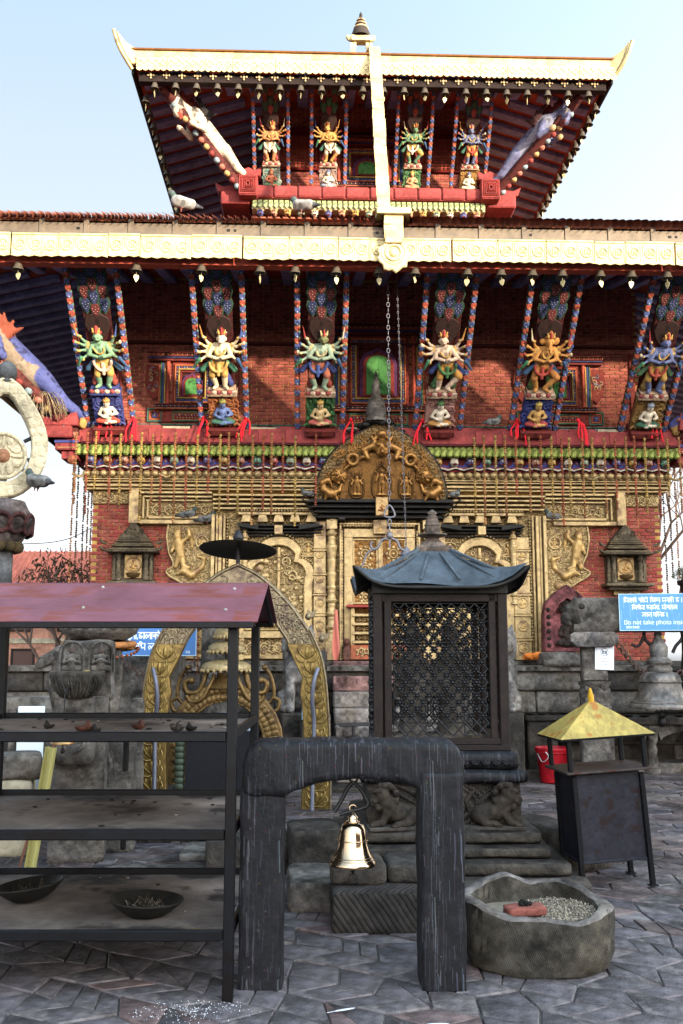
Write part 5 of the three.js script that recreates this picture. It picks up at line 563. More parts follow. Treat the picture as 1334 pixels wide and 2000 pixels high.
{ // wind bells under the eaves
  const bell = mb().lathe([[0.0, 0.14], [0.025, 0.135], [0.045, 0.11], [0.055, 0.06], [0.075, 0.01], [0.085, 0], [0.075, 0.004]], 0, -0.2, 0, undefined, 12).tor(0.02, 0.006, 0, -0.045, 0, undefined, undefined, 6.3, 8, 4).rod([0, 0.06, 0], [0, -0.06, 0], 0.005, 0.005, undefined, 4).geo();
  const leafS = []; for (let k = 0; k <= 16; k++) { const a = k / 16 * 2 * PI; leafS.push([0.055 * Math.pow(Math.abs(Math.sin(a)), 0.9) * Math.sign(Math.sin(a)), -0.05 - 0.075 * Math.cos(a) * (Math.cos(a) > 0 ? -0.7 : 1.15) * -1]); }
  const leafG = mb().ext([[0, -0.16], [0.03, -0.12], [0.055, -0.07], [0.058, -0.035], [0.04, -0.01], [0.012, -0.005], [0, -0.02], [-0.012, -0.005], [-0.04, -0.01], [-0.058, -0.035], [-0.055, -0.07], [-0.03, -0.12]], 0.004, 0, -0.06, -0.002, undefined, undefined, 0.002).rod([0, 0.08, 0], [0, -0.075, 0], 0.004, 0.004, undefined, 4).geo();
  const hang = (x, y, z, s, label, group) => { const t = thing('wind_bell', label, 'bell', x, y, z, 0, group); t.scale.setScalar(s); mesh('bell', bell, M.bell, t); const l = mesh('clapper_leaf', leafG, M.leafM, t, [0, -0.2, 0], [rnd(-0.3, 0.3), rnd(-1.5, 1.5), rnd(-0.15, 0.15)]); l.scale.setScalar(0.62); return t; };
  M.bell = mat('bell_bronze', '#6a5f52', { r: 0.5, m: 0.4, map: 'mottle', ms: 0.3 }); M.leafM = mat('bell_leaf', '#b3a67c', { r: 0.5, m: 0.35 });
  for (let k = 0; k < 22; k++) hang(-3.64 + k * 0.345, 11.0, -0.5, 0.95, `small wind bell under the front upper eave, ${ord(k)} from left`, 'wind bells of the upper eave');
  for (const s of [-1, 1]) for (let k = 0; k < 12; k++) hang(s * 3.86, 11.02, -0.95 - k * 0.42, 0.95, `small wind bell under the ${s < 0 ? 'left' : 'right'} upper eave, ${ord(k)} from the front`, 'wind bells of the upper eave');
  [-4.78, -3.28, -2.45, -1.7, -1.25, -0.72, -0.17, 0.3, 0.98, 1.42, 1.83, 2.22, 2.72, 3.13, 3.6].forEach((x, k) => hang(x, 6.6, 2.54, 0.95, `wind bell with leaf clapper under the lower eave, ${ord(k)} from left`, 'wind bells of the lower eave'));
}
{ // marigold garlands hung along the ledge
  const cols = [['#b07a3c', '#9a6030'], ['#b0562e', '#94482a'], ['#b8963c', '#a08030']];
  const mk = (L, c, r = 0.022) => { const m = mb(); const g = new THREE.IcosahedronGeometry(r, 0); for (let y = 0, k = 0; y < L; y += 0.034, k++) if (k % 9 !== 8) m.add(g, [rnd(-0.004, 0.004), -y, rnd(-0.004, 0.004)], [rnd(3), rnd(3), 0], [1, 0.8, 1], c[(k / 3 | 0) % 2]); m.rod([0, 0.04, 0], [0, -L, 0], 0.003, 0.003, '#8a5a3a', 4); return m.geo(); };
  const Ls = [1.05, 1.2, 0.85, 1.3, 1.12], G = Ls.flatMap((L) => cols.map((c) => mk(L, c)));
  const xs = []; for (let k = 0; k < 21; k++) xs.push(-4.42 + k * 0.158 + rnd(-0.03, 0.03)); xs.push(-0.96); for (let k = 0; k < 20; k++) xs.push(1.35 + k * 0.158 + rnd(-0.03, 0.03)); let i = 0;
  xs.forEach((x, k) => { const o = mesh('marigold_garland', G[(k * 4 + (k / 3 | 0)) % 15], M.paint, null, [x, 4.7 + rnd(-0.02, 0.03), 0.68]); const left = x < 0; if (k === 22) i = 0; tag(o, `bead garland of dried marigolds hanging from red ledge, ${ord(left ? k : k - 22)} from ${left ? 'the left corner' : 'the gilded arch rightwards'}`, 'garland', 'marigold garlands on the ledge'); });
  const GL = [1.9, 2.1, 1.6, 1.75, 1.4].map((L, k) => mk(L, k % 2 ? ['#5a4a3a', '#6a5038'] : cols[0], 0.02));
  for (const s of [-1, 1]) for (let k = 0; k < 14; k++) { const o = mesh('marigold_garland', GL[(k * 3) % 5], M.paint, null, [s * 4.62, 4.5, -0.1 - k * 0.35 + rnd(-0.1, 0.1)]); tag(o, `long dark garland hanging off the ${s < 0 ? 'left' : 'right'} side ledge, ${ord(k)} from the front`, 'garland', `long garlands on the ${s < 0 ? 'left' : 'right'} side ledge`); }
}
{ // lamp chains before the torana
  const link = (m, x, y0, y1, z, r, dx = 0) => { const n = Math.round((y0 - y1) / (r * 2.9)); for (let k = 0; k < n; k++) { const t = k / n; m.tor(r, r * 0.28, x + dx * t, lerp(y0, y1, t), z, undefined, [0, k % 2 ? PI / 2 : 0.2, 0], 6.3, 8, 4, [0.75, 1.15, 1]); } return m; };
  const c = thing('lamp_chain', 'thick iron chain with triangle ring and scrolled lamp hook before the door', 'chain', 0, 0, 0); link(mb(), 0.0, 6.9, 3.5, 1.9, 0.028).build('chain', M.chain = mat('chain_iron', '#6d6a70', { r: 0.5, m: 0.5 }), c);
  mb().tube([[0, 3.5, 1.9], [-0.07, 3.36, 1.9], [0, 3.34, 1.9], [0.07, 3.36, 1.9]], 0.014, undefined, 20, 5, true).tor(0.035, 0.01, 0, 3.27, 1.9, undefined, undefined, 6.3, 10, 5, [0.7, 1.3, 1]).tor(0.035, 0.01, 0, 3.17, 1.9, undefined, [0, 1.5, 0], 6.3, 10, 5, [0.7, 1.3, 1]).sph(0.045, 0, 3.1, 1.9, undefined, [1, 1.2, 1]).tube([[0, 3.07, 1.9], [-0.1, 3.04, 1.9], [-0.16, 2.94, 1.9], [-0.22, 2.92, 1.9], [-0.25, 2.98, 1.9], [-0.22, 3.02, 1.9]], 0.018, undefined, 20, 5).tube([[0, 3.07, 1.9], [0.09, 3.03, 1.9], [0.14, 2.93, 1.9], [0.2, 2.9, 1.9]], 0.018, undefined, 14, 5).rod([0, 3.05, 1.9], [0, 2.94, 1.9], 0.012, 0.012).tube([[-0.22, 2.92, 1.9], [-0.3, 2.86, 1.9], [-0.33, 2.78, 1.9], [-0.36, 2.7, 1.9]], 0.014, undefined, 10, 5).build('hook', M.chain, c);
  const c2 = thing('bell_chain', 'thin iron chain hanging beside the thicker chain before the door', 'chain', 0, 0, 0); link(mb(), 0.12, 6.9, 2.95, 1.86, 0.016, 0.1).build('chain', M.chain, c2); mb().lathe([[0.02, 0.1], [0.05, 0.05], [0.09, 0.0], [0.1, -0.02], [0.08, -0.01]], 0.22, 2.86, 1.86, undefined, 10).build('small_bell', M.chain, c2);
}
// ribbons on the ledge
[[-4.02, 4.88, 0.6], [-3.62, 4.88, 0.6], [-2.6, 4.88, 0.6], [-1.98, 4.88, 0.6], [-0.45, 4.86, 0.62], [0.6, 4.86, 0.62], [2.0, 4.88, 0.6], [2.9, 4.88, 0.62], [4.1, 4.9, 0.6]].forEach(([x, y, z], k) => {
  const m = mb(); for (let i = 0; i < 4; i++) { const a = rnd(-0.12, 0.12), L = rnd(0.15, 0.3); const pts = [[0, 0.1, 0], [a * 0.5 + 0.02, 0.04, 0.02], [a, -L * 0.4, 0.05], [a * 1.2 + rnd(-0.03, 0.03), -L, 0.07]]; m.tube(pts, 0.014, undefined, 8, 4); } m.sph(0.03, 0, 0.1, 0.02, undefined, undefined, 6);
  tag(m.build('red_ribbon', mats.ribbon || mat('ribbon', '#c4202c', { r: 0.8 }), null, [x, y, z]), `torn red cloth ribbon tied on the temple ledge, ${ord(k)} from left`, 'ribbon', 'red ribbons on the ledge');
});
// pigeons
function pigeonG(tone) { const a = tone ? '#9a9ea6' : '#7c828c', b = '#4c515c'; return mb().add(sdf([[-0.07, 0.08, 0, 0.06, 0.1, 0, 0.055, 0.06, a], [0.06, 0.1, 0, 0.11, 0.17, 0, 0.045, 0.03, '#3f5a5a'], { e: [0.115, 0.19, 0, 0.03, 0.028, 0.026], c: b }, [0.14, 0.187, 0, 0.163, 0.18, 0, 0.009, 0.004, '#4a4038'], [-0.08, 0.08, 0, -0.19, 0.055, 0, 0.035, 0.014, b], [-0.1, 0.09, 0.035, 0.04, 0.11, 0.05, 0.022, 0.035, a], [-0.1, 0.09, -0.035, 0.04, 0.11, -0.05, 0.022, 0.035, a], [-0.05, 0.1, 0.062, -0.03, 0.075, 0.058, 0.012, 0.012, b], [0.01, 0.06, 0.02, 0.02, 0.0, 0.02, 0.01, 0.007, '#a0504a'], [0.01, 0.06, -0.02, 0.02, 0.0, -0.02, 0.01, 0.007, '#a0504a']], 0.0105, 0.02)).geo(); }
{ const p = [pigeonG(0), pigeonG(1)]; [[-2.86, 3.545, 0.1, 0.1, 0, 'grey pigeon on gilded frame left of portal, leftmost of the two', 1.15], [-2.58, 3.47, 0.16, 0.2, 0, 'grey pigeon on gilded frame left of portal, nearer the arch', 1.15], [2.62, 3.545, 0.1, 3.3, 0, 'grey pigeon perched on gilded frame right of portal', 1.1], [1.64, 4.86, 0.66, 0.2, 0, 'dark pigeon standing on the red ledge right of the torana', 1.1], [-1.08, 3.82, 0.5, 2.6, 0, 'pigeon beside the left foot of the bronze torana', 0.9], [1.08, 3.82, 0.5, 0.6, 0, 'pigeon beside the right foot of the bronze torana', 0.9]].forEach(([x, y, z, r, k, l, s]) => { const o = mesh('pigeon', p[k], M.paint, null, [x, y, z], [0, r, 0]); o.scale.setScalar(s * 0.82); tag(o, l, 'pigeon'); });
  [[-2.72, 7.28, 2.45, 3.3, 1, 'pale pigeon perched on the left of the lower roof tiles', 1.3], [-1.15, 7.27, 2.45, 2.6, 1, 'pale pigeon on lower roof tiles left of the banner', 1.3]].forEach(([x, y, z, r, k, l, s]) => { const o = mesh('pigeon', p[k], M.paint, null, [x, y, z], [0, r, 0]); o.scale.setScalar(s); tag(o, l, 'pigeon'); }); }

// ---------------------------------------------------------------- ground and paving
const ground = mesh('ground', (() => { const g = new THREE.PlaneGeometry(300, 300).toNonIndexed(); g.rotateX(-PI / 2); g.translate(0, 0.006, 0); triUV(g); return g; })(), mat('packed_dirt', '#5f5955', { r: 1, map: 'mottle', ms: 0.7, bump: 'rough', bs: 0.4, bk: 0.01, vc: false })); ground.userData = { kind: 'structure' };
{
  const mtl = ['#716c6c', '#6a6667', '#766f6d', '#666263', '#7b6a66', '#736d6e'].map((h, i) => mat('paving_stone_' + i, h, { r: 0.62 + 0.05 * (i % 3), map: 'stone', ms: 0.9 + 0.13 * i, bump: 'rough', bs: 0.35, bk: 0.012, vc: false }));
  const poly = (pts, y, far) => { // inset, bevelled slab
    const n = pts.length, cx = pts.reduce((s, p) => s + p[0], 0) / n, cz = pts.reduce((s, p) => s + p[1], 0) / n, gap = far ? 0.008 : 0.006;
    const sh = (k) => pts.map(([x, z]) => { const dx = cx - x, dz = cz - z, L = Math.hypot(dx, dz); return [x + dx / L * k, z + dz / L * k]; }), a = sh(gap), b = sh(gap + 0.008), P = [], tx = rnd(-0.015, 0.015), tz = rnd(-0.015, 0.015), h = (x, z) => y + (x - cx) * tx + (z - cz) * tz;
    for (let i = 1; i < n - 1; i++) for (const q of [0, i + 1, i]) P.push(b[q][0] - cx, h(...b[q]), b[q][1] - cz);
    for (let i = 0; i < n; i++) { const j = (i + 1) % n, A = [a[i][0] - cx, h(...a[i]) - 0.009, a[i][1] - cz], B = [a[j][0] - cx, h(...a[j]) - 0.009, a[j][1] - cz], C = [b[j][0] - cx, h(...b[j]), b[j][1] - cz], D = [b[i][0] - cx, h(...b[i]), b[i][1] - cz], A0 = [A[0], -0.02, A[2]], B0 = [B[0], -0.02, B[2]]; P.push(...A, ...D, ...C, ...A, ...C, ...B, ...A0, ...A, ...B, ...A0, ...B, ...B0); }
    const g = new THREE.BufferGeometry(); g.setAttribute('position', new THREE.Float32BufferAttribute(P, 3)); g.computeVertexNormals(); return [g, cx, cz];
  };
  const ca = Math.cos(0.62), sa = Math.sin(0.62), cells = [], pt = (i, j) => { const s0 = seed; seed = i * 7349 + j * 9151 + 5; rnd(); rnd(); const u = (i + (j % 2 ? 0.45 : 0)) * 0.27 + rnd(-0.042, 0.042), v = j * 0.215 + rnd(-0.034, 0.034); seed = s0; return [u * ca - v * sa - 0.5, u * sa + v * ca + 6]; };
  for (let i = -60; i < 60; i++) for (let j = -60; j < 60; j++) { const q = [pt(i, j), pt(i + 1, j), pt(i + 1, j + 1), pt(i, j + 1)], cx = (q[0][0] + q[2][0]) / 2, cz = (q[0][1] + q[2][1]) / 2; if (cz > 11.5 || cz < 1.2 || Math.abs(cx + 0.6) > 1 + (14.5 - cz) * 0.48) continue; const r = rnd(); if (r < 0.16) cells.push([q[0], q[1], q[2]], [q[0], q[2], q[3]]); else if (r < 0.45) { const m = [(q[0][0] + q[1][0]) / 2, (q[0][1] + q[1][1]) / 2], k = [(q[2][0] + q[3][0]) / 2, (q[2][1] + q[3][1]) / 2]; cells.push([q[0], m, k, q[3]], [m, q[1], q[2], k]); } else cells.push(q); }
  cells.forEach((c) => { c.d = Math.hypot(c[0][0] + 1.07 + (c[0][0] < -0.9 ? -0.4 : 0), c[0][1] - 14.5); }); cells.sort((a, b) => a.d - b.d);
  const near = cells.filter((c) => c[0][1] < 10.6), rest = mb(); let made = 0;
  near.forEach((c) => { const y = 0.013 + rnd(0.008), [g, x, z] = poly(c, y, made >= 300); if (made < 300) { triUV(g); const o = mesh('paving_stone', g, mtl[[0, 1, 3, 5, 0, 1, 2, 3, 5, 0, 1, 3, 5, 0, 1, 4][(rnd() * 16) | 0]], ground, [x, 0, z]); made++; } else rest.add(g, [x, 0, z], undefined, undefined, ['#ffffff', '#eeeaf0', '#ead8d4', '#dcdae4', '#ece0dc'][rnd(5) | 0]); });
  const o = rest.build('far_paving', mat('far_paving_stone', '#706b6b', { r: 0.7, map: 'stone', ms: 1.2, bump: 'rough', bs: 0.35, bk: 0.01 }), ground); o.userData.kind = 'stuff';
}
function rock(w, h, d, { n = 10, r = 0.05, amp = 0.012, sd = 3, fq = 5 } = {}) { // rounded, uneven stone
  const N = (l) => Math.max(3, Math.round(n * l / Math.max(w, h, d))), g = new THREE.BoxGeometry(w, h, d, N(w), N(h), N(d)), P = g.attributes.position, no = (x, y, z) => Math.sin(x * fq * 1.7 + sd) * Math.cos(y * fq * 1.3 + sd * 2) + Math.sin(z * fq * 1.9 + y * fq + sd * 3) * 0.7 + Math.sin((x + z) * fq * 3.7 + sd) * Math.sin(y * fq * 4.1) * 0.4;
  r = Math.min(r, w / 2.01, h / 2.01, d / 2.01);
  for (let i = 0; i < P.count; i++) { const x = P.getX(i), y = P.getY(i), z = P.getZ(i), ix = clamp(x, -w / 2 + r, w / 2 - r), iy = clamp(y, -h / 2 + r, h / 2 - r), iz = clamp(z, -d / 2 + r, d / 2 - r); let dx = x - ix, dy = y - iy, dz = z - iz; const L = Math.hypot(dx, dy, dz) || 1; dx /= L; dy /= L; dz /= L; const k = r + amp * no(x, y, z); P.setXYZ(i, ix + dx * k, iy + dy * k, iz + dz * k); }
  g.deleteAttribute('normal'); g.deleteAttribute('uv'); const key = new Map(), idx = g.index.array, remap = []; const np = []; for (let i = 0; i < P.count; i++) { const q = [P.getX(i), P.getY(i), P.getZ(i)].map((v) => v.toFixed(4)).join(); if (!key.has(q)) { key.set(q, np.length / 3); np.push(P.getX(i), P.getY(i), P.getZ(i)); } remap.push(key.get(q)); }
  const o = new THREE.BufferGeometry(); o.setAttribute('position', new THREE.Float32BufferAttribute(np, 3)); o.setIndex(Array.from(idx, (i) => remap[i])); o.computeVertexNormals(); return o;
}
const rk = (w, h, d, x, y, z, opt, c, r) => mb().add(rock(w, h, d, opt), [x, y, z], r, undefined, c);

{ const m = mb(), g = new THREE.IcosahedronGeometry(1, 0); for (let i = 0; i < 260; i++) { const a = rnd(6.3), q = rnd() * 0.2; m.add(g, [Math.cos(a) * q * 1.5, 0.026, Math.sin(a) * q * 0.7], [rnd(3), rnd(3), 0], [rnd(0.001, 0.0035), 0.001, rnd(0.001, 0.003)]); } tag(m.build('rice_powder', mat('white_powder', '#b9bcc4', { r: 0.95 }), null, [-1.55, 0, 10.0]), 'spill of white powder on the paving by the rack leg', 'powder').userData.kind = 'stuff'; }
// ---------------------------------------------------------------- foreground
{ // iron offering rack
  const t = thing('offering_rack', 'black iron offering rack with three shelves under a pinkish red tin roof', 'rack', -1.42, 0, 9.83, -0.0349), W = 1.5, Dp = 1.2;
  for (const [x, z] of [[0, 0], [-W, 0], [0, -Dp], [-W, -Dp]]) mb().box(0.048, 1.72, 0.048, x, 0.86, z, undefined, undefined, 0.004).build('post', M.ironD, t);
  for (const y of [0.3, 0.74, 1.18]) {
    mb().bb(-W + 0.02, -0.02, y - 0.004, y + 0.004, -Dp + 0.02, -0.02).build('shelf', M.ash, t);
    mb().bb(-W, -0.025, y - 0.03, y + 0.018, 0.0, 0.026).build('shelf_rail', M.ironD, t); mb().bb(-W, -0.025, y - 0.02, y + 0.035, -Dp - 0.024, -Dp).build('shelf_rail', M.ironD, t); for (const x of [0.0, -W]) mb().bb(x - 0.0, x + 0.02, y - 0.02, y + 0.03, -Dp + 0.025, -0.025).build('shelf_rail', M.ironD, t);
    mb().box(0.03, 0.3, 0.03, -0.75, y - 0.15, -Dp + 0.01).build('shelf_prop', M.ironD, t);
  }
  const rm = mat('tin_roof', '#7e4d5a', { r: 0.45, m: 0.05, map: 'tin', ms: 0.9, bump: 'rough', bs: 0.8, bk: 0.004 });
  const s1 = [[0.12, 1.705, 0.09], [-W - 0.15, 1.705, 0.09], [-W - 0.15, 1.935, -0.6], [0.12, 1.935, -0.6]], s2 = [[0.12, 1.935, -0.6], [-W - 0.15, 1.935, -0.6], [-W - 0.15, 1.745, -1.32], [0.12, 1.745, -1.32]];
  for (const q of [s1, s2]) { const g = new THREE.BufferGeometry(), a = q.map((v) => V(...v)), n = V().crossVectors(a[1].clone().sub(a[0]), a[3].clone().sub(a[0])).normalize().multiplyScalar(0.003); const P = []; const push = (...v) => v.forEach((p) => P.push(p.x, p.y, p.z)); const u = a.map((p) => p.clone().add(n)), l = a.map((p) => p.clone().sub(n)); push(u[0], u[1], u[2], u[0], u[2], u[3], l[0], l[2], l[1], l[0], l[3], l[2]); for (let i = 0; i < 4; i++) { const j = (i + 1) % 4; push(u[i], l[i], l[j], u[i], l[j], u[j]); } g.setAttribute('position', new THREE.Float32BufferAttribute(P, 3)); g.computeVertexNormals(); mb().add(g).build('roof_sheet', rm, t); }
  const ug = mb().bar([0.1, 1.69, 0.082], [-W - 0.14, 1.69, 0.082], 0.03, 0.03).bar([0.1, 1.735, -1.31], [-W - 0.14, 1.735, -1.31], 0.03, 0.03).bar([0.08, 1.92, -0.6], [-W, 1.92, -0.6], 0.03, 0.03); for (const x of [0.09, -W]) ug.bar([x, 1.69, 0.07], [x, 1.915, -0.6], 0.02, 0.02).bar([x, 1.915, -0.6], [x, 1.73, -1.3], 0.02, 0.02); ug.bb(-W, 0, 1.685, 1.71, -0.02, 0.02).bb(-W, 0, 1.715, 1.745, -Dp - 0.02, -Dp + 0.02).build('roof_frame', M.ironD, t);
  const sc = mb(); for (const [x, k] of [[-0.05, 0.25], [-0.05, 0.8], [-0.75, 0.3], [-0.75, 0.85], [-1.35, 0.3], [-1.35, 0.8]]) sc.sph(0.009, x, lerp(1.705, 1.935, k) + 0.006, lerp(0.09, -0.6, k), '#b0b4bc', undefined, 6); sc.build('roof_screw', M.paint, t);
  // bowls and lamp litter standing on the shelves
  const yaw = -0.0349, wp = (x, y, z) => [-1.42 + x * Math.cos(yaw) + z * Math.sin(yaw), y, 9.83 - x * Math.sin(yaw) + z * Math.cos(yaw)];
  const prof = [[0.0, 0.0], [0.09, 0.0], [0.13, 0.025], [0.18, 0.07], [0.186, 0.078], [0.178, 0.08], [0.15, 0.055], [0.1, 0.03], [0, 0.024]];
  [[-1.08, -0.56, 'sooty clay bowl near the left end of the bottom shelf', 0.95, 0.12], [-0.44, -0.3, 'sooty clay bowl full of burnt incense in middle of bottom shelf', 0.98, -0.05]].forEach(([x, z, l, s, tilt], k) => { const b = thing('clay_bowl', l, 'bowl', ...wp(x, 0.305 + (k ? 0 : 0.015), z), 0, 'clay bowls on the rack'); b.rotation.z = tilt; b.scale.setScalar(s); mb().lathe(prof, 0, 0, 0, undefined, 28).build('bowl', M.black, b); const st = mb(); for (let i = 0; i < (k ? 90 : 40); i++) { const a = rnd(6.3), q = rnd(0.11); st.rod([Math.cos(a) * q, 0.03, Math.sin(a) * q], [Math.cos(a) * q + rnd(-0.05, 0.05), 0.05 + rnd(0.03), Math.sin(a) * q + rnd(-0.05, 0.05)], 0.0018, 0.0012, ['#5a5048', '#8a8078', '#3a3430', '#6a5a48'][i % 4], 3); } for (let i = 0; i < 40; i++) { const a = rnd(6.3), q = rnd(0.12); st.sph(rnd(0.005, 0.014), Math.cos(a) * q, 0.035, Math.sin(a) * q, ['#4a4644', '#77726e', '#2a2624'][i % 3], [1, 0.5, 1], 5); } st.build('ash', M.paint, b); });
  [[-1.15, -0.12, 0.03, '#4a4640'], [-0.72, -0.1, 0.045, '#6a3a2c'], [-0.66, -0.08, 0.03, '#2c2826'], [-0.28, -0.14, 0.035, '#3a3432'], [-0.22, -0.2, 0.03, '#26221f'], [-0.5, -0.3, 0.04, '#5a3226'], [-0.96, -0.35, 0.03, '#2a2624']].forEach(([x, z, r, c], k) => { const o = mb().lathe([[0.3, 0], [0.8, 0.25], [1, 0.6], [0.9, 0.62], [0.6, 0.3], [0, 0.2]].map(([a, b]) => [a * r, b * r]), 0, 0, 0, c, 12).ext([[0, 0], [0.5, 0.4], [0.1, 1.2], [-0.5, 0.5]].map(([a, b]) => [a * r, b * r]), 0.006, r * 0.4, 0, 0, c).build('oil_lamp', M.paint, null, wp(x, 1.186, z), [0, rnd(6), 0]); tag(o, `small burnt clay oil lamp on the top shelf, ${ord([0, 3, 4, 5, 6, 2, 1][k])} from left`, 'oil lamp', 'oil lamps on the rack'); });
  [[0.74, 16], [1.18, 30], [0.3, 10]].forEach(([y, n]) => { const m = mb(); for (let i = 0; i < n; i++) m.sph(rnd(0.004, 0.013), rnd(-W + 0.08, -0.08), y + 0.008, rnd(-Dp + 0.1, -0.06), ['#23201f', '#35302e', '#8a8680', '#77682c', '#5a3030', '#2a2726'][(rnd() * rnd() * 6) | 0], [1.4, 0.5, 1], 5); const o = m.build('shelf_litter', M.paint, t); o.userData.kind = 'stuff'; });
}
{ // stone bell frame with a brass bell
  const t = thing('stone_bell_frame', 'blackened two-post stone frame streaked white, holding a brass bell', 'bell frame', -0.86, 0, 9.6, -0.02);
  rk(0.205, 0.95, 0.26, -0.42, 0.465, 0, { n: 44, r: 0.012, amp: 0.0022, fq: 13, sd: 2 }).build('post', M.stoneB, t);
  rk(0.21, 1.0, 0.26, 0.435, 0.5, 0.03, { n: 44, r: 0.012, amp: 0.0022, fq: 13, sd: 5 }).build('post', M.stoneB, t);
  { // lintel lofted along its length, sagging soffit, worn round top
    const NU = 64, NA = 28, P = [], I = [], sp = (v, e) => Math.sign(v) * Math.pow(Math.abs(v), e), bot = (x) => x < -0.3 ? 0.875 : x > 0.33 ? 0.9 : lerp(0.885, 0.905, (x + 0.3) / 0.63) + 0.065 * Math.pow(Math.sin((x + 0.3) / 0.63 * PI), 0.6);
    for (let i = 0; i <= NU; i++) { const x = lerp(-0.515, 0.545, i / NU), e = Math.min(x + 0.515, 0.545 - x), end = e < 0.1 ? Math.sqrt(Math.max(0, 1 - ((0.1 - e) / 0.1) ** 2)) : 1, tp = 1.03 + 0.118 * end, bt = bot(x) + (1 - end) * 0.012; for (let k = 0; k < NA; k++) { const a = k / NA * 2 * PI, n = 0.0018 * (Math.sin(x * 31 + a * 3) + Math.sin(x * 67 + a * 7) * 0.7 + Math.sin(x * 13 + a)); P.push(x + (i === 0 || i === NU ? 0.003 * Math.sin(a * 5) : 0), (tp + bt) / 2 + ((tp - bt) / 2 + n) * sp(Math.sin(a), 0.34), (0.135 * (0.8 + 0.2 * end) + n) * sp(Math.cos(a), 0.32)); } }
    for (let i = 0; i < NU; i++) for (let k = 0; k < NA; k++) { const a = i * NA + k, b = i * NA + (k + 1) % NA; I.push(a, a + NA, b, b, a + NA, b + NA); } for (const i of [0, NU]) { const c = P.length / 3; let y = 0; for (let k = 0; k < NA; k++) y += P[(i * NA + k) * 3 + 1] / NA; P.push(i ? 0.55 : -0.52, y, 0); for (let k = 0; k < NA; k++) { const a = i * NA + k, b = i * NA + (k + 1) % NA; i ? I.push(c, b, a) : I.push(c, a, b); } }
    const g = new THREE.BufferGeometry(); g.setAttribute('position', new THREE.Float32BufferAttribute(P, 3)); g.setIndex(I); g.computeVertexNormals(); mb().add(g, [0, 0, 0.015]).build('lintel', M.stoneB, t); }
  mb().tor(0.018, 0.006, 0.02, 0.955, 0.02, undefined, undefined, 6.3, 12, 5).tube([[0.02, 0.94, 0.02], [-0.01, 0.91, 0.02], [-0.03, 0.87, 0.02], [-0.06, 0.82, 0.02], [-0.075, 0.8, 0.02]], 0.011, undefined, 12, 6).tube([[0.02, 0.94, 0.02], [0.05, 0.91, 0.02], [0.08, 0.86, 0.02], [0.09, 0.83, 0.02], [0.06, 0.815, 0.02], [0.0, 0.8, 0.02], [-0.05, 0.785, 0.02]], 0.01, undefined, 16, 6).build('hook', M.iron, t);
  mb().rod([0.02, 1.14, 0], [0.02, 1.21, 0], 0.009, 0.009).bar([-0.05, 1.21, 0], [0.1, 1.215, 0], 0.022, 0.018).lathe([[0.04, 0], [0.045, 0.012], [0.02, 0.02], [0, 0.02]], 0.02, 1.14, 0, undefined, 12).build('peg', M.iron, t);
  const b = thing('brass_bell', 'polished brass bell hanging inside the foreground stone frame', 'bell', -0.845, 0.55, 9.62);
  M.brass = mat('polished_brass', '#bca386', { r: 0.16, m: 1 });
  mb().lathe([[0.112, 0.0], [0.116, 0.008], [0.112, 0.02], [0.098, 0.04], [0.083, 0.065], [0.073, 0.1], [0.067, 0.14], [0.062, 0.17], [0.052, 0.19], [0.03, 0.203], [0.012, 0.207], [0, 0.207]], 0, 0, 0, undefined, 40).lathe([[0.104, 0.004], [0.08, 0.05], [0.06, 0.12], [0.05, 0.18], [0, 0.19]], 0, 0, 0, undefined, 24).build('bell_body', M.brass, b);
  mb().tor(0.0745, 0.0035, 0, 0.118, 0, undefined, [PI / 2, 0, 0], 6.3, 36, 6).tor(0.104, 0.003, 0, 0.03, 0, undefined, [PI / 2, 0, 0], 6.3, 36, 6).tor(0.099, 0.0025, 0, 0.042, 0, undefined, [PI / 2, 0, 0], 6.3, 36, 6).tor(0.032, 0.004, 0, 0.203, 0, undefined, [PI / 2, 0, 0], 6.3, 24, 6).lathe([[0.03, 0.2], [0.022, 0.215], [0.026, 0.225], [0.014, 0.235], [0.008, 0.25], [0, 0.255]], 0, 0, 0, undefined, 16).tor(0.016, 0.004, 0, 0.265, 0, undefined, undefined, 6.3, 12, 5).build('bell_rings', M.brass, b);
  mb().rod([0, 0.16, 0], [0, 0.0, 0], 0.004, 0.004).lathe([[0, -0.04], [0.01, -0.03], [0.014, -0.005], [0.008, 0.01], [0, 0.012]], 0, 0, 0, undefined, 10).tor(0.022, 0.0022, 0, -0.062, 0, undefined, [0, 0.3, 0], 6.3, 18, 5).build('clapper', M.iron, b);
}
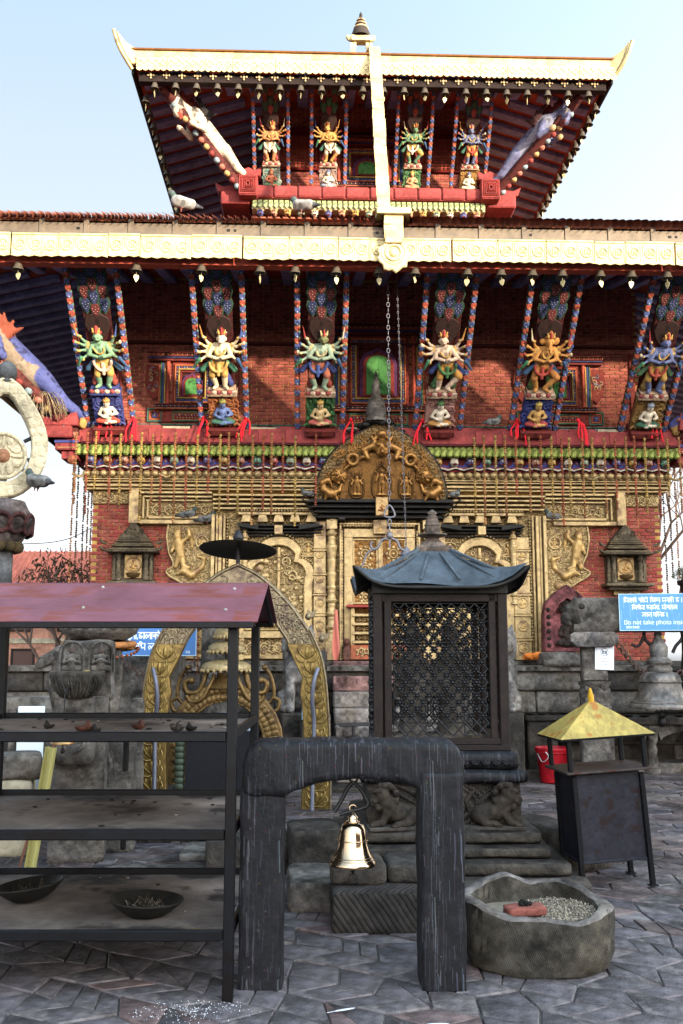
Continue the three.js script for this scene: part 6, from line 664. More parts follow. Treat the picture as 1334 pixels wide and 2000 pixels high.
{ // hollowed stone trough
  const t = thing('stone_trough', 'rough hollowed stone trough with sand and ashes beside the bell frame', 'trough', 0.1, 0, 9.36, -0.1);
  const NT = 72, rings = [[0.78, 0, 0], [0.9, 0.03, 0], [0.98, 0.1, 0], [1.0, 0.18, 0], [1.0, 0.27, 0.6], [0.985, 0.305, 1], [0.955, 0.32, 1], [0.86, 0.318, 1], [0.83, 0.305, 1], [0.8, 0.24, 0.5], [0.78, 0.18, 0.2], [0, 0.17, 0]], P = [];
  const lift = (a) => { const c = Math.cos(a), s = Math.sin(a); return -0.01 + 0.06 * Math.max(0, -s) + 0.035 * Math.max(0, -c) + 0.014 * Math.exp(-((a - 4.3) ** 2) / 0.03) + 0.012 * Math.sin(a * 5) - 0.02 * Math.max(0, s); };
  for (let j = 0; j < rings.length; j++) for (let i = 0; i < NT; i++) { const a = i / NT * 2 * PI, c = Math.cos(a), s = Math.sin(a), q = 1 / Math.pow(Math.pow(Math.abs(c) / 0.385, 2.1) + Math.pow(Math.abs(s) / 0.3, 2.1), 1 / 2.1), rr = q * (rings[j][0] + (j > 6 && j < 11 ? -0.03 * Math.sin(a * 3 + 1) : 0)) + (j > 0 && j < 11 ? 0.004 * Math.sin(a * 7 + j * 1.3) + 0.0025 * Math.sin(a * 23 + j * 5) : 0); P.push(c * rr, rings[j][1] + rings[j][2] * lift(a) + (j > 3 && j < 9 ? 0.002 * Math.sin(a * 17) : 0), s * rr); }
  const part = (j0, j1, name, mtl) => { const I = []; for (let j = j0; j < j1; j++) for (let i = 0; i < NT; i++) { const a = j * NT + i, b = j * NT + (i + 1) % NT, c = a + NT, d = b + NT; I.push(a, c, b, b, c, d); } const g = new THREE.BufferGeometry(); g.setAttribute('position', new THREE.Float32BufferAttribute(P, 3)); g.setIndex(I); g.computeVertexNormals(); return mb().add(g).build(name, mtl, t); };
  part(0, 5, 'basin', M.chisel); part(5, 8, 'rim', mat('worn_rim_stone', '#77736f', { r: 0.85, map: 'stone', ms: 0.8, bump: 'rough', bs: 0.3, bk: 0.004 })); part(8, 11, 'hollow', M.chisel);
  const sn = mb(), sg = new THREE.IcosahedronGeometry(1, 0); for (let i = 0; i < 2800; i++) { const a = rnd(6.3), q = Math.sqrt(rnd()) * 0.98; const x = Math.cos(a) * 0.325 * q, z = Math.sin(a) * 0.25 * q; sn.add(sg, [x, 0.262 + 0.015 * Math.sin(x * 9) + rnd(0.01), z], [rnd(3), rnd(3), 0], rnd(0.002, 0.0055), ['#9a958c', '#8c877e', '#7c776f', '#aea89e', '#6c675f'][(rnd() * 5) | 0]); } sn.add(new THREE.CylinderGeometry(0.32, 0.3, 0.04, 30), [0, 0.24, 0], undefined, [1.04, 1, 0.8], '#857f76'); const so = sn.build('sand', M.paint, t); so.userData.kind = 'stuff';
  const br = thing('broken_brick', 'broken red brick lying on the sand in the trough', 'brick', 0.02, 0.29, 9.44, 0.15); rk(0.2, 0.05, 0.1, 0, 0, 0, { n: 8, r: 0.01, amp: 0.004, fq: 30 }).build('brick', mat('raw_brick', '#8c5248', { r: 0.95, map: 'mottle', ms: 0.2, bump: 'rough', bs: 0.15, bk: 0.006 }), br); const ch = mb(); for (let i = 0; i < 22; i++) ch.add(sg, [rnd(-0.03, 0.035), 0.03 + rnd(0.012), rnd(-0.03, 0.02)], [rnd(3), rnd(3), 0], rnd(0.005, 0.013), '#1c1a19'); ch.build('charcoal', M.paint, br);
}
{ // pyramid-roofed incense box
  const t = thing('incense_stand', 'dark iron incense stand with yellow pyramid roof and splayed legs', 'stand', 1.0, 0.012, 7.6, 0.06); t.rotation.z = 0.06;
  for (const [x, z] of [[-1, 1], [1, 1], [-1, -1], [1, -1]]) { mb().bar([x * 0.24, 0.0, z * 0.19], [x * 0.235, 0.74, z * 0.185], 0.035, 0.035).bb(x * 0.24 - 0.03, x * 0.24 + 0.03, 0, 0.008, z * 0.19 - 0.03, z * 0.19 + 0.03).build('leg', M.ironD, t); mb().bar([x * 0.26, 0.78, z * 0.21], [x * 0.26, 0.99, z * 0.21], 0.03, 0.03).build('roof_post', M.ironD, t); }
  const pn = M.ironP = mat('worn_iron_panel', '#2a2a33', { r: 0.5, m: 0.25, map: 'rust', ms: 0.5, bump: 'rough', bs: 0.3, bk: 0.003 });
  mb().bb(-0.22, 0.22, 0.18, 0.75, 0.175, 0.182).build('side_panel', pn, t); mb().bb(-0.22, 0.22, 0.18, 0.75, -0.182, -0.175).build('side_panel', pn, t); for (const s of [-1, 1]) mb().bb(s * 0.225 - 0.004, s * 0.225 + 0.004, 0.18, 0.75, -0.17, 0.17).build('side_panel', pn, t);
  mb().bb(-0.3, 0.3, 0.762, 0.778, -0.25, 0.25).build('table_plate', M.ironT = mat('worn_plate', '#4a413e', { r: 0.55, m: 0.3, map: 'rust', ms: 0.7, bump: 'rough', bs: 0.3, bk: 0.002 }), t); mb().bb(-0.24, 0.24, 0.17, 0.185, -0.19, 0.19).build('box_floor', pn, t);
  const Y = mat('yellow_paint', '#b09a55', { r: 0.6, map: 'rust', ms: 0.5, bump: 'rough', bs: 0.3, bk: 0.003 }); const e = 0.33, f = 0.27, ap = 1.235, py = []; [[[-e, f], [e, f]], [[e, f], [e, -f]], [[e, -f], [-e, -f]], [[-e, -f], [-e, f]]].forEach(([a, b]) => py.push(a[0], 1.0, a[1], b[0], 1.0, b[1], 0, ap, 0)); const pg = new THREE.BufferGeometry(); pg.setAttribute('position', new THREE.Float32BufferAttribute(py, 3)); pg.computeVertexNormals(); mb().add(pg).build('pyramid_roof', Y, t);
  mb().bb(-e, e, 0.985, 1.0, f - 0.02, f).bb(-e, e, 0.985, 1.0, -f, -f + 0.02).bb(-e, -e + 0.02, 0.985, 0.999, -f + 0.02, f - 0.02).bb(e - 0.02, e, 0.985, 0.999, -f + 0.02, f - 0.02).build('roof_frame', M.ironD, t); mb().lathe([[0.022, 0], [0.022, 0.05], [0.016, 0.055], [0.012, 0.085], [0.004, 0.1], [0, 0.1]], 0, 1.215, 0, undefined, 10).build('knob', mat('knob_paint', '#a8801c', { r: 0.5 }), t);
}
{ // lattice shrine
  const t = thing('lattice_shrine', 'small square shrine caged in black star lattice on a carved stone base', 'shrine', -0.08, 0, 6.85, -0.03), st = M.stoneD;
  const tier = (w, y0, y1, f, n, mt = st, r = 0.025) => rk(w * 2, y1 - y0, f * 2, 0, (y0 + y1) / 2, 0, { n: 20, r, amp: 0.005, sd: w * 7 }).build(n, mt, t);
  tier(0.9, 0, 0.1, 1.1, 'base_step'); tier(0.8, 0.1, 0.19, 0.98, 'base_step'); tier(0.69, 0.19, 0.27, 0.86, 'base_step'); tier(0.65, 0.27, 0.36, 0.78, 'base_moulding', st, 0.04); tier(0.55, 0.36, 0.67, 0.6, 'dado'); tier(0.6, 0.65, 0.75, 0.66, 'base_moulding', M.stoneB, 0.045); tier(0.54, 0.745, 0.872, 0.59, 'base_cap', M.stoneB, 0.03);
  const pt = mb(); for (let k = 0; k < 13; k++) pt.tor(0.03, 0.01, -0.45 + k * 0.075, 0.815, 0.595, undefined, [0, 0, PI], PI, 8, 5).tor(0.017, 0.008, -0.45 + k * 0.075, 0.815, 0.598, undefined, [0, 0, PI], PI, 7, 5); pt.build('petal_carving', M.stoneB, t);
  // dado carving: great lotus ring and beaded swag
  const dc = mb(); for (const [R, r, n] of [[0.2, 0.017, 44], [0.165, 0.015, 38], [0.115, 0.016, 28]]) for (let k = 0; k < n; k++) { const a = k / n * 6.283; dc.sph(r, 0.06 + Math.cos(a) * R * 1.05, 0.5 + Math.sin(a) * R * 0.8, 0.605, undefined, [1, 1, 0.8], 6); } for (let k = 0; k < 16; k++) { const a = k / 16 * 6.283; dc.sph(0.03, 0.06 + Math.cos(a) * 0.06, 0.5 + Math.sin(a) * 0.045, 0.605, undefined, [1, 1, 0.6], 6); } for (const s of [-1, 1]) for (let k = 0; k < 18; k++) { const q = k / 17; dc.sph(0.017, 0.06 + s * (0.18 + q * 0.25), 0.52 + q * 0.13 + 0.02 * Math.sin(q * 3), 0.602, undefined, undefined, 6).sph(0.014, 0.06 + s * (0.2 + q * 0.25), 0.49 + q * 0.13, 0.602, undefined, undefined, 5); } for (let k = 0; k < 40; k++) dc.tor(rnd(0.015, 0.028), 0.008, rnd(-0.4, 0.45), rnd(0.39, 0.63), 0.6, undefined, [0, 0, rnd(6)], 4.5, 8, 5); dc.build('dado_carving', st, t);
  const lion = (s) => { const c = '#7a746c', f = (x) => s * x, p = [[f(0.02), 0.07, 0, f(0.14), 0.1, 0, 0.065, 0.075, c], [f(0.14), 0.1, 0, f(0.2), 0.16, 0.01, 0.07, 0.07, c], { e: [f(0.235), 0.215, 0.02, 0.065, 0.06, 0.06], c }, [f(0.26), 0.2, 0.03, f(0.3), 0.18, 0.03, 0.04, 0.03, c], [f(0.29), 0.2, 0.04, f(0.3), 0.205, 0.04, 0.018, 0.016, c], [f(0.2), 0.26, 0.02, f(0.17), 0.29, 0.02, 0.025, 0.012, c], [f(0.27), 0.15, 0.02, f(0.3), 0.165, 0.03, 0.022, 0.018, c], [f(0.18), 0.12, 0.04, f(0.24), 0.03, 0.06, 0.035, 0.026, c], [f(0.24), 0.03, 0.06, f(0.3), 0.02, 0.06, 0.026, 0.022, c], [f(0.02), 0.07, 0.05, f(0.06), 0.03, 0.08, 0.055, 0.03, c], [f(0.06), 0.025, 0.08, f(0.14), 0.02, 0.09, 0.028, 0.022, c], [f(-0.03), 0.06, 0, f(-0.07), 0.16, 0, 0.02, 0.018, c], [f(-0.07), 0.16, 0, f(-0.03), 0.22, 0, 0.018, 0.02, c]]; for (let k = 0; k < 15; k++) { const a = 1.2 + k * 0.32; p.push({ e: [f(0.215 + Math.cos(a) * 0.085), 0.2 + Math.sin(a) * 0.085, 0.03 + 0.02 * (k % 2), 0.024, 0.024, 0.024], c }); } p.push([f(0.25), 0.25, 0.06, f(0.29), 0.245, 0.06, 0.018, 0.015, c], [f(0.29), 0.175, 0.06, f(0.31), 0.15, 0.05, 0.014, 0.012, c]); for (let k = 0; k < 3; k++) p.push([f(0.28 + k * 0.0), 0.015, 0.04 + k * 0.02, f(0.32), 0.012, 0.04 + k * 0.022, 0.013, 0.011, c], [f(0.13), 0.015, 0.07 + k * 0.02, f(0.17), 0.012, 0.07 + k * 0.022, 0.013, 0.011, c]); return sdf(p, 0.0085, 0.006); };
  const l1 = thing('crouching_lion', 'carved stone lion crouching at right corner of shrine base', 'lion', 0.12, 0.375, 7.47, -0.1); l1.scale.setScalar(0.98); mb().add(lion(1)).build('lion_body', mat('lion_stone', '#7a746e', { r: 0.8, map: 'stone', ms: 0.5, bump: 'rough', bs: 0.2, bk: 0.004 }), l1); mb().bb(-0.1, 0.34, -0.02, 0.005, -0.08, 0.12).build('lion_plinth', st, l1);
  const l2 = thing('crouching_lion', 'carved stone lion crouching at left corner of shrine base', 'lion', -0.32, 0.375, 7.47, 0.1); l2.scale.setScalar(0.98); mb().add(lion(-1)).build('lion_body', mats.lion_stone, l2); mb().bb(-0.34, 0.1, -0.02, 0.005, -0.08, 0.12).build('lion_plinth', st, l2);
  // cage
  const H0 = 0.87, H1 = 2.0, w = 0.46; for (const [x, z] of [[-1, 1], [1, 1], [-1, -1], [1, -1]]) mb().bb(x * w - 0.035, x * w + 0.035, H0, H1, z * w - 0.035, z * w + 0.035).bb(x * (w - 0.075) - 0.028, x * (w - 0.075) + 0.028, H0 + 0.04, H1, z * w - 0.02, z * w + 0.02).build('corner_post', M.wood, t);
  mb().bb(-0.5, 0.5, H0, H0 + 0.04, -0.5, 0.5).bb(-0.44, 0.44, H0 + 0.04, H0 + 0.085, 0.42, 0.49).build('cage_sill', M.wood, t); mb().bb(-0.44, 0.44, H1 - 0.06, H1, 0.42, 0.48).bb(-0.44, 0.44, H1 - 0.06, H1, -0.48, -0.42).bb(-0.48, -0.42, H1 - 0.06, H1, -0.42, 0.42).bb(0.42, 0.48, H1 - 0.06, H1, -0.42, 0.42).build('cage_header', M.wood, t);
  const star = (o, u, v, put) => { o.add(new THREE.SphereGeometry(0.013, 6, 4), put(u, v, 0.008)); for (let k = 0; k < 6; k++) { const a = k * PI / 3; o.add(new THREE.SphereGeometry(0.0095, 4, 3), put(u + Math.cos(a) * 0.021, v + Math.sin(a) * 0.021, 0.006)); } };
  const latt = (put, seg) => { const o = mb(), U = 0.345, nu = 8, nv = 10, du = 2 * U / nu, y0 = H0 + 0.1, dv = (H1 - 0.07 - y0) / nv; for (let i = 0; i < nu; i++) for (let j = 0; j < nv; j++) { const u = -U + i * du, v = y0 + j * dv; o.rod(put(u, v, 0), put(u + du, v + dv, 0), 0.0065, 0.0065, undefined, 5).rod(put(u, v + dv, 0), put(u + du, v, 0), 0.0065, 0.0065, undefined, 5); if (j > 0) star(o, u + du / 2, v + dv / 2, put); if (j > 1 && i) star(o, u, v, put); } for (let j = 1; j <= nv; j += 3) o.rod(put(-U, y0 + j * dv, -0.01), put(U, y0 + j * dv, -0.01), 0.005, 0.005, undefined, 4); for (let i = 0; i <= nu; i += 6) o.rod(put(-U + i * du, y0, -0.012), put(-U + i * du, y0 + nv * dv, -0.012), 0.004, 0.004, undefined, 4); return o; };
  latt((u, v, d) => [u, v, w + d]).build('star_lattice', M.iron, t); latt((u, v, d) => [u, v, -w + d]).build('star_lattice', M.iron, t); latt((u, v, d) => [-w - d, v, u]).build('star_lattice', M.iron, t); latt((u, v, d) => [w + d, v, u]).build('star_lattice', M.iron, t);
  const dk = mb(); for (let k = 0; k < 260; k++) dk.sph(rnd(0.012, 0.026), -0.5 + rnd(-0.012, 0.012), rnd(0.9, 1.95), rnd(0.38, 0.48), undefined, [0.8, 1, 1], 5); dk.build('wax_crust', M.iron, t);
  // stone images inside the cage
  const im = thing('shrine_images', 'pair of grey stone images standing inside the lattice cage', 'statue', -0.1, 0.9, 6.75); for (const x of [-0.14, 0.16]) mb().add(sdf([[x, 0.05, 0, x, 0.45, 0, 0.11, 0.09, '#fff'], [x, 0.45, 0, x, 0.62, 0, 0.09, 0.08, '#fff'], { e: [x, 0.78, 0, 0.07, 0.09, 0.07], c: '#fff' }, [x - 0.1, 0.6, 0, x - 0.13, 0.35, 0.04, 0.035, 0.03, '#fff'], [x + 0.1, 0.6, 0, x + 0.13, 0.35, 0.04, 0.035, 0.03, '#fff'], [x, 0.86, 0, x, 0.95, 0, 0.05, 0.02, '#fff']], 0.022, 0.03)).build('image', M.stone, im); mb().bb(-0.35, 0.38, 0, 0.05, -0.15, 0.15).build('image_base', M.stone, im);
  // tin pagoda roof with flared corners
  const n = 14, RW = 0.6, P = [], I = [], sag = (u, e) => 0.2 * Math.pow(Math.abs(u), 6) * e; const side = (k) => { const b0 = P.length / 3; for (let j = 0; j <= 5; j++) for (let i = 0; i <= n; i++) { const u = i / n * 2 - 1, e = j / 5, half = lerp(0.13, RW, e) , y = 2.36 - 0.3 * Math.pow(e, 0.85) + sag(u, e * e * e) * 0.75 - 0.012 * Math.sin(u * 5 + k) * e, x = u * half * (1 + 0.06 * Math.pow(Math.abs(u), 6) * e), z = half * (1 + 0.06 * Math.pow(Math.abs(u), 6) * e); const c = [[x, z], [z, -x], [-x, -z], [-z, x]][k]; P.push(c[0], y, c[1]); } for (let j = 0; j < 5; j++) for (let i = 0; i < n; i++) { const a = b0 + j * (n + 1) + i; I.push(a, a + n + 1, a + 1, a + 1, a + n + 1, a + n + 2); } }; for (let k = 0; k < 4; k++) side(k);
  const g = new THREE.BufferGeometry(); g.setAttribute('position', new THREE.Float32BufferAttribute(P, 3)); g.setIndex(I); g.computeVertexNormals(); mb().add(g).build('tin_roof', M.slate, t);
  mb().add(g, [0, -0.02, 0], undefined, [0.995, 1, 0.995]).build('roof_lining', M.black, t);
  const ft = mb(); for (let k = 0; k < 4; k++) { const c = [[-1, 1], [1, 1], [1, -1], [-1, -1]][k], d = [[-1, 1], [1, 1], [1, -1], [-1, -1]][(k + 1) % 4]; const pts = []; for (let i = 0; i <= n; i++) { const u = i / n * 2 - 1, q = 1.06 * Math.pow(Math.abs(u), 6); const y = 2.06 + sag(u, 1) * 0.75; const m = 1 + 0.06 * Math.pow(Math.abs(u), 6); pts.push([lerp(c[0], d[0], (u + 1) / 2) * RW * m, y - 0.02, lerp(c[1], d[1], (u + 1) / 2) * RW * m]); } ft.tube(pts, 0.013, undefined, 30, 5); } ft.bb(-0.5, 0.5, 2.0, 2.1, -0.5, 0.5).build('roof_rim', M.black, t);
  for (const [u, z] of [[-0.45, 1], [-0.15, 1], [0.15, 1], [0.45, 1]]) mb().bar([u * 0.3, 2.335, 0.16], [u * 0.95, 2.1, 0.56], 0.02, 0.016).build('roof_seam', M.slate, t);
  for (const s of [-1, 1]) mb().bar([s * 0.13, 2.365, 0.13], [s * 0.5, 2.14, 0.5], 0.045, 0.02).build('hip_cap', M.slate, t);
  mb().bb(-0.14, 0.14, 2.34, 2.4, -0.14, 0.14).lathe([[0.12, 0], [0.1, 0.05], [0.06, 0.1], [0.06, 0.12], [0.13, 0.14], [0.13, 0.165], [0.06, 0.18], [0.075, 0.22], [0.065, 0.27], [0.075, 0.275], [0.055, 0.32], [0.062, 0.325], [0.045, 0.37], [0.052, 0.375], [0.03, 0.42], [0.045, 0.44], [0, 0.49]], 0, 2.4, 0, undefined, 16, undefined, [0.9, 0.62, 0.9]).build('roof_finial', mat('finial_stone', '#6e6258', { r: 0.8, map: 'stone', ms: 0.4, bump: 'rough', bs: 0.2, bk: 0.004 }), t);
}

// ---------------------------------------------------------------- courtyard: gilt arch, steles, signs, bells, guardians
{ // great gilt arch with an umbrella
  const t = thing('gilt_arch', 'tall gilded metal arch embossed with leaves under a flat metal umbrella', 'arch', -1.8, 0, 4.3, 0.02);
  const oR = [[0.97, 0], [0.97, 0.5], [0.95, 0.93], [0.92, 1.3], [0.86, 1.58], [0.75, 1.82], [0.58, 2.06], [0.38, 2.27], [0.18, 2.42], [0, 2.5]], iR = [[0.68, 0], [0.7, 0.5], [0.7, 0.93], [0.66, 1.15], [0.7, 1.3], [0.6, 1.5], [0.5, 1.72], [0.38, 1.9], [0.22, 2.04], [0, 2.13]];
  const at = (L, y) => { for (let k = 0; k < L.length - 1; k++) if (y <= L[k + 1][1] + 1e-9) { const q = (y - L[k][1]) / (L[k + 1][1] - L[k][1]); return lerp(L[k][0], L[k + 1][0], q); } return 0; };
  M.brassP = mat('brass_panel', '#8c7440', { r: 0.4, m: 0.7, map: 'gold', ms: 0.6, bump: 'rough', bs: 0.3, bk: 0.003 }); M.brassS = mat('dull_brass', '#8a7a60', { r: 0.45, m: 0.6, map: 'gold', ms: 0.5, bump: 'rough', bs: 0.3, bk: 0.003 });
  const seg = (y0, y1, s, name, m, th) => { const ys = []; for (let k = 0; k <= 5; k++) ys.push(lerp(y0, y1, k / 5)); const o = [...ys.map((y) => [s * at(oR, y), y]), ...ys.slice().reverse().map((y) => [s * at(iR, y), y])]; mb().ext(s > 0 ? o : o.reverse(), th, 0, 0, -th / 2, undefined, undefined, 0.006).build(name, m, t);
    const lf = mb(); for (let y = y0 + 0.09; y < y1 - 0.04; y += 0.155) { const a = at(oR, y), b = at(iR, y), cx = s * (a + b) / 2, w = (a - b) / 2; lf.sph(0.045, cx, y + 0.035, th / 2 + 0.004, undefined, [0.55, 1.5, 0.35], 8); for (const e of [-1, 1]) { lf.tube([[cx, y - 0.03, th / 2], [cx + e * w * 0.35, y + 0.01, th / 2 + 0.016], [cx + e * w * 0.62, y + 0.075, th / 2 + 0.012], [cx + e * w * 0.5, y + 0.12, th / 2]], 0.011, undefined, 10, 5).tube([[cx, y - 0.05, th / 2], [cx + e * w * 0.5, y - 0.05, th / 2 + 0.014], [cx + e * w * 0.8, y + 0.01, th / 2 + 0.01], [cx + e * w * 0.68, y + 0.05, th / 2]], 0.01, undefined, 10, 5).sph(0.034, cx + e * w * 0.42, y + 0.045, th / 2, undefined, [0.7, 1.2, 0.35], 7).sph(0.028, cx + e * w * 0.7, y - 0.01, th / 2, undefined, [1, 0.8, 0.35], 6); } } lf.build('leaf_relief', m, t); };
  for (const s of [-1, 1]) { seg(0, 0.82, s, 'lower_panel', M.brassP, 0.13); seg(0.83, 1.66, s, 'middle_panel', M.brassP, 0.12); }
  // upper arc
  const A = [], B = []; for (let k = 0; k <= 9; k++) { const y = lerp(1.67, 2.5, k / 9); A.push([at(oR, y), y]); } for (let k = 0; k <= 9; k++) { const y = lerp(1.67, 2.13, k / 9); B.push([at(iR, y), y]); }
  mb().ext([...A, ...A.slice(0, -1).reverse().map(([x, y]) => [-x, y]), ...B.map(([x, y]) => [-x, y]), ...B.slice(0, -1).reverse()], 0.09, 0, 0, -0.045, undefined, undefined, 0.006).build('upper_arc', M.brassS, t);
  const rl = mb(), rim = mb(); for (const s of [-1, 1]) { rim.tube([...A].map(([x, y]) => [s * (x - 0.015), y - 0.01, 0.05]), 0.018, undefined, 30, 5).tube(B.map(([x, y]) => [s * (x + 0.02), y, 0.05]), 0.018, undefined, 24, 5).tube(oR.slice(0, 6).map(([x, y]) => [s * x, y, 0.07]), 0.012, undefined, 24, 5); for (let k = 0; k < 8; k++) { const q = (k + 0.4) / 8, a = A[Math.min(9, Math.round(q * 9))], b = B[Math.min(9, Math.round(q * 9))], cx = s * (a[0] + b[0]) / 2, cy = (a[1] + b[1]) / 2, ang = s * (q * 1.0 + 0.15); for (const [dx, dy, r] of [[0, 0, 0.06], [-0.07, 0.05, 0.045], [0.07, 0.05, 0.045], [-0.05, -0.06, 0.04], [0.06, -0.05, 0.04]]) { const X = cx + dx * Math.cos(ang) - dy * Math.sin(ang), Y = cy + dx * Math.sin(ang) + dy * Math.cos(ang); rl.tor(r, 0.011, X, Y, 0.055, undefined, [0, 0, ang + dx * 9], 3.9, 10, 5).sph(r * 0.6, X, Y, 0.05, undefined, [0.6, 1.2, 0.3], 6); } } } rl.build('leaf_relief', M.brassS, t); rim.build('arch_rim', M.brassS, t);
  for (const s of [-1, 1]) mb().tube([[s * 0.84, 1.42, 0.1], [s * 0.8, 1.3, 0.16], [s * 0.78, 1.1, 0.15], [s * 0.8, 0.9, 0.1], [s * 0.79, 0.4, 0.14], [s * 0.78, 0.02, 0.2]], 0.022, undefined, 24, 6).build('iron_stay', M.stay = M.stay || mat('stay_iron', '#5a5c6a', { r: 0.5, m: 0.4 }), t);
  mb().lathe([[0, 0.035], [0.12, 0.03], [0.3, 0.01], [0.41, -0.015], [0.4, -0.022], [0.28, 0.0], [0.1, 0.015], [0, 0.018]], 0, 2.66, 0, undefined, 32, [-0.15, 0, -0.04]).build('umbrella', M.black, t); mb().rod([0, 2.44, 0], [0, 2.7, 0], 0.024, 0.02).lathe([[0.05, 0], [0.03, 0.03], [0.05, 0.06], [0.06, 0.09], [0.04, 0.13], [0.01, 0.17], [0, 0.18]], 0, 2.69, 0, undefined, 12).build('umbrella_pole', M.iron, t);
  for (const [x, y] of [[0.74, 1.95], [0.88, 1.72]]) mb().sph(0.035, x, y, 0, undefined, [1, 1.1, 1]).ext([[-0.03, 0], [0.03, 0], [0.05, 0.07], [0, 0.04], [-0.04, 0.07]], 0.02, x + 0.03, y, 0).build('arch_knob', M.brassS, t);
}
{ // smaller throne arch with tiered umbrellas standing behind
  const t = thing('gilt_throne', 'gilt throne with curling scrolls and three tiered umbrellas behind the arch', 'throne', -1.95, 0, 3.72);
  const B = mat('dark_gilt', '#7a6036', { r: 0.45, m: 0.6, map: 'gold', ms: 0.5, bump: 'rough', bs: 0.2, bk: 0.002 }), arcP = (R, y) => { const o = []; for (let k = 0; k <= 12; k++) { const a = PI * k / 12; o.push([Math.cos(a) * R, y + Math.sin(a) * R * 1.05]); } return o; };
  mb().ext([[0.62, 0], ...arcP(0.62, 0.6), [-0.62, 0], [-0.42, 0], ...arcP(0.42, 0.62).reverse(), [0.42, 0]], 0.12, 0, 0, -0.06, undefined, undefined, 0.01).build('throne_arch', B, t);
  const sc = mb(); for (let k = 0; k < 30; k++) { const a = PI * k / 29; for (const R of [0.48, 0.55]) sc.sph(0.045, Math.cos(a) * R, 0.6 + Math.sin(a) * R * 1.05, 0.06, undefined, [1.1, 1.1, 0.5], 7); } for (const s of [-1, 1]) for (let k = 0; k < 6; k++) sc.sph(0.045, s * 0.52, 0.08 + k * 0.09, 0.06, undefined, [1.2, 1, 0.5], 7); sc.build('petal_relief', B, t);
  const cu = mb(); for (const s of [-1, 1]) { cu.tube([[s * 0.08, 1.42, 0], [s * 0.2, 1.38, 0.03], [s * 0.24, 1.26, 0.05], [s * 0.3, 1.16, 0.05], [s * 0.42, 1.16, 0.04], [s * 0.44, 1.26, 0.04], [s * 0.37, 1.3, 0.04]], 0.032, undefined, 26, 6).tube([[s * 0.12, 1.34, 0.05], [s * 0.17, 1.22, 0.08], [s * 0.26, 1.08, 0.08], [s * 0.38, 1.06, 0.06], [s * 0.42, 1.12, 0.06]], 0.026, undefined, 20, 6).tube([[s * 0.34, 1.1, 0.02], [s * 0.46, 1.04, 0.02], [s * 0.52, 1.12, 0.02], [s * 0.48, 1.34, 0.02], [s * 0.42, 1.42, 0.02]], 0.022, undefined, 18, 6).tube([[s * 0.42, 0.98, 0.03], [s * 0.55, 0.96, 0.03], [s * 0.58, 1.06, 0.03], [s * 0.52, 1.1, 0.03]], 0.024, undefined, 14, 6).sph(0.04, s * 0.37, 1.28, 0.05).sph(0.034, s * 0.42, 1.42, 0.02); } cu.lathe([[0.2, 0], [0.15, 0.05], [0.1, 0.12], [0.1, 0.16]], 0, 1.2, 0, undefined, 14).build('scrolls', B, t);
  mb().tor(0.3, 0.05, 0, 0.6, 0.05, undefined, undefined, 6.3, 30, 8).sph(0.28, 0, 0.6, 0.02, '#aab8c8', [1, 1, 0.15], 18).build('halo_disc', mat('halo_grey', '#7a8494', { r: 0.45, m: 0.3 }), t);
  for (const [y, r] of [[1.44, 0.27], [1.64, 0.2], [1.8, 0.14]]) { const um = mb().lathe([[0.02, 0.07], [r * 0.55, 0.055], [r * 0.85, 0.03], [r, 0], [r, -0.05], [r * 0.96, -0.05], [r * 0.94, 0], [0.02, 0.03]], 0, y, 0, undefined, 22); for (let k = 0; k < 22; k++) { const a = k / 22 * 6.283; um.sph(0.022, Math.cos(a) * r, y - 0.055, Math.sin(a) * r, undefined, [1, 1.2, 1], 5); } um.build('umbrella_tier', M.goldP = M.goldP || mat('pale_gilt', '#b8a274', { r: 0.5, m: 0.35, map: 'gold', ms: 0.4 }), t); }
  mb().rod([0, 1.3, 0], [0, 2.0, 0], 0.018, 0.014).build('umbrella_pole', M.iron, t);
  mb().bb(-0.36, 0.36, 0.05, 0.78, 0.5, 0.53).build('mesh_screen', mat('dark_mesh', '#15151c', { r: 0.6, bump: 'tooled', bs: 0.06, bk: 0.003 }), t); const gs = mb(); for (let k = 0; k < 12; k++) gs.sph(0.055, -0.42, 0.1 + k * 0.062, 0.5, undefined, [1, 0.8, 0.6], 8); gs.bb(-0.46, -0.38, 0.03, 0.84, 0.44, 0.5).build('green_scale_strip', mat('verdigris', '#3d463a', { r: 0.6, m: 0.3 }), t);
  mb().add(rock(1.3, 0.3, 0.9, { n: 10, r: 0.03 }), [0, 0.05, 0.1]).build('throne_base', M.stoneD, t);
}
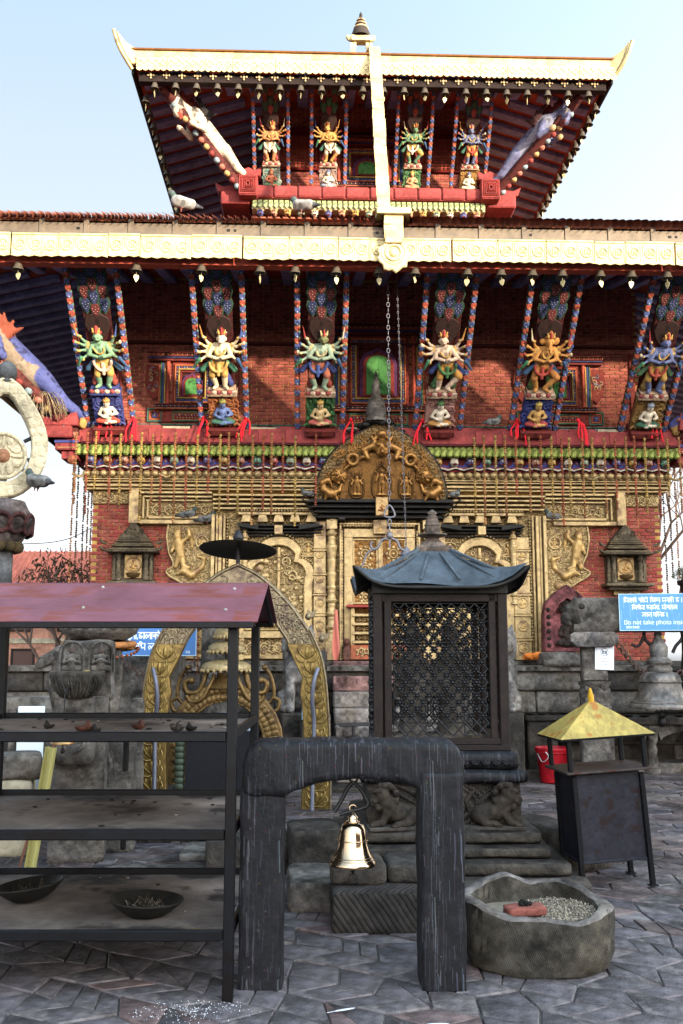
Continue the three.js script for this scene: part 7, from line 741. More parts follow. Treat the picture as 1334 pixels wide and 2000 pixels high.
{ // kneeling guardian lions on the stair cheeks
  const lion = (s) => { const c = '#ffffff', p = [{ e: [0, 0.14, -0.12, 0.17, 0.16, 0.2], c }, [0, 0.2, -0.1, 0, 0.55, 0.06, 0.17, 0.16, c], { e: [0, 0.52, 0.1, 0.17, 0.2, 0.14], c }, { e: [0, 0.84, 0.12, 0.17, 0.17, 0.17], c }, { e: [0, 0.78, 0.27, 0.1, 0.09, 0.09], c }, [-0.06, 0.82, 0.34, 0.06, 0.82, 0.34, 0.03, 0.03, c], [0, 0.69, 0.26, 0, 0.68, 0.33, 0.06, 0.04, c], { e: [-0.07, 0.92, 0.26, 0.035, 0.03, 0.03], c }, { e: [0.07, 0.92, 0.26, 0.035, 0.03, 0.03], c }, [-0.12, 0.98, 0.08, -0.16, 1.06, 0.06, 0.045, 0.02, c], [0.12, 0.98, 0.08, 0.16, 1.06, 0.06, 0.045, 0.02, c], [0, 0.98, 0.1, 0, 1.12, 0.04, 0.08, 0.03, c]]; for (const e of [-1, 1]) { p.push([e * 0.12, 0.5, 0.14, e * 0.12, 0.24, 0.22, 0.085, 0.06, c], [e * 0.12, 0.24, 0.22, e * 0.12, 0.05, 0.22, 0.06, 0.055, c], [e * 0.12, 0.04, 0.22, e * 0.12, 0.035, 0.32, 0.055, 0.045, c], [e * 0.17, 0.16, -0.1, e * 0.19, 0.14, 0.1, 0.11, 0.07, c], [e * 0.19, 0.05, 0.05, e * 0.19, 0.04, 0.2, 0.05, 0.045, c]); for (let k = 0; k < 7; k++) p.push({ e: [e * (0.15 + 0.02 * Math.sin(k)), 0.95 - k * 0.09, 0.06 - k * 0.012, 0.055, 0.055, 0.06], c }); } return sdf(p, 0.024, 0.03); };
  for (const s of [-1, 1]) { const t = thing('guardian_lion', s > 0 ? 'grey stone guardian lion behind the lattice shrine, right of the stair' : 'grey stone guardian lion left of the stair, behind the gilt arch', 'lion', s > 0 ? 1.36 : -1.18, 0.86, 2.15, s * -0.1); mb().add(lion()).build('lion_body', mat('guardian_stone' + (s > 0 ? '' : '_b'), '#85827e', { r: 0.85, map: 'stone', ms: 0.8, bump: 'rough', bs: 0.25, bk: 0.006 }), t); mb().bb(-0.24, 0.24, -0.86, 0, -0.35, 0.4, undefined, 0.02).build('lion_pedestal', M.stoneD, t); }
}
// ---------------------------------------------------------------- hand-lettered signs (stroke lettering)
const GLY = { 'ज': [0.85, [[0.8, 0], [0.8, 1]], [[0.8, 0.45], [0.45, 0.42], [0.3, 0.58], [0.36, 0.8], [0.2, 0.9], [0.05, 0.72]]], 'त': [0.7, [[0.62, 0], [0.62, 1]], [[0.62, 0.4], [0.3, 0.4], [0.1, 0.58], [0.2, 0.88]]], 'ल': [0.95, [[0.88, 0], [0.88, 1]], [[0.88, 0.3], [0.62, 0.35], [0.56, 0.68], [0.44, 0.8], [0.42, 0.5], [0.25, 0.3], [0.08, 0.5], [0.1, 0.8], [0.25, 0.9]]], 'क': [0.95, [[0.47, 0], [0.47, 1]], [[0.47, 0.42], [0.2, 0.3], [0.06, 0.5], [0.2, 0.7], [0.47, 0.56]], [[0.47, 0.45], [0.74, 0.3], [0.9, 0.5], [0.8, 0.8]]], 'म': [0.8, [[0.16, 0], [0.16, 0.66], [0.04, 0.76], [0.16, 0.86], [0.26, 0.7], [0.74, 0.66]], [[0.74, 0], [0.74, 1]]], 'थ': [0.9, [[0.82, 0], [0.82, 1]], [[0.22, 0.16], [0.1, 0.26], [0.22, 0.36], [0.32, 0.22], [0.22, 0.16]], [[0.22, 0.36], [0.42, 0.42], [0.2, 0.6], [0.42, 0.76], [0.82, 0.6]]], 'न': [0.7, [[0.64, 0], [0.64, 1]], [[0.64, 0.5], [0.22, 0.5], [0.1, 0.6], [0.2, 0.72], [0.3, 0.54]]], 'स': [0.82, [[0.2, 0], [0.36, 0.16], [0.22, 0.42], [0.04, 0.4]], [[0.2, 0.4], [0.48, 0.92]], [[0.32, 0.52], [0.76, 0.52]], [[0.76, 0], [0.76, 1]]], 'भ': [0.82, [[0.76, 0], [0.76, 1]], [[0.2, 0.08], [0.06, 0.16], [0.14, 0.3], [0.24, 0.14]], [[0.18, 0.3], [0.2, 0.68], [0.08, 0.78], [0.2, 0.9], [0.32, 0.74], [0.76, 0.68]]], 'र': [0.5, [[0.18, 0], [0.42, 0.16], [0.38, 0.42], [0.1, 0.46], [0.42, 0.95]]], 'त्र': [0.7, [[0.64, 0], [0.64, 1]], [[0.64, 0.4], [0.18, 0.4]], [[0.64, 0.46], [0.14, 0.86]]], 'फ': [0.9, [[0.12, 0], [0.12, 0.42], [0.3, 0.58], [0.52, 0.5]], [[0.52, 0], [0.52, 1]], [[0.52, 0.42], [0.74, 0.34], [0.86, 0.55], [0.74, 0.8]]], 'ट': [0.7, [[0.42, 0], [0.42, 0.16], [0.12, 0.3], [0.1, 0.7], [0.4, 0.92], [0.66, 0.74]]], 'ख': [0.95, [[0.16, 0], [0.36, 0.16], [0.3, 0.42], [0.08, 0.46], [0.34, 0.92], [0.52, 0.76]], [[0.86, 0], [0.86, 1]], [[0.86, 0.42], [0.64, 0.34], [0.5, 0.55], [0.66, 0.72], [0.86, 0.6]]], 'च': [0.8, [[0.74, 0], [0.74, 1]], [[0.08, 0.3], [0.74, 0.3]], [[0.2, 0.3], [0.2, 0.62], [0.46, 0.76], [0.74, 0.6]]], 'ह': [0.62, [[0.4, 0], [0.4, 0.16], [0.1, 0.24], [0.36, 0.4], [0.52, 0.34], [0.28, 0.5], [0.14, 0.66], [0.42, 0.76], [0.3, 1]]], 'छ': [0.75, [[0.5, 0], [0.5, 0.18], [0.15, 0.24], [0.1, 0.5], [0.36, 0.54], [0.14, 0.66], [0.2, 0.88], [0.52, 0.88], [0.64, 0.62], [0.46, 0.5], [0.36, 0.66]]], 'य': [0.75, [[0.1, 0], [0.22, 0.16], [0.26, 0.36], [0.1, 0.42], [0.16, 0.66], [0.4, 0.72], [0.68, 0.52]], [[0.68, 0], [0.68, 1]]], 'ब': [0.75, [[0.68, 0], [0.68, 1]], [[0.68, 0.42], [0.36, 0.3], [0.1, 0.5], [0.32, 0.7], [0.68, 0.56]], [[0.24, 0.38], [0.5, 0.62]]], 'इ': [0.6, [[0.4, 0], [0.4, 0.16], [0.15, 0.26], [0.4, 0.4], [0.5, 0.55], [0.2, 0.6], [0.34, 0.76], [0.5, 1]]], 'ग': [0.65, [[0.18, 0], [0.18, 0.6], [0.06, 0.7], [0.18, 0.76]], [[0.58, 0], [0.58, 1]]], 'द': [0.6, [[0.42, 0], [0.42, 0.16], [0.1, 0.3], [0.16, 0.62], [0.42, 0.56], [0.44, 0.72], [0.58, 0.95]]], 'ण': [0.85, [[0.12, 0], [0.12, 0.5], [0.3, 0.66], [0.46, 0.5], [0.46, 0]], [[0.46, 0.5], [0.46, 0.6]], [[0.8, 0], [0.8, 1]]], 'ा': [0.28, [[0.14, 0], [0.14, 1]]], 'ी': [0.28, [[0.14, 1], [0.14, 0], [-0.04, -0.3], [-0.34, -0.3], [-0.44, -0.1]]], 'ि': [0.28, [[0.14, 1], [0.14, 0], [0.3, -0.3], [0.55, -0.3], [0.66, -0.06]]], 'ो': [0.28, [[0.14, 1], [0.14, 0], [-0.1, -0.32]]], '।': [0.3, [[0.14, 0], [0.14, 1]]], ',': [0.25, [[0.12, 0.85], [0.08, 1.05]]], '.': [0.25, [[0.1, 0.9], [0.12, 0.98]]], 'त्त': [0.75, [[0.66, 0], [0.66, 1]], [[0.66, 0.34], [0.12, 0.34]], [[0.66, 0.52], [0.36, 0.52], [0.14, 0.66], [0.22, 0.9]]], 'च्न': [1.1, [[0.05, 0.3], [0.5, 0.3]], [[0.15, 0.3], [0.15, 0.6], [0.36, 0.74], [0.55, 0.5], [1.02, 0.5]], [[1.02, 0], [1.02, 1]]], 'क्य': [1.15, [[0.34, 0], [0.34, 1]], [[0.34, 0.42], [0.14, 0.32], [0.04, 0.5], [0.14, 0.68], [0.34, 0.56]], [[0.34, 0.45], [0.55, 0.4], [0.6, 0.68], [0.82, 0.7], [1.06, 0.5]], [[1.06, 0], [1.06, 1]]], ' ': [0.45] };
const MARK = { 'े': [[-0.1, 0], [-0.36, -0.32]], 'ु': [[-0.1, 1], [-0.28, 1.12], [-0.12, 1.3], [0.06, 1.14]] };
function deva(x, str, X, Y, h, w, color, top = true) { // list of clusters
  x.strokeStyle = color; x.lineWidth = w; x.lineCap = x.lineJoin = 'round'; let cx = X, runStart = cx; const flush = (e) => { if (top && e > runStart) { x.beginPath(); x.moveTo(runStart, Y); x.lineTo(e, Y); x.stroke(); } };
  for (const c of str) { if (MARK[c]) { x.beginPath(); MARK[c].forEach(([a, b], i) => (i ? x.lineTo(cx + a * h, Y + b * h) : x.moveTo(cx + a * h, Y + b * h))); x.stroke(); continue; } const g = GLY[c]; if (!g) continue; if (c === ' ' || c === ',' || c === '.' || c === '।') flush(cx); for (const s of g.slice(1)) { x.beginPath(); x.moveTo(cx + s[0][0] * h, Y + s[0][1] * h); if (s.length === 2) x.lineTo(cx + s[1][0] * h, Y + s[1][1] * h); else { for (let i = 1; i < s.length - 1; i++) { const m = i < s.length - 2 ? [(s[i][0] + s[i + 1][0]) / 2, (s[i][1] + s[i + 1][1]) / 2] : s[i + 1]; x.quadraticCurveTo(cx + s[i][0] * h, Y + s[i][1] * h, cx + m[0] * h, Y + m[1] * h); } } x.stroke(); } cx += g[0] * h; if (c === ' ' || c === ',' || c === '.' || c === '।') runStart = cx; } flush(cx); return cx;
}
function signTex(W, H, bg, draw) { const c = document.createElement('canvas'); c.width = W; c.height = H; const x = c.getContext('2d'); x.fillStyle = bg; x.fillRect(0, 0, W, H); draw(x, W, H); const t = new THREE.CanvasTexture(c); t.colorSpace = THREE.SRGBColorSpace; t.magFilter = THREE.LinearFilter; return t; }
function board(name, w, h, t, parent, p, r) { const m = new THREE.MeshStandardMaterial({ map: t, roughness: 0.55 }); m.name = name + '_print'; const pl = new THREE.PlaneGeometry(w, h); const o = mesh(name, pl, m, parent, p, r); return o; }
{
  const s = thing('notice_board', 'blue board with white hand-painted Nepali lettering hung behind the gilt arch', 'sign', -2.7, 1.7, 3.62, 0.13);
  mb().bb(-0.41, 0.41, -0.16, 0.16, -0.02, 0).build('board', mat('sign_back', '#8aa6c4', { r: 0.6 }), s);
  board('board_face', 0.81, 0.31, signTex(620, 238, '#3f74b4', (x, W, H) => { x.strokeStyle = '#c8d8e8'; x.lineWidth = 5; x.strokeRect(3, 3, W - 6, H - 6); deva(x, ['ज', 'ु', 'त्त', 'ा', ',', 'छ', 'ा', 'ल', 'ा', 'क', 'ो', ' ', 'स'], 26, 44, 52, 8, '#f2f4f6'); deva(x, ['म', 'ा', 'ि', 'थ', ' ', 'ल', 'ा', 'न', ' ', 'म'], 78, 136, 52, 8, '#f2f4f6'); deva(x, ['ब', '.', 'स', '.'], 530, 198, 20, 3, '#d8e2ec'); }), s, [0, 0, 0.004]);
  const ch = mb(); for (const e of [-1, 1]) for (let k = 0; k < 9; k++) ch.tor(0.032, 0.009, e * (0.41 + 0.0) + (e < 0 ? 0.035 * k : -0.02 * k), -0.19 - 0.035 * k + 0.0015 * k * k, 0.01, undefined, [0, k % 2 ? 1.5 : 0, -e * 0.6], 6.3, 9, 5, [1, 0.7, 1]); ch.build('chain', mat('rusty_chain', '#4a3a34', { r: 0.8 }), s);
  const gz = mb(); for (const e of [-1, 1]) for (let k = 0; k < 22; k++) gz.sph(0.013, e * 0.425, 0.2 - k * 0.026, 0.01, k % 3 ? '#b06a2c' : '#8a4a24', undefined, 5); gz.build('sign_garland', M.paint, s);
}
{ // small enamel plate
  const s = thing('small_notice_plate', 'small worn blue plate with white lettering leaning by the stair', 'sign', -1.03, 0.95, 2.75, 0.05); mb().bb(-0.1, 0.1, -0.15, 0.15, -0.01, 0).build('plate', mats.sign_back, s); board('plate_face', 0.2, 0.3, signTex(128, 192, '#6f8398', (x) => { deva(x, ['ब', 'स'], 40, 50, 40, 6, '#eef2f4'); deva(x, ['म', 'े', 'ल', 'ा', 'इ'], 14, 128, 36, 6, '#eef2f4'); x.fillStyle = 'rgba(90,80,70,.35)'; for (let k = 0; k < 30; k++) x.fillRect(rnd(128), rnd(192), rnd(2, 10), rnd(1, 8)); }), s, [0, 0, 0.004]);
  mb().bb(-0.12, 0.12, -0.95, -0.16, -0.2, -0.02, undefined, 0.02).build('plate_stone', M.stoneD, s);
}
{ // stone bell frame at the right with the great bell
  const t = thing('stone_gate', 'tall grey stone frame with lion-headed lintel at the right', 'gate', 2.42, 0, 2.62, -0.2);
  mb().bb(-0.19, 0.19, 0, 0.62, -0.19, 0.19, undefined, 0.02).bb(-0.17, 0.17, 0.62, 0.9, -0.17, 0.17, undefined, 0.03).lathe([[0.2, 0], [0.2, 0.04], [0.175, 0.06], [0.19, 0.1], [0.2, 0.18], [0.19, 0.25], [0.17, 0.28], [0.2, 0.3], [0.2, 0.34]], 0, 0.9, 0, undefined, 8, [0, 0.39, 0]).bb(-0.15, 0.15, 1.24, 1.66, -0.15, 0.15, undefined, 0.02).build('pillar', M.stone, t);
  const sh = mb(); for (let k = 0; k < 14; k++) sh.sph(0.03, rnd(-0.13, 0.13), rnd(1.02, 1.2), 0.17, undefined, [1, 1.2, 0.4], 6); sh.build('pillar_carving', M.stone, t);
  mb().ext([[-0.2, 0], [0.2, 0], [0.27, 0.06], [0.27, 0.13], [0.22, 0.16], [-0.22, 0.16], [-0.27, 0.13], [-0.27, 0.06]], 0.44, 0, 1.66, -0.22, undefined, undefined, 0.012).build('capital', M.stoneB2 = mat('spattered_stone', '#7a7672', { r: 0.9, map: 'stone', ms: 0.6, bump: 'rough', bs: 0.3, bk: 0.008 }), t);
  mb().add(rock(2.4, 0.42, 0.36, { n: 24, r: 0.025, amp: 0.006 }), [0.96, 2.04, 0]).build('lintel', M.stone, t);
  mb().add(sdf([{ e: [-0.24, 2.06, 0.06, 0.12, 0.13, 0.13], c: '#fff' }, { e: [-0.32, 2.0, 0.14, 0.07, 0.07, 0.07], c: '#fff' }, [-0.22, 2.18, 0.1, -0.2, 2.25, 0.08, 0.04, 0.02, '#fff'], { e: [-0.3, 2.1, 0.16, 0.03, 0.03, 0.03], c: '#fff' }, { e: [-0.22, 2.1, 0.18, 0.03, 0.03, 0.03], c: '#fff' }, [-0.36, 1.95, 0.16, -0.28, 1.92, 0.16, 0.03, 0.03, '#fff'], { e: [-0.2, 1.98, 0.16, 0.05, 0.06, 0.05], c: '#fff' }, { e: [-0.13, 2.14, 0.14, 0.05, 0.05, 0.06], c: '#fff' }, { e: [-0.14, 1.94, 0.12, 0.05, 0.05, 0.06], c: '#fff' }], 0.018, 0.02)).build('lion_head', M.stoneD, t);
  mb().bb(1.7, 2.1, 0, 1.84, -0.19, 0.19, undefined, 0.02).build('pillar', M.stone, t);
  const hk = mb(); for (const e of [-1, 1]) hk.tube([[0.82 + e * 0.2, 1.9, 0.05], [0.82 + e * 0.22, 1.76, 0.05], [0.82 + e * 0.14, 1.66, 0.05], [0.82 + e * 0.1, 1.58, 0.05]], 0.022, undefined, 12, 6).tube([[0.82 + e * 0.22, 1.8, 0.08], [0.82 + e * 0.3, 1.66, 0.08], [0.82 + e * 0.38, 1.68, 0.08]], 0.018, undefined, 10, 5); hk.build('hook', M.iron, t);
  for (const e of [-1, 1]) { const c = mb(); for (let k = 0; k < 16; k++) { const q = k / 15, x = e < 0 ? lerp(0.3, 0.66, q) : lerp(0.98, 1.5, q), y = e < 0 ? 1.66 - 0.34 * Math.sin(q * PI / 2) : 1.34 + 0.3 * q * q; c.tor(0.034, 0.013, x, y, 0.1, undefined, [0, k % 2 ? 1.5 : 0.1, e < 0 ? -0.7 : 0.6], 6.3, 9, 5, [1.1, 0.8, 1]); } c.build('chain', mats.rusty_chain, t); }
  const b = thing('great_bell', 'large dark bronze bell hung from the stone frame at the right', 'bell', 3.14, 0.93, 2.86);
  mb().lathe([[0.37, 0], [0.38, 0.03], [0.36, 0.055], [0.31, 0.1], [0.27, 0.17], [0.245, 0.24], [0.235, 0.3], [0.24, 0.31], [0.235, 0.36], [0.2, 0.41], [0.14, 0.43], [0, 0.44]], 0, 0, 0, undefined, 40).build('bell_body', mat('old_bronze', '#75706a', { r: 0.5, m: 0.35, map: 'stone', ms: 0.7, bump: 'rough', bs: 0.2, bk: 0.004 }), b); mb().tor(0.345, 0.012, 0, 0.07, 0, undefined, [PI / 2, 0, 0], 6.3, 40, 6).tor(0.24, 0.012, 0, 0.31, 0, undefined, [PI / 2, 0, 0], 6.3, 36, 6).lathe([[0.14, 0.42], [0.15, 0.46], [0.12, 0.5], [0.15, 0.52], [0.15, 0.56], [0.1, 0.6], [0.11, 0.72], [0.06, 0.8], [0.04, 0.84], [0.05, 0.88], [0, 0.92]], 0, 0, 0, undefined, 16).build('bell_crown', mats.old_bronze, b); mb().rod([0, 0.1, 0], [0, -0.16, 0], 0.012, 0.012).sph(0.05, 0, -0.16, 0, undefined, [1, 1.3, 1]).build('clapper', M.iron, b);
  const sg = thing('warning_board', 'blue board with Nepali and English lettering fixed to the right stone lintel', 'sign', 3.13, 2.06, 3.02, -0.2); mb().bb(-0.48, 0.48, -0.22, 0.22, -0.02, 0).build('board', mats.sign_back, sg);
  board('board_face', 0.96, 0.44, signTex(768, 352, '#4a86c0', (x, W, H) => { x.strokeStyle = '#a8c4dc'; x.lineWidth = 6; x.strokeRect(3, 3, W - 6, H - 6); const w = '#e8eef2'; deva(x, ['ि', 'भ', 'त्र', 'क', 'ो', ' ', 'फ', 'ो', 'ट', 'ो', ' ', 'ि', 'ख', 'च्न', ' ', 'म', 'न', 'ा', 'ह', 'ी', ' ', 'छ', ' ', '।'], 46, 42, 40, 6, w); deva(x, ['ि', 'ख', 'च', 'े', 'म', 'ा', ' ', 'क्य', 'ा', 'म', 'े', 'र', 'ा', '.', ' ', 'म', 'ो', 'ब', 'ा', 'इ', 'ल'], 120, 112, 38, 6, w); deva(x, ['ज', 'फ', 'त', ' ', 'ग', 'ि', 'र', 'न', 'े', 'छ', ' ', '।'], 210, 182, 36, 6, w); x.fillStyle = w; x.font = '54px sans-serif'; x.fillText('Do not take photo inside', 40, 292, 690); deva(x, ['म', 'ि', 'न', 'द', 'र', ' ', 'ि', 'भ', 'त्र', 'ब', 'ा', 'ट'], 60, 312, 18, 3, w); deva(x, ['ब', '.', 'स', '.', 'स'], 620, 312, 18, 3, w); for (let k = 0; k < 46; k++) { x.fillStyle = `rgba(225,228,226,${rnd(0.12, 0.45)})`; x.fillRect(rnd(W), rnd(H * 0.7), rnd(2, 5), rnd(20, 130)); } x.fillStyle = 'rgba(150,90,50,.4)'; for (let k = 0; k < 14; k++) x.fillRect(rnd(W), rnd(H), rnd(2, 5), rnd(8, 60)); }), sg, [0, 0, 0.004]);
  const pp = thing('paper_notice', 'white paper notice against cameras pasted on the right stone pillar', 'notice', 2.5, 1.53, 2.8, -0.2); board('paper', 0.22, 0.3, signTex(176, 240, '#d4d8e2', (x) => { x.strokeStyle = '#5a606e'; x.lineWidth = 2; x.strokeRect(14, 14, 148, 212); x.lineWidth = 5; x.beginPath(); x.arc(88, 74, 34, 0, 7); x.stroke(); x.fillStyle = '#4a4f5c'; x.fillRect(66, 62, 44, 28); x.fillStyle = '#d4d8e2'; x.beginPath(); x.arc(88, 76, 9, 0, 7); x.fill(); x.strokeStyle = '#4a4f5c'; x.beginPath(); x.moveTo(64, 50); x.lineTo(112, 98); x.stroke(); x.fillStyle = '#5a606e'; x.font = '22px monospace'; x.textAlign = 'center'; x.fillText('NO', 88, 142); x.fillText('CAMERAS', 88, 170); x.fillText('ALLOWED', 88, 198); }), pp, [0, 0, 0.004], [0, 0, -0.04]);
}
{ // hooded red stele, cloths, garland, bucket, pot plant at the right
  const t = thing('hooded_stele', 'reddened stone stele with pointed hood behind the right pillar', 'stele', 2.62, 1.41, 0.72); const o = [[-0.34, 0.2], [-0.33, 0.7], [-0.3, 0.86], [-0.15, 1.02], [0, 1.12], [0.15, 1.02], [0.3, 0.86], [0.33, 0.7], [0.34, 0.2]], q = [[-0.22, 0.24], [-0.22, 0.7], [-0.12, 0.86], [0, 0.95], [0.12, 0.86], [0.22, 0.7], [0.22, 0.24]];
  M.redStone = mat('vermilion_stone', '#7d4a4c', { r: 0.9, map: 'stone', ms: 0.6, bump: 'rough', bs: 0.3, bk: 0.008 }); mb().ext(o, 0.16, 0, 0, -0.12, undefined, undefined, 0.015, [q]).bb(-0.3, 0.3, 0.2, 0.9, -0.14, -0.06).build('stele_frame', M.redStone, t); const cv = mb().add(seatG, [0, 0.25, -0.05], undefined, [0.34, 0.5, 0.2], '#8a7a76'); for (let k = 0; k < 30; k++) cv.tor(rnd(0.02, 0.04), 0.012, rnd(-0.14, 0.14), rnd(0.75, 0.95), 0.0, '#8a807a', [0, 0, rnd(6)], 4.6, 8, 5); for (let k = 0; k < 6; k++) for (const e of [-1, 1]) cv.sph(0.035, e * 0.28, 0.28 + k * 0.1, 0.05, '#8a7a76', undefined, 6); cv.build('stele_carving', M.stone, t); rk(0.9, 0.2, 0.6, 0, 0.08, 0.05, { n: 12, r: 0.03 }).build('stele_base', M.stone, t);
  const c = mb(); for (let k = 0; k < 5; k++) c.add(rock(0.16, 0.07, 0.1, { n: 8, r: 0.03, amp: 0.02, sd: k, fq: 14 }), [k * 0.04 - 0.08, 0.04 + (k % 2) * 0.03, rnd(-0.04, 0.04)], [0, k, 0.2]); tag(c.build('orange_cloth', mat('orange_cloth', '#b8672a', { r: 0.9 }), null, [2.12, 1.48, 0.7]), 'crumpled orange cloth lying below the right gilded wing', 'cloth');
  const gar = mb(); for (let k = 0; k <= 26; k++) { const a = PI + k / 26 * PI; gar.sph(0.022, Math.cos(a) * 0.11, Math.sin(a) * 0.24, 0.02 * Math.sin(k * 3), k % 2 ? '#c4482a' : '#b03a20', undefined, 6); } tag(gar.build('marigold_loop', M.paint, null, [1.66, 1.66, 0.72]), 'orange marigold loop hung on a stone peg at the portal foot', 'garland');
  const pg = mb().add(rock(0.2, 0.3, 0.12, { n: 8, r: 0.05, amp: 0.01 }), [0, 0, -0.06]).lathe([[0.06, -0.06], [0.07, 0], [0.04, 0.08]], 0, 0, 0.04, undefined, 10); tag(pg.build('stone_peg', M.stoneD, null, [1.66, 1.6, 0.64]), 'dark stone peg at the foot of the right pilaster', 'peg');
  const bk = thing('red_bucket', 'red plastic bucket with wire handle beside the lamp bench', 'bucket', 1.93, 0.01, 2.42); mb().lathe([[0, 0.01], [0.15, 0.01], [0.155, 0.03], [0.2, 0.38], [0.215, 0.4], [0.218, 0.43], [0.205, 0.43], [0.19, 0.4], [0.15, 0.05], [0, 0.03]], 0, 0, 0, undefined, 30).tor(0.208, 0.008, 0, 0.375, 0, undefined, [PI / 2, 0, 0], 6.3, 30, 6).build('pail', mat('red_plastic', '#a81824', { r: 0.35, map: 'mottle', ms: 0.8 }), bk); mb().tube([[-0.2, 0.36, 0.06], [-0.16, 0.27, 0.16], [-0.1, 0.34, 0.2], [-0.13, 0.39, 0.18]], 0.006, undefined, 16, 5).build('handle', mat('wire', '#b8b8b8', { r: 0.4, m: 0.8 }), bk); mb().tube([[0.2, 0.38, 0], [0.215, 0.48, 0], [0.2, 0.54, 0.0]], 0.005, undefined, 8, 4).build('handle_end', mats.wire, bk);
  const pt = thing('potted_plant', 'leafy green plant in black pot at the right edge', 'plant', 4.22, 2.2, 1.3); mb().lathe([[0, 0], [0.12, 0], [0.17, 0.3], [0.2, 0.31], [0.205, 0.37], [0.18, 0.37], [0.17, 0.32], [0, 0.3]], 0, 0, 0, undefined, 24).build('pot', M.black, pt); const lv = mb(), lg = new THREE.SphereGeometry(1, 5, 3); for (let k = 0; k < 700; k++) { const a = rnd(6.3), e = rnd(0.1, 1.5), r = 0.24 * Math.cbrt(rnd(0.15, 1)); lv.add(lg, [Math.cos(a) * Math.cos(e) * r * 1.2, 0.38 + Math.sin(e) * r * 0.9, Math.sin(a) * Math.cos(e) * r * 1.2], [rnd(3), rnd(3), rnd(3)], [0.006, 0.022, 0.002], ['#4c5a3c', '#5f6b48', '#3c4a34', '#70775a'][(rnd() * 4) | 0]); } lv.build('foliage', M.paint, pt); const sm = mb(); for (let k = 0; k < 14; k++) { const a = rnd(6.3), e = rnd(0.4, 1.4); sm.rod([0, 0.3, 0], [Math.cos(a) * 0.22, 0.36 + Math.sin(e) * 0.2, Math.sin(a) * 0.22], 0.005, 0.003, '#4a3a2c', 4); } sm.build('stem', M.paint, pt);
  const pp = thing('stone_post', 'squared grey stone post under the potted plant', 'post', 4.24, 0, 1.3); rk(0.36, 2.2, 0.36, 0, 1.1, 0, { n: 18, r: 0.04 }).build('shaft', M.stone, pp);
}
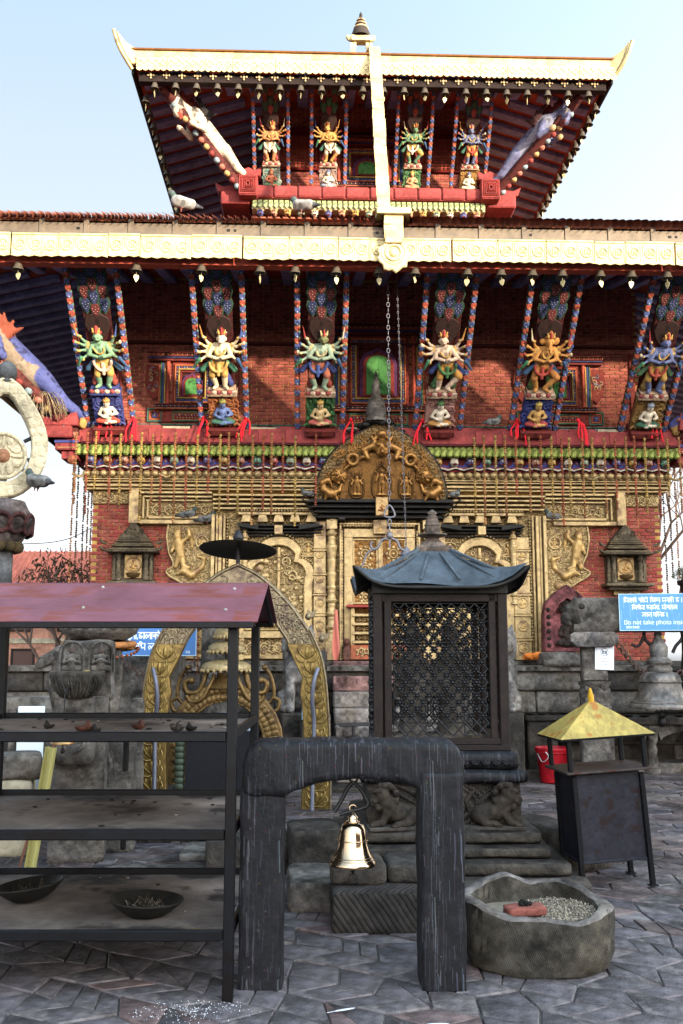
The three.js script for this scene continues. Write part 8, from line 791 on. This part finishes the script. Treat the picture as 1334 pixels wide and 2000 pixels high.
{ // left group: carved font stele, slabs, horse pillar, discus pillar
  const t = thing('font_stele', 'carved grey stone stele with two praying figures above a lotus basin', 'stele', -2.8, 0, 6.85, 0.12);
  rk(0.42, 1.24, 0.22, 0, 0.62, -0.08, { n: 18, r: 0.03, amp: 0.008 }).build('shaft', M.stone, t); rk(0.4, 0.46, 0.22, 0.03, 1.44, -0.12, { n: 14, r: 0.035, amp: 0.01, fq: 8 }).build('head_block', M.stone, t);
  const nf = mb(); for (const e of [-1, 1]) { const x = e * 0.11 + 0.03, c = '#ffffff'; nf.tor(0.088, 0.01, x, 1.565, -0.01, undefined, undefined, PI, 14, 6).bar([x - 0.09, 1.42, -0.01], [x - 0.09, 1.565, -0.01], 0.02, 0.02).bar([x + 0.09, 1.42, -0.01], [x + 0.09, 1.565, -0.01], 0.02, 0.02).add(sdf([[x - 0.055, 1.45, 0.0, x + 0.055, 1.45, 0.0, 0.024, 0.024, c], [x, 1.46, 0.0, x, 1.53, 0.0, 0.034, 0.036, c], [x - 0.045, 1.54, 0.0, x + 0.045, 1.54, 0.0, 0.015, 0.015, c], [x - 0.05, 1.54, 0.0, x - 0.062, 1.495, 0.015, 0.012, 0.011, c], [x - 0.062, 1.495, 0.015, x - 0.004, 1.515, 0.04, 0.011, 0.01, c], [x + 0.05, 1.54, 0.0, x + 0.062, 1.495, 0.015, 0.012, 0.011, c], [x + 0.062, 1.495, 0.015, x + 0.004, 1.515, 0.04, 0.011, 0.01, c], { e: [x, 1.59, 0.005, 0.024, 0.03, 0.026], c: '#f0dcdc' }, [x, 1.615, 0, x, 1.64, 0, 0.014, 0.008, c]], 0.008, 0.006)); } nf.build('praying_figures', M.stone, t);
  const bs = mb().lathe([[0, -0.19], [0.09, -0.18], [0.16, -0.11], [0.2, -0.02], [0.205, 0.02], [0.19, 0.025], [0.16, -0.01], [0, -0.06]], -0.02, 1.41, 0.13, undefined, 32); for (let k = 0; k < 9; k++) { const a = (k + 0.5) / 9 * PI; bs.tube([[-0.02 + Math.cos(a - 0.16) * 0.2, 1.4, 0.13 + Math.sin(a - 0.16) * 0.2], [-0.02 + Math.cos(a - 0.1) * 0.165, 1.3, 0.13 + Math.sin(a - 0.1) * 0.165], [-0.02 + Math.cos(a) * 0.105, 1.24, 0.13 + Math.sin(a) * 0.105], [-0.02 + Math.cos(a + 0.1) * 0.165, 1.3, 0.13 + Math.sin(a + 0.1) * 0.165], [-0.02 + Math.cos(a + 0.16) * 0.2, 1.4, 0.13 + Math.sin(a + 0.16) * 0.2]], 0.008, undefined, 16, 5); } bs.build('lotus_basin', mat('wet_stone', '#57544e', { r: 0.55, map: 'stone', ms: 0.5, bump: 'rough', bs: 0.25, bk: 0.006 }), t); mb().bb(0.02, 0.06, 1.43, 1.436, 0.0, 0.05, '#b8a030').build('powder', M.paint, t);
  rk(0.28, 0.5, 0.18, -0.02, 1.0, 0.1, { n: 10, r: 0.03 }).tube([[-0.02, 0.84, 0.22], [0.05, 0.88, 0.26], [0.06, 0.93, 0.24], [0.03, 0.93, 0.2]], 0.016, undefined, 10, 5).build('basin_support', M.stone, t);
  const s2 = thing('cobra_slab', 'upright grey stone slab carved with a coiled cobra', 'slab', -2.6, 0, 6.4, 0.1); rk(0.32, 0.96, 0.18, 0, 0.48, 0, { n: 16, r: 0.03, amp: 0.008 }).build('slab', M.stone, s2); mb().tube([[-0.14, 0.3, 0.11], [-0.04, 0.33, 0.12], [0.03, 0.42, 0.12], [-0.06, 0.5, 0.12], [-0.12, 0.58, 0.12], [-0.04, 0.66, 0.13], [-0.06, 0.76, 0.13], [-0.11, 0.82, 0.14]], 0.024, undefined, 30, 6).sph(0.05, -0.11, 0.82, 0.12, undefined, [1, 1.3, 0.6]).lathe([[0.1, 0], [0.1, 0.03], [0.06, 0.05]], -0.06, 0.24, 0.1, undefined, 12).build('cobra', M.stone, s2);
  const bl = thing('brass_hand_bell', 'small brass bell hanging before the font stele', 'bell', -2.82, 0.92, 7.28); mb().lathe([[0.085, 0], [0.088, 0.01], [0.07, 0.03], [0.055, 0.06], [0.05, 0.1], [0.04, 0.13], [0.02, 0.15], [0.03, 0.16], [0.01, 0.18], [0, 0.19]], 0, 0, 0, undefined, 24).build('bell_body', M.brassO = mat('aged_brass', '#8a6a44', { r: 0.3, m: 0.85 }), bl); mb().rod([0, 0.02, 0], [0, -0.05, 0], 0.006, 0.006).sph(0.018, 0, -0.05, 0).build('clapper', M.iron, bl); mb().rod([0, 0.18, 0], [0, 0.36, 0], 0.005, 0.005).tube([[0, 0.36, 0], [0.0, 0.39, -0.06], [0.03, 0.39, -0.26]], 0.008, undefined, 8, 5).build('hanger', M.iron, bl);
  const wb = thing('white_board', 'blank white board standing left of the font stele', 'board', -3.42, 0, 5.95, 0.1); mb().bb(-0.11, 0.11, 0.35, 1.12, -0.02, 0.01).bb(-0.11, 0.11, 0.62, 0.64, 0.01, 0.014, '#b0b4b8').build('panel', mat('white_board', '#c4ccd2', { r: 0.5 }), wb); mb().bb(-0.18, -0.12, 0, 1.1, -0.04, 0.02).build('board_post', M.stone, wb);
  const yb = thing('yellow_banner', 'yellow cloth banner with red lettering leaning on the stele', 'banner', -3.02, 0, 7.12, 0.25); const bt = signTex(96, 480, '#948c54', (x) => { x.save(); x.translate(20, 330); x.rotate(0.1); deva(x, ['ग', 'ण', 'ी'], 0, 0, 32, 6, '#a83020'); x.restore(); x.fillStyle = 'rgba(120,110,40,.25)'; for (let k = 0; k < 40; k++) x.fillRect(rnd(96), rnd(480), rnd(1, 4), rnd(20, 90)); }); { const g = new THREE.PlaneGeometry(0.085, 0.85, 8, 20), P = g.attributes.position; for (let i = 0; i < P.count; i++) P.setZ(i, 0.025 * Math.sin(P.getX(i) * 90) + 0.012 * Math.sin(P.getY(i) * 9)); g.computeVertexNormals(); const m = new THREE.MeshStandardMaterial({ map: bt, roughness: 0.9, side: THREE.DoubleSide }); m.name = 'banner_cloth'; mesh('cloth', g, m, yb, [0.02, 0.46, 0], [0, 0, -0.13]); } mb().rod([-0.12, 0, 0.02], [0.12, 1.0, -0.05], 0.01, 0.01, '#7a4a38', 6).build('pole', M.paint, yb);
  const hp = thing('horse_pillar', 'grey stone pillar with horse head bracket and lotus capital', 'pillar', -3.22, 0, 4.75, 0.2); rk(0.52, 1.62, 0.4, 0.06, 0.81, 0, { n: 18, r: 0.03 }).build('shaft', M.stone, hp); mb().add(sdf([[-0.2, 0.95, 0, -0.28, 1.3, 0.02, 0.1, 0.1, '#fff'], [-0.28, 1.3, 0.02, -0.2, 1.56, 0.04, 0.1, 0.09, '#fff'], [-0.2, 1.6, 0.04, -0.4, 1.5, 0.08, 0.085, 0.055, '#fff'], [-0.4, 1.5, 0.08, -0.45, 1.46, 0.08, 0.055, 0.045, '#fff'], [-0.2, 1.66, 0.08, -0.17, 1.74, 0.08, 0.03, 0.012, '#fff'], { e: [-0.3, 1.58, 0.13, 0.022, 0.022, 0.02], c: '#fff' }, { e: [-0.24, 1.2, 0.08, 0.1, 0.12, 0.08], c: '#fff' }, [-0.2, 0.9, 0.02, -0.22, 0.78, 0.02, 0.07, 0.05, '#fff']], 0.02, 0.03)).build('horse_head', M.stone, hp); const lc = mb().lathe([[0.26, 0], [0.36, 0.06], [0.38, 0.14], [0.34, 0.18], [0.3, 0.24], [0, 0.25]], 0.1, 1.7, 0, undefined, 24); for (let k = 0; k < 18; k++) { const a = k / 18 * 6.283; lc.tor(0.06, 0.02, 0.1 + Math.cos(a) * 0.36, 1.8, Math.sin(a) * 0.36, undefined, [0, PI / 2 - a, 0], PI, 8, 5); } lc.build('lotus_capital', M.stone, hp);
  const sc = mb().tor(0.32, 0.05, 0.1, 1.66, 0.02, '#b8742c', [PI / 2 + 0.06, 0, 0], 6.3, 26, 6, [1, 0.8, 0.7]).tor(0.31, 0.03, 0.1, 1.62, 0.03, '#c8862c', [PI / 2 - 0.08, 0, 0], 6.3, 24, 6, [1, 0.8, 0.7]); for (let k = 0; k < 40; k++) { const a = k / 40 * 6.283; sc.sph(0.018, 0.1 + Math.cos(a) * 0.38, 1.62 - 0.1 * Math.max(0, Math.sin(a)), Math.sin(a) * 0.3, '#8a4a28', undefined, 5); } sc.build('sash', M.paint, hp).userData.label = 'orange cloth sash with beads';
  const dp = thing('discus_pillar', 'tall stone pillar with lotus capital bearing a gilded discus', 'pillar', -3.93, 0, 5.45, 0.35); dp.scale.set(0.92, 0.97, 0.92); M.pillarG = mat('pillar_stone', '#5c5f60', { r: 0.7, map: 'stone', ms: 0.8, bump: 'rough', bs: 0.4, bk: 0.006 }); mb().lathe([[0.18, 0], [0.16, 0.6], [0.145, 2.6]], 0, 0, 0, undefined, 12).build('shaft', M.pillarG, dp); const cp = mb().lathe([[0.16, 2.6], [0.22, 2.66], [0.28, 2.76], [0.33, 2.84], [0.34, 2.9], [0.28, 2.98], [0.24, 3.06], [0, 3.08]], 0, 0, 0, '#b8b0b0', 28); for (let k = 0; k < 12; k++) { const a = k / 12 * 6.283; cp.tor(0.09, 0.025, Math.cos(a) * 0.31, 2.83, Math.sin(a) * 0.31, '#a06a6a', [0.4, PI / 2 - a, 0], 6.3, 14, 5).sph(0.06, Math.cos(a) * 0.19, 2.62, Math.sin(a) * 0.19, '#9a8a60', undefined, 8); } cp.build('lotus_capital', mat('capital_stone', '#8a8480', { r: 0.9, map: 'stone', ms: 0.6, bump: 'rough', bs: 0.3, bk: 0.01 }), dp);
  M.discus = mat('pale_gilt_stone', '#d6c6a4', { r: 0.6, m: 0.1, map: 'mottle', ms: 0.7, bump: 'repousse', bs: 0.9, bk: 0.008 }); const ov = (w, h, y) => { const o = []; for (let k = 0; k < 30; k++) { const a = k / 30 * 2 * PI; const tip = Math.pow(Math.max(0, Math.sin(a)), 6) * 0.16; o.push([Math.cos(a) * w, y + Math.sin(a) * h + tip]); } return o; };
  mb().ext(ov(0.42, 0.5, 3.6), 0.12, 0, 0, -0.06, undefined, undefined, 0.015, [ov(0.29, 0.37, 3.6)]).build('flame_ring', M.discus, dp); const wh = mb().add(new THREE.CylinderGeometry(0.22, 0.22, 0.08, 30), [0, 3.5, 0], [PI / 2, 0, 0]).tor(0.215, 0.02, 0, 3.5, 0.04, undefined, undefined, 6.3, 30, 6).sph(0.07, 0, 3.5, 0.04, '#b88a7a', [1, 1, 0.4], 12); for (let k = 0; k < 12; k++) { const a = k / 12 * 6.283; wh.sph(0.05, Math.cos(a) * 0.14, 3.5 + Math.sin(a) * 0.14, 0.042, undefined, [Math.abs(Math.cos(a)) * 0.9 + 0.4, Math.abs(Math.sin(a)) * 0.9 + 0.4, 0.3], 8); } wh.build('wheel', M.discus, dp); mb().bb(-0.05, 0.05, 3.06, 3.3, -0.03, 0.03).sph(0.1, 0, 4.34, 0, undefined, [1, 1.1, 1], 14).lathe([[0.06, 0], [0.09, 0.04], [0.05, 0.09]], 0, 4.2, 0, undefined, 12).tube([[0.2, 3.36, 0], [0.27, 3.42, 0], [0.25, 3.5, 0]], 0.02, undefined, 10, 5).tube([[0.2, 3.66, 0], [0.28, 3.72, 0], [0.24, 3.82, 0]], 0.02, undefined, 10, 5).build('discus_mount', M.pillarG, dp);
  { const o = mesh('pigeon', pigeonG(0), M.paint, null, [-3.58, 3.06, 5.5], [0, 2.6, 0]); o.scale.setScalar(1.05); tag(o, 'grey pigeon on the lotus capital of the discus pillar', 'pigeon'); }
  const gs = mb(); for (let k = 0; k < 60; k++) { const a = rnd(-0.4, 1.2), L = rnd(0.25, 0.5); gs.tube([[0, 0, 0], [Math.sin(a) * L * 0.4, 0.12, rnd(-0.05, 0.05)], [Math.sin(a) * L * 0.8, 0.02 - rnd(0.12), rnd(-0.1, 0.1)], [Math.sin(a) * L, -0.3 * rnd(0.4, 1), rnd(-0.1, 0.1)]], 0.0035, k % 3 ? '#a89678' : '#8a7a5c', 8, 3); } tag(gs.build('dry_grass', M.paint, null, [-4.9, 5.15, 0.9]), 'tuft of dry hanging grass below the blue corner beast', 'grass');
}
{ // loose stones of the court
  const S = (name, label, cat, x, z, w, h, d, ry, m = M.stoneD, y = 0) => { const t = thing(name, label, cat, x, y, z, ry); rk(w, h, d, 0, h / 2, 0, { n: 14, r: 0.035, amp: 0.009, sd: x * 3 + z, fq: 4 }).build('stone', m, t); return t; };
  S('stone_block', 'big tool-marked dark stone block seen through the bell frame', 'block', -0.62, 8.62, 0.62, 0.24, 0.4, 0.0, M.tooled);
  S('kerb_stone', 'dark kerb stone resting on the tool-marked block, left one', 'block', -0.78, 8.5, 0.32, 0.13, 0.36, 0.03, M.stoneD, 0.24); S('kerb_stone', 'dark kerb stone resting on the tool-marked block, right one', 'block', -0.43, 8.48, 0.34, 0.12, 0.36, -0.02, M.stoneD, 0.24);
  S('step_stone', 'flat grey step stone left of tool-marked block', 'block', -1.02, 8.1, 0.32, 0.2, 0.5, 0.04, M.stone); S('round_edged_block', 'round-edged dark block behind the bell frame opening', 'block', -1.02, 7.3, 0.36, 0.36, 0.5, 0.1); S('low_slab', 'long dark low block behind the left frame post', 'block', -1.5, 7.0, 0.6, 0.26, 0.7, 0.06);
  S('leaning_stone', 'dark wedge stone between shrine base and incense stand', 'block', 0.78, 6.9, 0.42, 0.3, 0.9, 0.5); S('court_slab', 'pale flat stone slab behind the rack', 'slab', -2.05, 7.35, 0.9, 0.06, 0.5, 0.05, M.stone); S('drain_cover', 'blue grey carved stone cover behind the rack', 'slab', -1.65, 6.6, 0.75, 0.08, 0.5, 0.0, M.stone); S('dark_block', 'dark weathered block below the cobra slab', 'block', -2.2, 5.9, 0.6, 0.35, 0.4, 0.1);
  S('altar_block', 'grey stone block with vermilion top beside the font stele', 'block', -2.93, 5.3, 0.44, 1.0, 0.4, 0.1, M.stone); S('small_linga', 'rounded stone with red stain by the left gilt leg', 'stone', -2.7, 4.9, 0.14, 1.15, 0.14, 0, M.stone);
  for (let k = 0; k < 4; k++) S('parapet_stone', `rough grey parapet stone at left edge, ${ord(k)} from the ground`, 'block', -3.62 + (k % 2) * 0.05, 6.4, 0.72, 0.19, 0.5, 0.1 + k * 0.05, k % 2 ? M.stone : M.stoneP, k * 0.195);
  S('low_wall', 'low grey stone wall left of the horse pillar', 'wall', -4.6, 3.4, 2.4, 1.1, 0.4, 0.05, M.stone); S('upper_blocks', 'large grey stone blocks stacked behind the font stele', 'blocks', -2.95, 3.0, 0.9, 2.05, 0.5, 0.05, M.stone); S('sign_pier', 'squared stone pier right of the blue left sign', 'pier', -2.12, 2.75, 0.42, 2.05, 0.4, 0.02, M.stone);
  for (const [x, z, l] of [[-0.9, 10.02, 'white feather lying on paving before bell frame'], [-0.52, 10.2, 'small white feather on paving right of the bigger feather']]) { const m = mb().sph(0.05, 0, 0.004, 0, undefined, [1, 0.06, 0.16], 10).rod([-0.08, 0.003, 0], [0.04, 0.004, 0], 0.0012, 0.0012); const o = m.build('feather', mat('feather_white' + x, '#b8bcc8', { r: 0.8 }), null, [x, 0.028, z], [0, rnd(-0.3, 0.3), 0.05]); tag(o, l, 'feather'); }
  // red cloth hanging by the door
  const c = new THREE.PlaneGeometry(0.13, 0.72, 8, 16), P = c.attributes.position; for (let i = 0; i < P.count; i++) { const y = P.getY(i), w = 0.35 + 0.65 * (0.375 - y) / 0.75; P.setX(i, P.getX(i) * w * (y < -0.2 ? 1 - (-0.2 - y) * 3 : 1)); P.setZ(i, 0.02 * Math.sin(P.getX(i) * 70 + y * 6)); } c.computeVertexNormals(); const o = mesh('red_cloth', c, mat('faded_red_cloth', '#b5685a', { r: 0.95, vc: false }), null, [-0.66, 1.84, 0.45]); tag(o, 'faded red cloth hanging on the left door column', 'cloth');
}
// ---------------------------------------------------------------- beyond the court
{
  const hm = mat('pink_render', '#c08a74', { r: 0.9, map: 'mottle', ms: 1.4 }), rm = mat('red_sheet_roof', '#c8705a', { r: 0.6, map: 'mottle', ms: 2 }), wm = mat('brown_window', '#4a3630', { r: 0.7 });
  const h = thing('pink_house', 'pink brick house with brown shutters at the far left', 'house', -10.4, 0, -15); mb().bb(-3, 3.2, 0, 3.4, -4, 0).build('wall', hm, h); mb().bb(-3.05, 3.25, 1.9, 2.05, -4.05, 0.04).build('band', M.stoneP, h); for (const [x, y, w, hh] of [[0.9, 0.4, 0.6, 1.3], [2.1, 0.7, 0.55, 1.0], [0.8, 2.3, 0.55, 0.7], [2.2, 2.3, 0.55, 0.7], [-0.8, 0.5, 0.7, 1.3], [-0.8, 2.3, 0.6, 0.7]]) { const w1 = mb().bb(x - w / 2, x + w / 2, y, y + hh, -0.1, 0.03).build('window', wm, h); ring(mb(), x - w / 2 - 0.05, x + w / 2 + 0.05, y - 0.05, y + hh + 0.05, 0, 0.06, 0.06).build('window_frame', M.wood, w1); }
  const ribs = mb(); for (let k = 0; k < 40; k++) ribs.bar([-3.4 + k * 0.17, 3.3, 0.4], [-3.4 + k * 0.17, 4.9, -2.2], 0.05, 0.04); ribs.bar([0, 3.26, 0.38], [0, 4.87, -2.2], 7, 0.03).build('roof', rm, h);
  const h2 = thing('red_roofed_house', 'low house with smooth red sheet roof behind the bare shrub', 'house', -6.9, 0, -17); mb().bb(-2.5, 2.5, 0, 3.4, -4, 0).build('wall', hm, h2); const rf = mb().bar([0, 3.35, 0.5], [0, 4.85, -2.4], 6, 0.05); for (let k = 0; k < 9; k++) rf.bar([-2.9 + k * 0.72, 3.4, 0.5], [-2.9 + k * 0.72, 4.9, -2.4], 0.06, 0.06); rf.build('roof', rm, h2);
  function shrub(name, label, cat, x, y, z, H, R, n, leaf, depth = 4) { const t = thing(name, label, cat, x, y, z), tr = mb(), lf = mb(), lg = new THREE.SphereGeometry(1, 5, 3), tips = []; const grow = (p, d, L, r, k) => { const q = p.clone().add(d.clone().multiplyScalar(L)); tr.rod(p.toArray(), q.toArray(), r, r * 0.65, undefined, k > 2 ? 4 : 6); if (k >= depth) { tips.push(q); return; } const c = k < 1 ? 5 : 3; for (let i = 0; i < c; i++) grow(q, d.clone().add(V(rnd(-1, 1) * R, rnd(-0.2, 0.7), rnd(-1, 1) * R)).normalize(), L * rnd(0.6, 0.85), r * 0.6, k + 1); }; grow(V(0, 0, 0), V(0.05, 1, 0), H * 0.32, H * 0.018, 0); tr.build('trunk', mat('bark_' + name, '#5a4c46', { r: 0.95 }), t); for (const p of tips) for (let i = 0; i < n; i++) lf.add(lg, [p.x + rnd(-0.12, 0.12), p.y + rnd(-0.12, 0.12), p.z + rnd(-0.12, 0.12)], [rnd(3), rnd(3), rnd(3)], [0.02, 0.05, 0.006], leaf[(rnd() * leaf.length) | 0]); if (lf.l.length) lf.build('crown', M.paint, t); }
  shrub('bare_shrub', 'leafless twiggy shrub before the red roof', 'shrub', -5.6, 0, -3, 3.4, 0.9, 0, []); shrub('dusty_bush', 'dusty green bush at the left corner of the temple wall', 'bush', -4.95, 0.2, -2.4, 3.0, 0.75, 5, ['#4c4a3c', '#5c584a', '#6a5f50']); shrub('bare_tree', 'bare grey tree beyond the right corner of the temple', 'tree', 6.6, 0, -8, 6.4, 0.8, 0, [], 5);
  const w = mb().tube([[-9, 3.9, -6], [-6, 3.66, -4], [-4.3, 3.66, -1]], 0.008, undefined, 20, 4); tag(w.build('overhead_wire', M.iron, null), 'thin overhead wire crossing the sky at the left', 'wire');
  // houses across the court, behind the viewer: they shade the court from the low sun
  const row = (name, label, x0, x1, top, z) => { const g = thing(name, label, 'house', (x0 + x1) / 2, 0, z), W = (x1 - x0) / 2; mb().bb(-W, W, 0, top - 0.9, 0, 7).build('wall', mats.court_brick || mat('court_brick', '#8a5a48', { r: 0.95, map: 'mottle', ms: 1.5, bump: 'rough', bs: 0.6, bk: 0.01 }), g); mb().bar([0, top - 1.3, -0.9], [0, top, 3.2], W * 2 + 0.8, 0.15).bar([0, top - 1.3, 7.6], [0, top, 3.4], W * 2 + 0.8, 0.15).build('roof', M.tile, g); for (let x = -W + 1.2; x < W - 0.6; x += 2) for (let y = 1; y < top - 2.5; y += 3) mb().bb(x - 0.45, x + 0.45, y, y + 1.5, -0.06, 0.2).build('window', wm, g); };
  row('court_house', 'tall brick house across the court, to the right', 27.0, 44, 11.35, 30.4); row('court_house', 'lower brick house across the court, to the left', 9, 26.9, 10.0, 30.4);
}

// pieces that belong to a part become its sub-parts (their parents sit at the thing's own origin)
const under = { roof_screw: 'roof_sheet', bell_rings: 'bell_body', bell_crown: 'bell_body', hip_cap: 'tin_roof', roof_seam: 'tin_roof', roof_rim: 'tin_roof', roof_lining: 'tin_roof', knob: 'pyramid_roof', dado_carving: 'dado', petal_carving: 'base_cap', arch_rim: 'upper_arc', petal_relief: 'throne_arch', lion_head: 'lintel', pillar_carving: 'pillar', discus_mount: 'flame_ring', stele_carving: 'stele_frame', praying_figures: 'head_block', cobra: 'slab', band: 'wall', horse_head: 'shaft', shelf_litter: 'shelf', charcoal: 'brick', ash: 'bowl' };
for (const g of [...scene.children]) if (g.isGroup) for (const c of [...g.children]) { const to = under[c.name], q = to && g.children.find((o) => o.name === to); if (q && q.position.lengthSq() === 0 && q.rotation.x === 0 && q.rotation.y === 0 && q.rotation.z === 0) q.add(c); }

scene.traverse((o) => { if (o.isMesh) { o.castShadow = true; o.receiveShadow = true; } });
renderer.render(scene, camera);
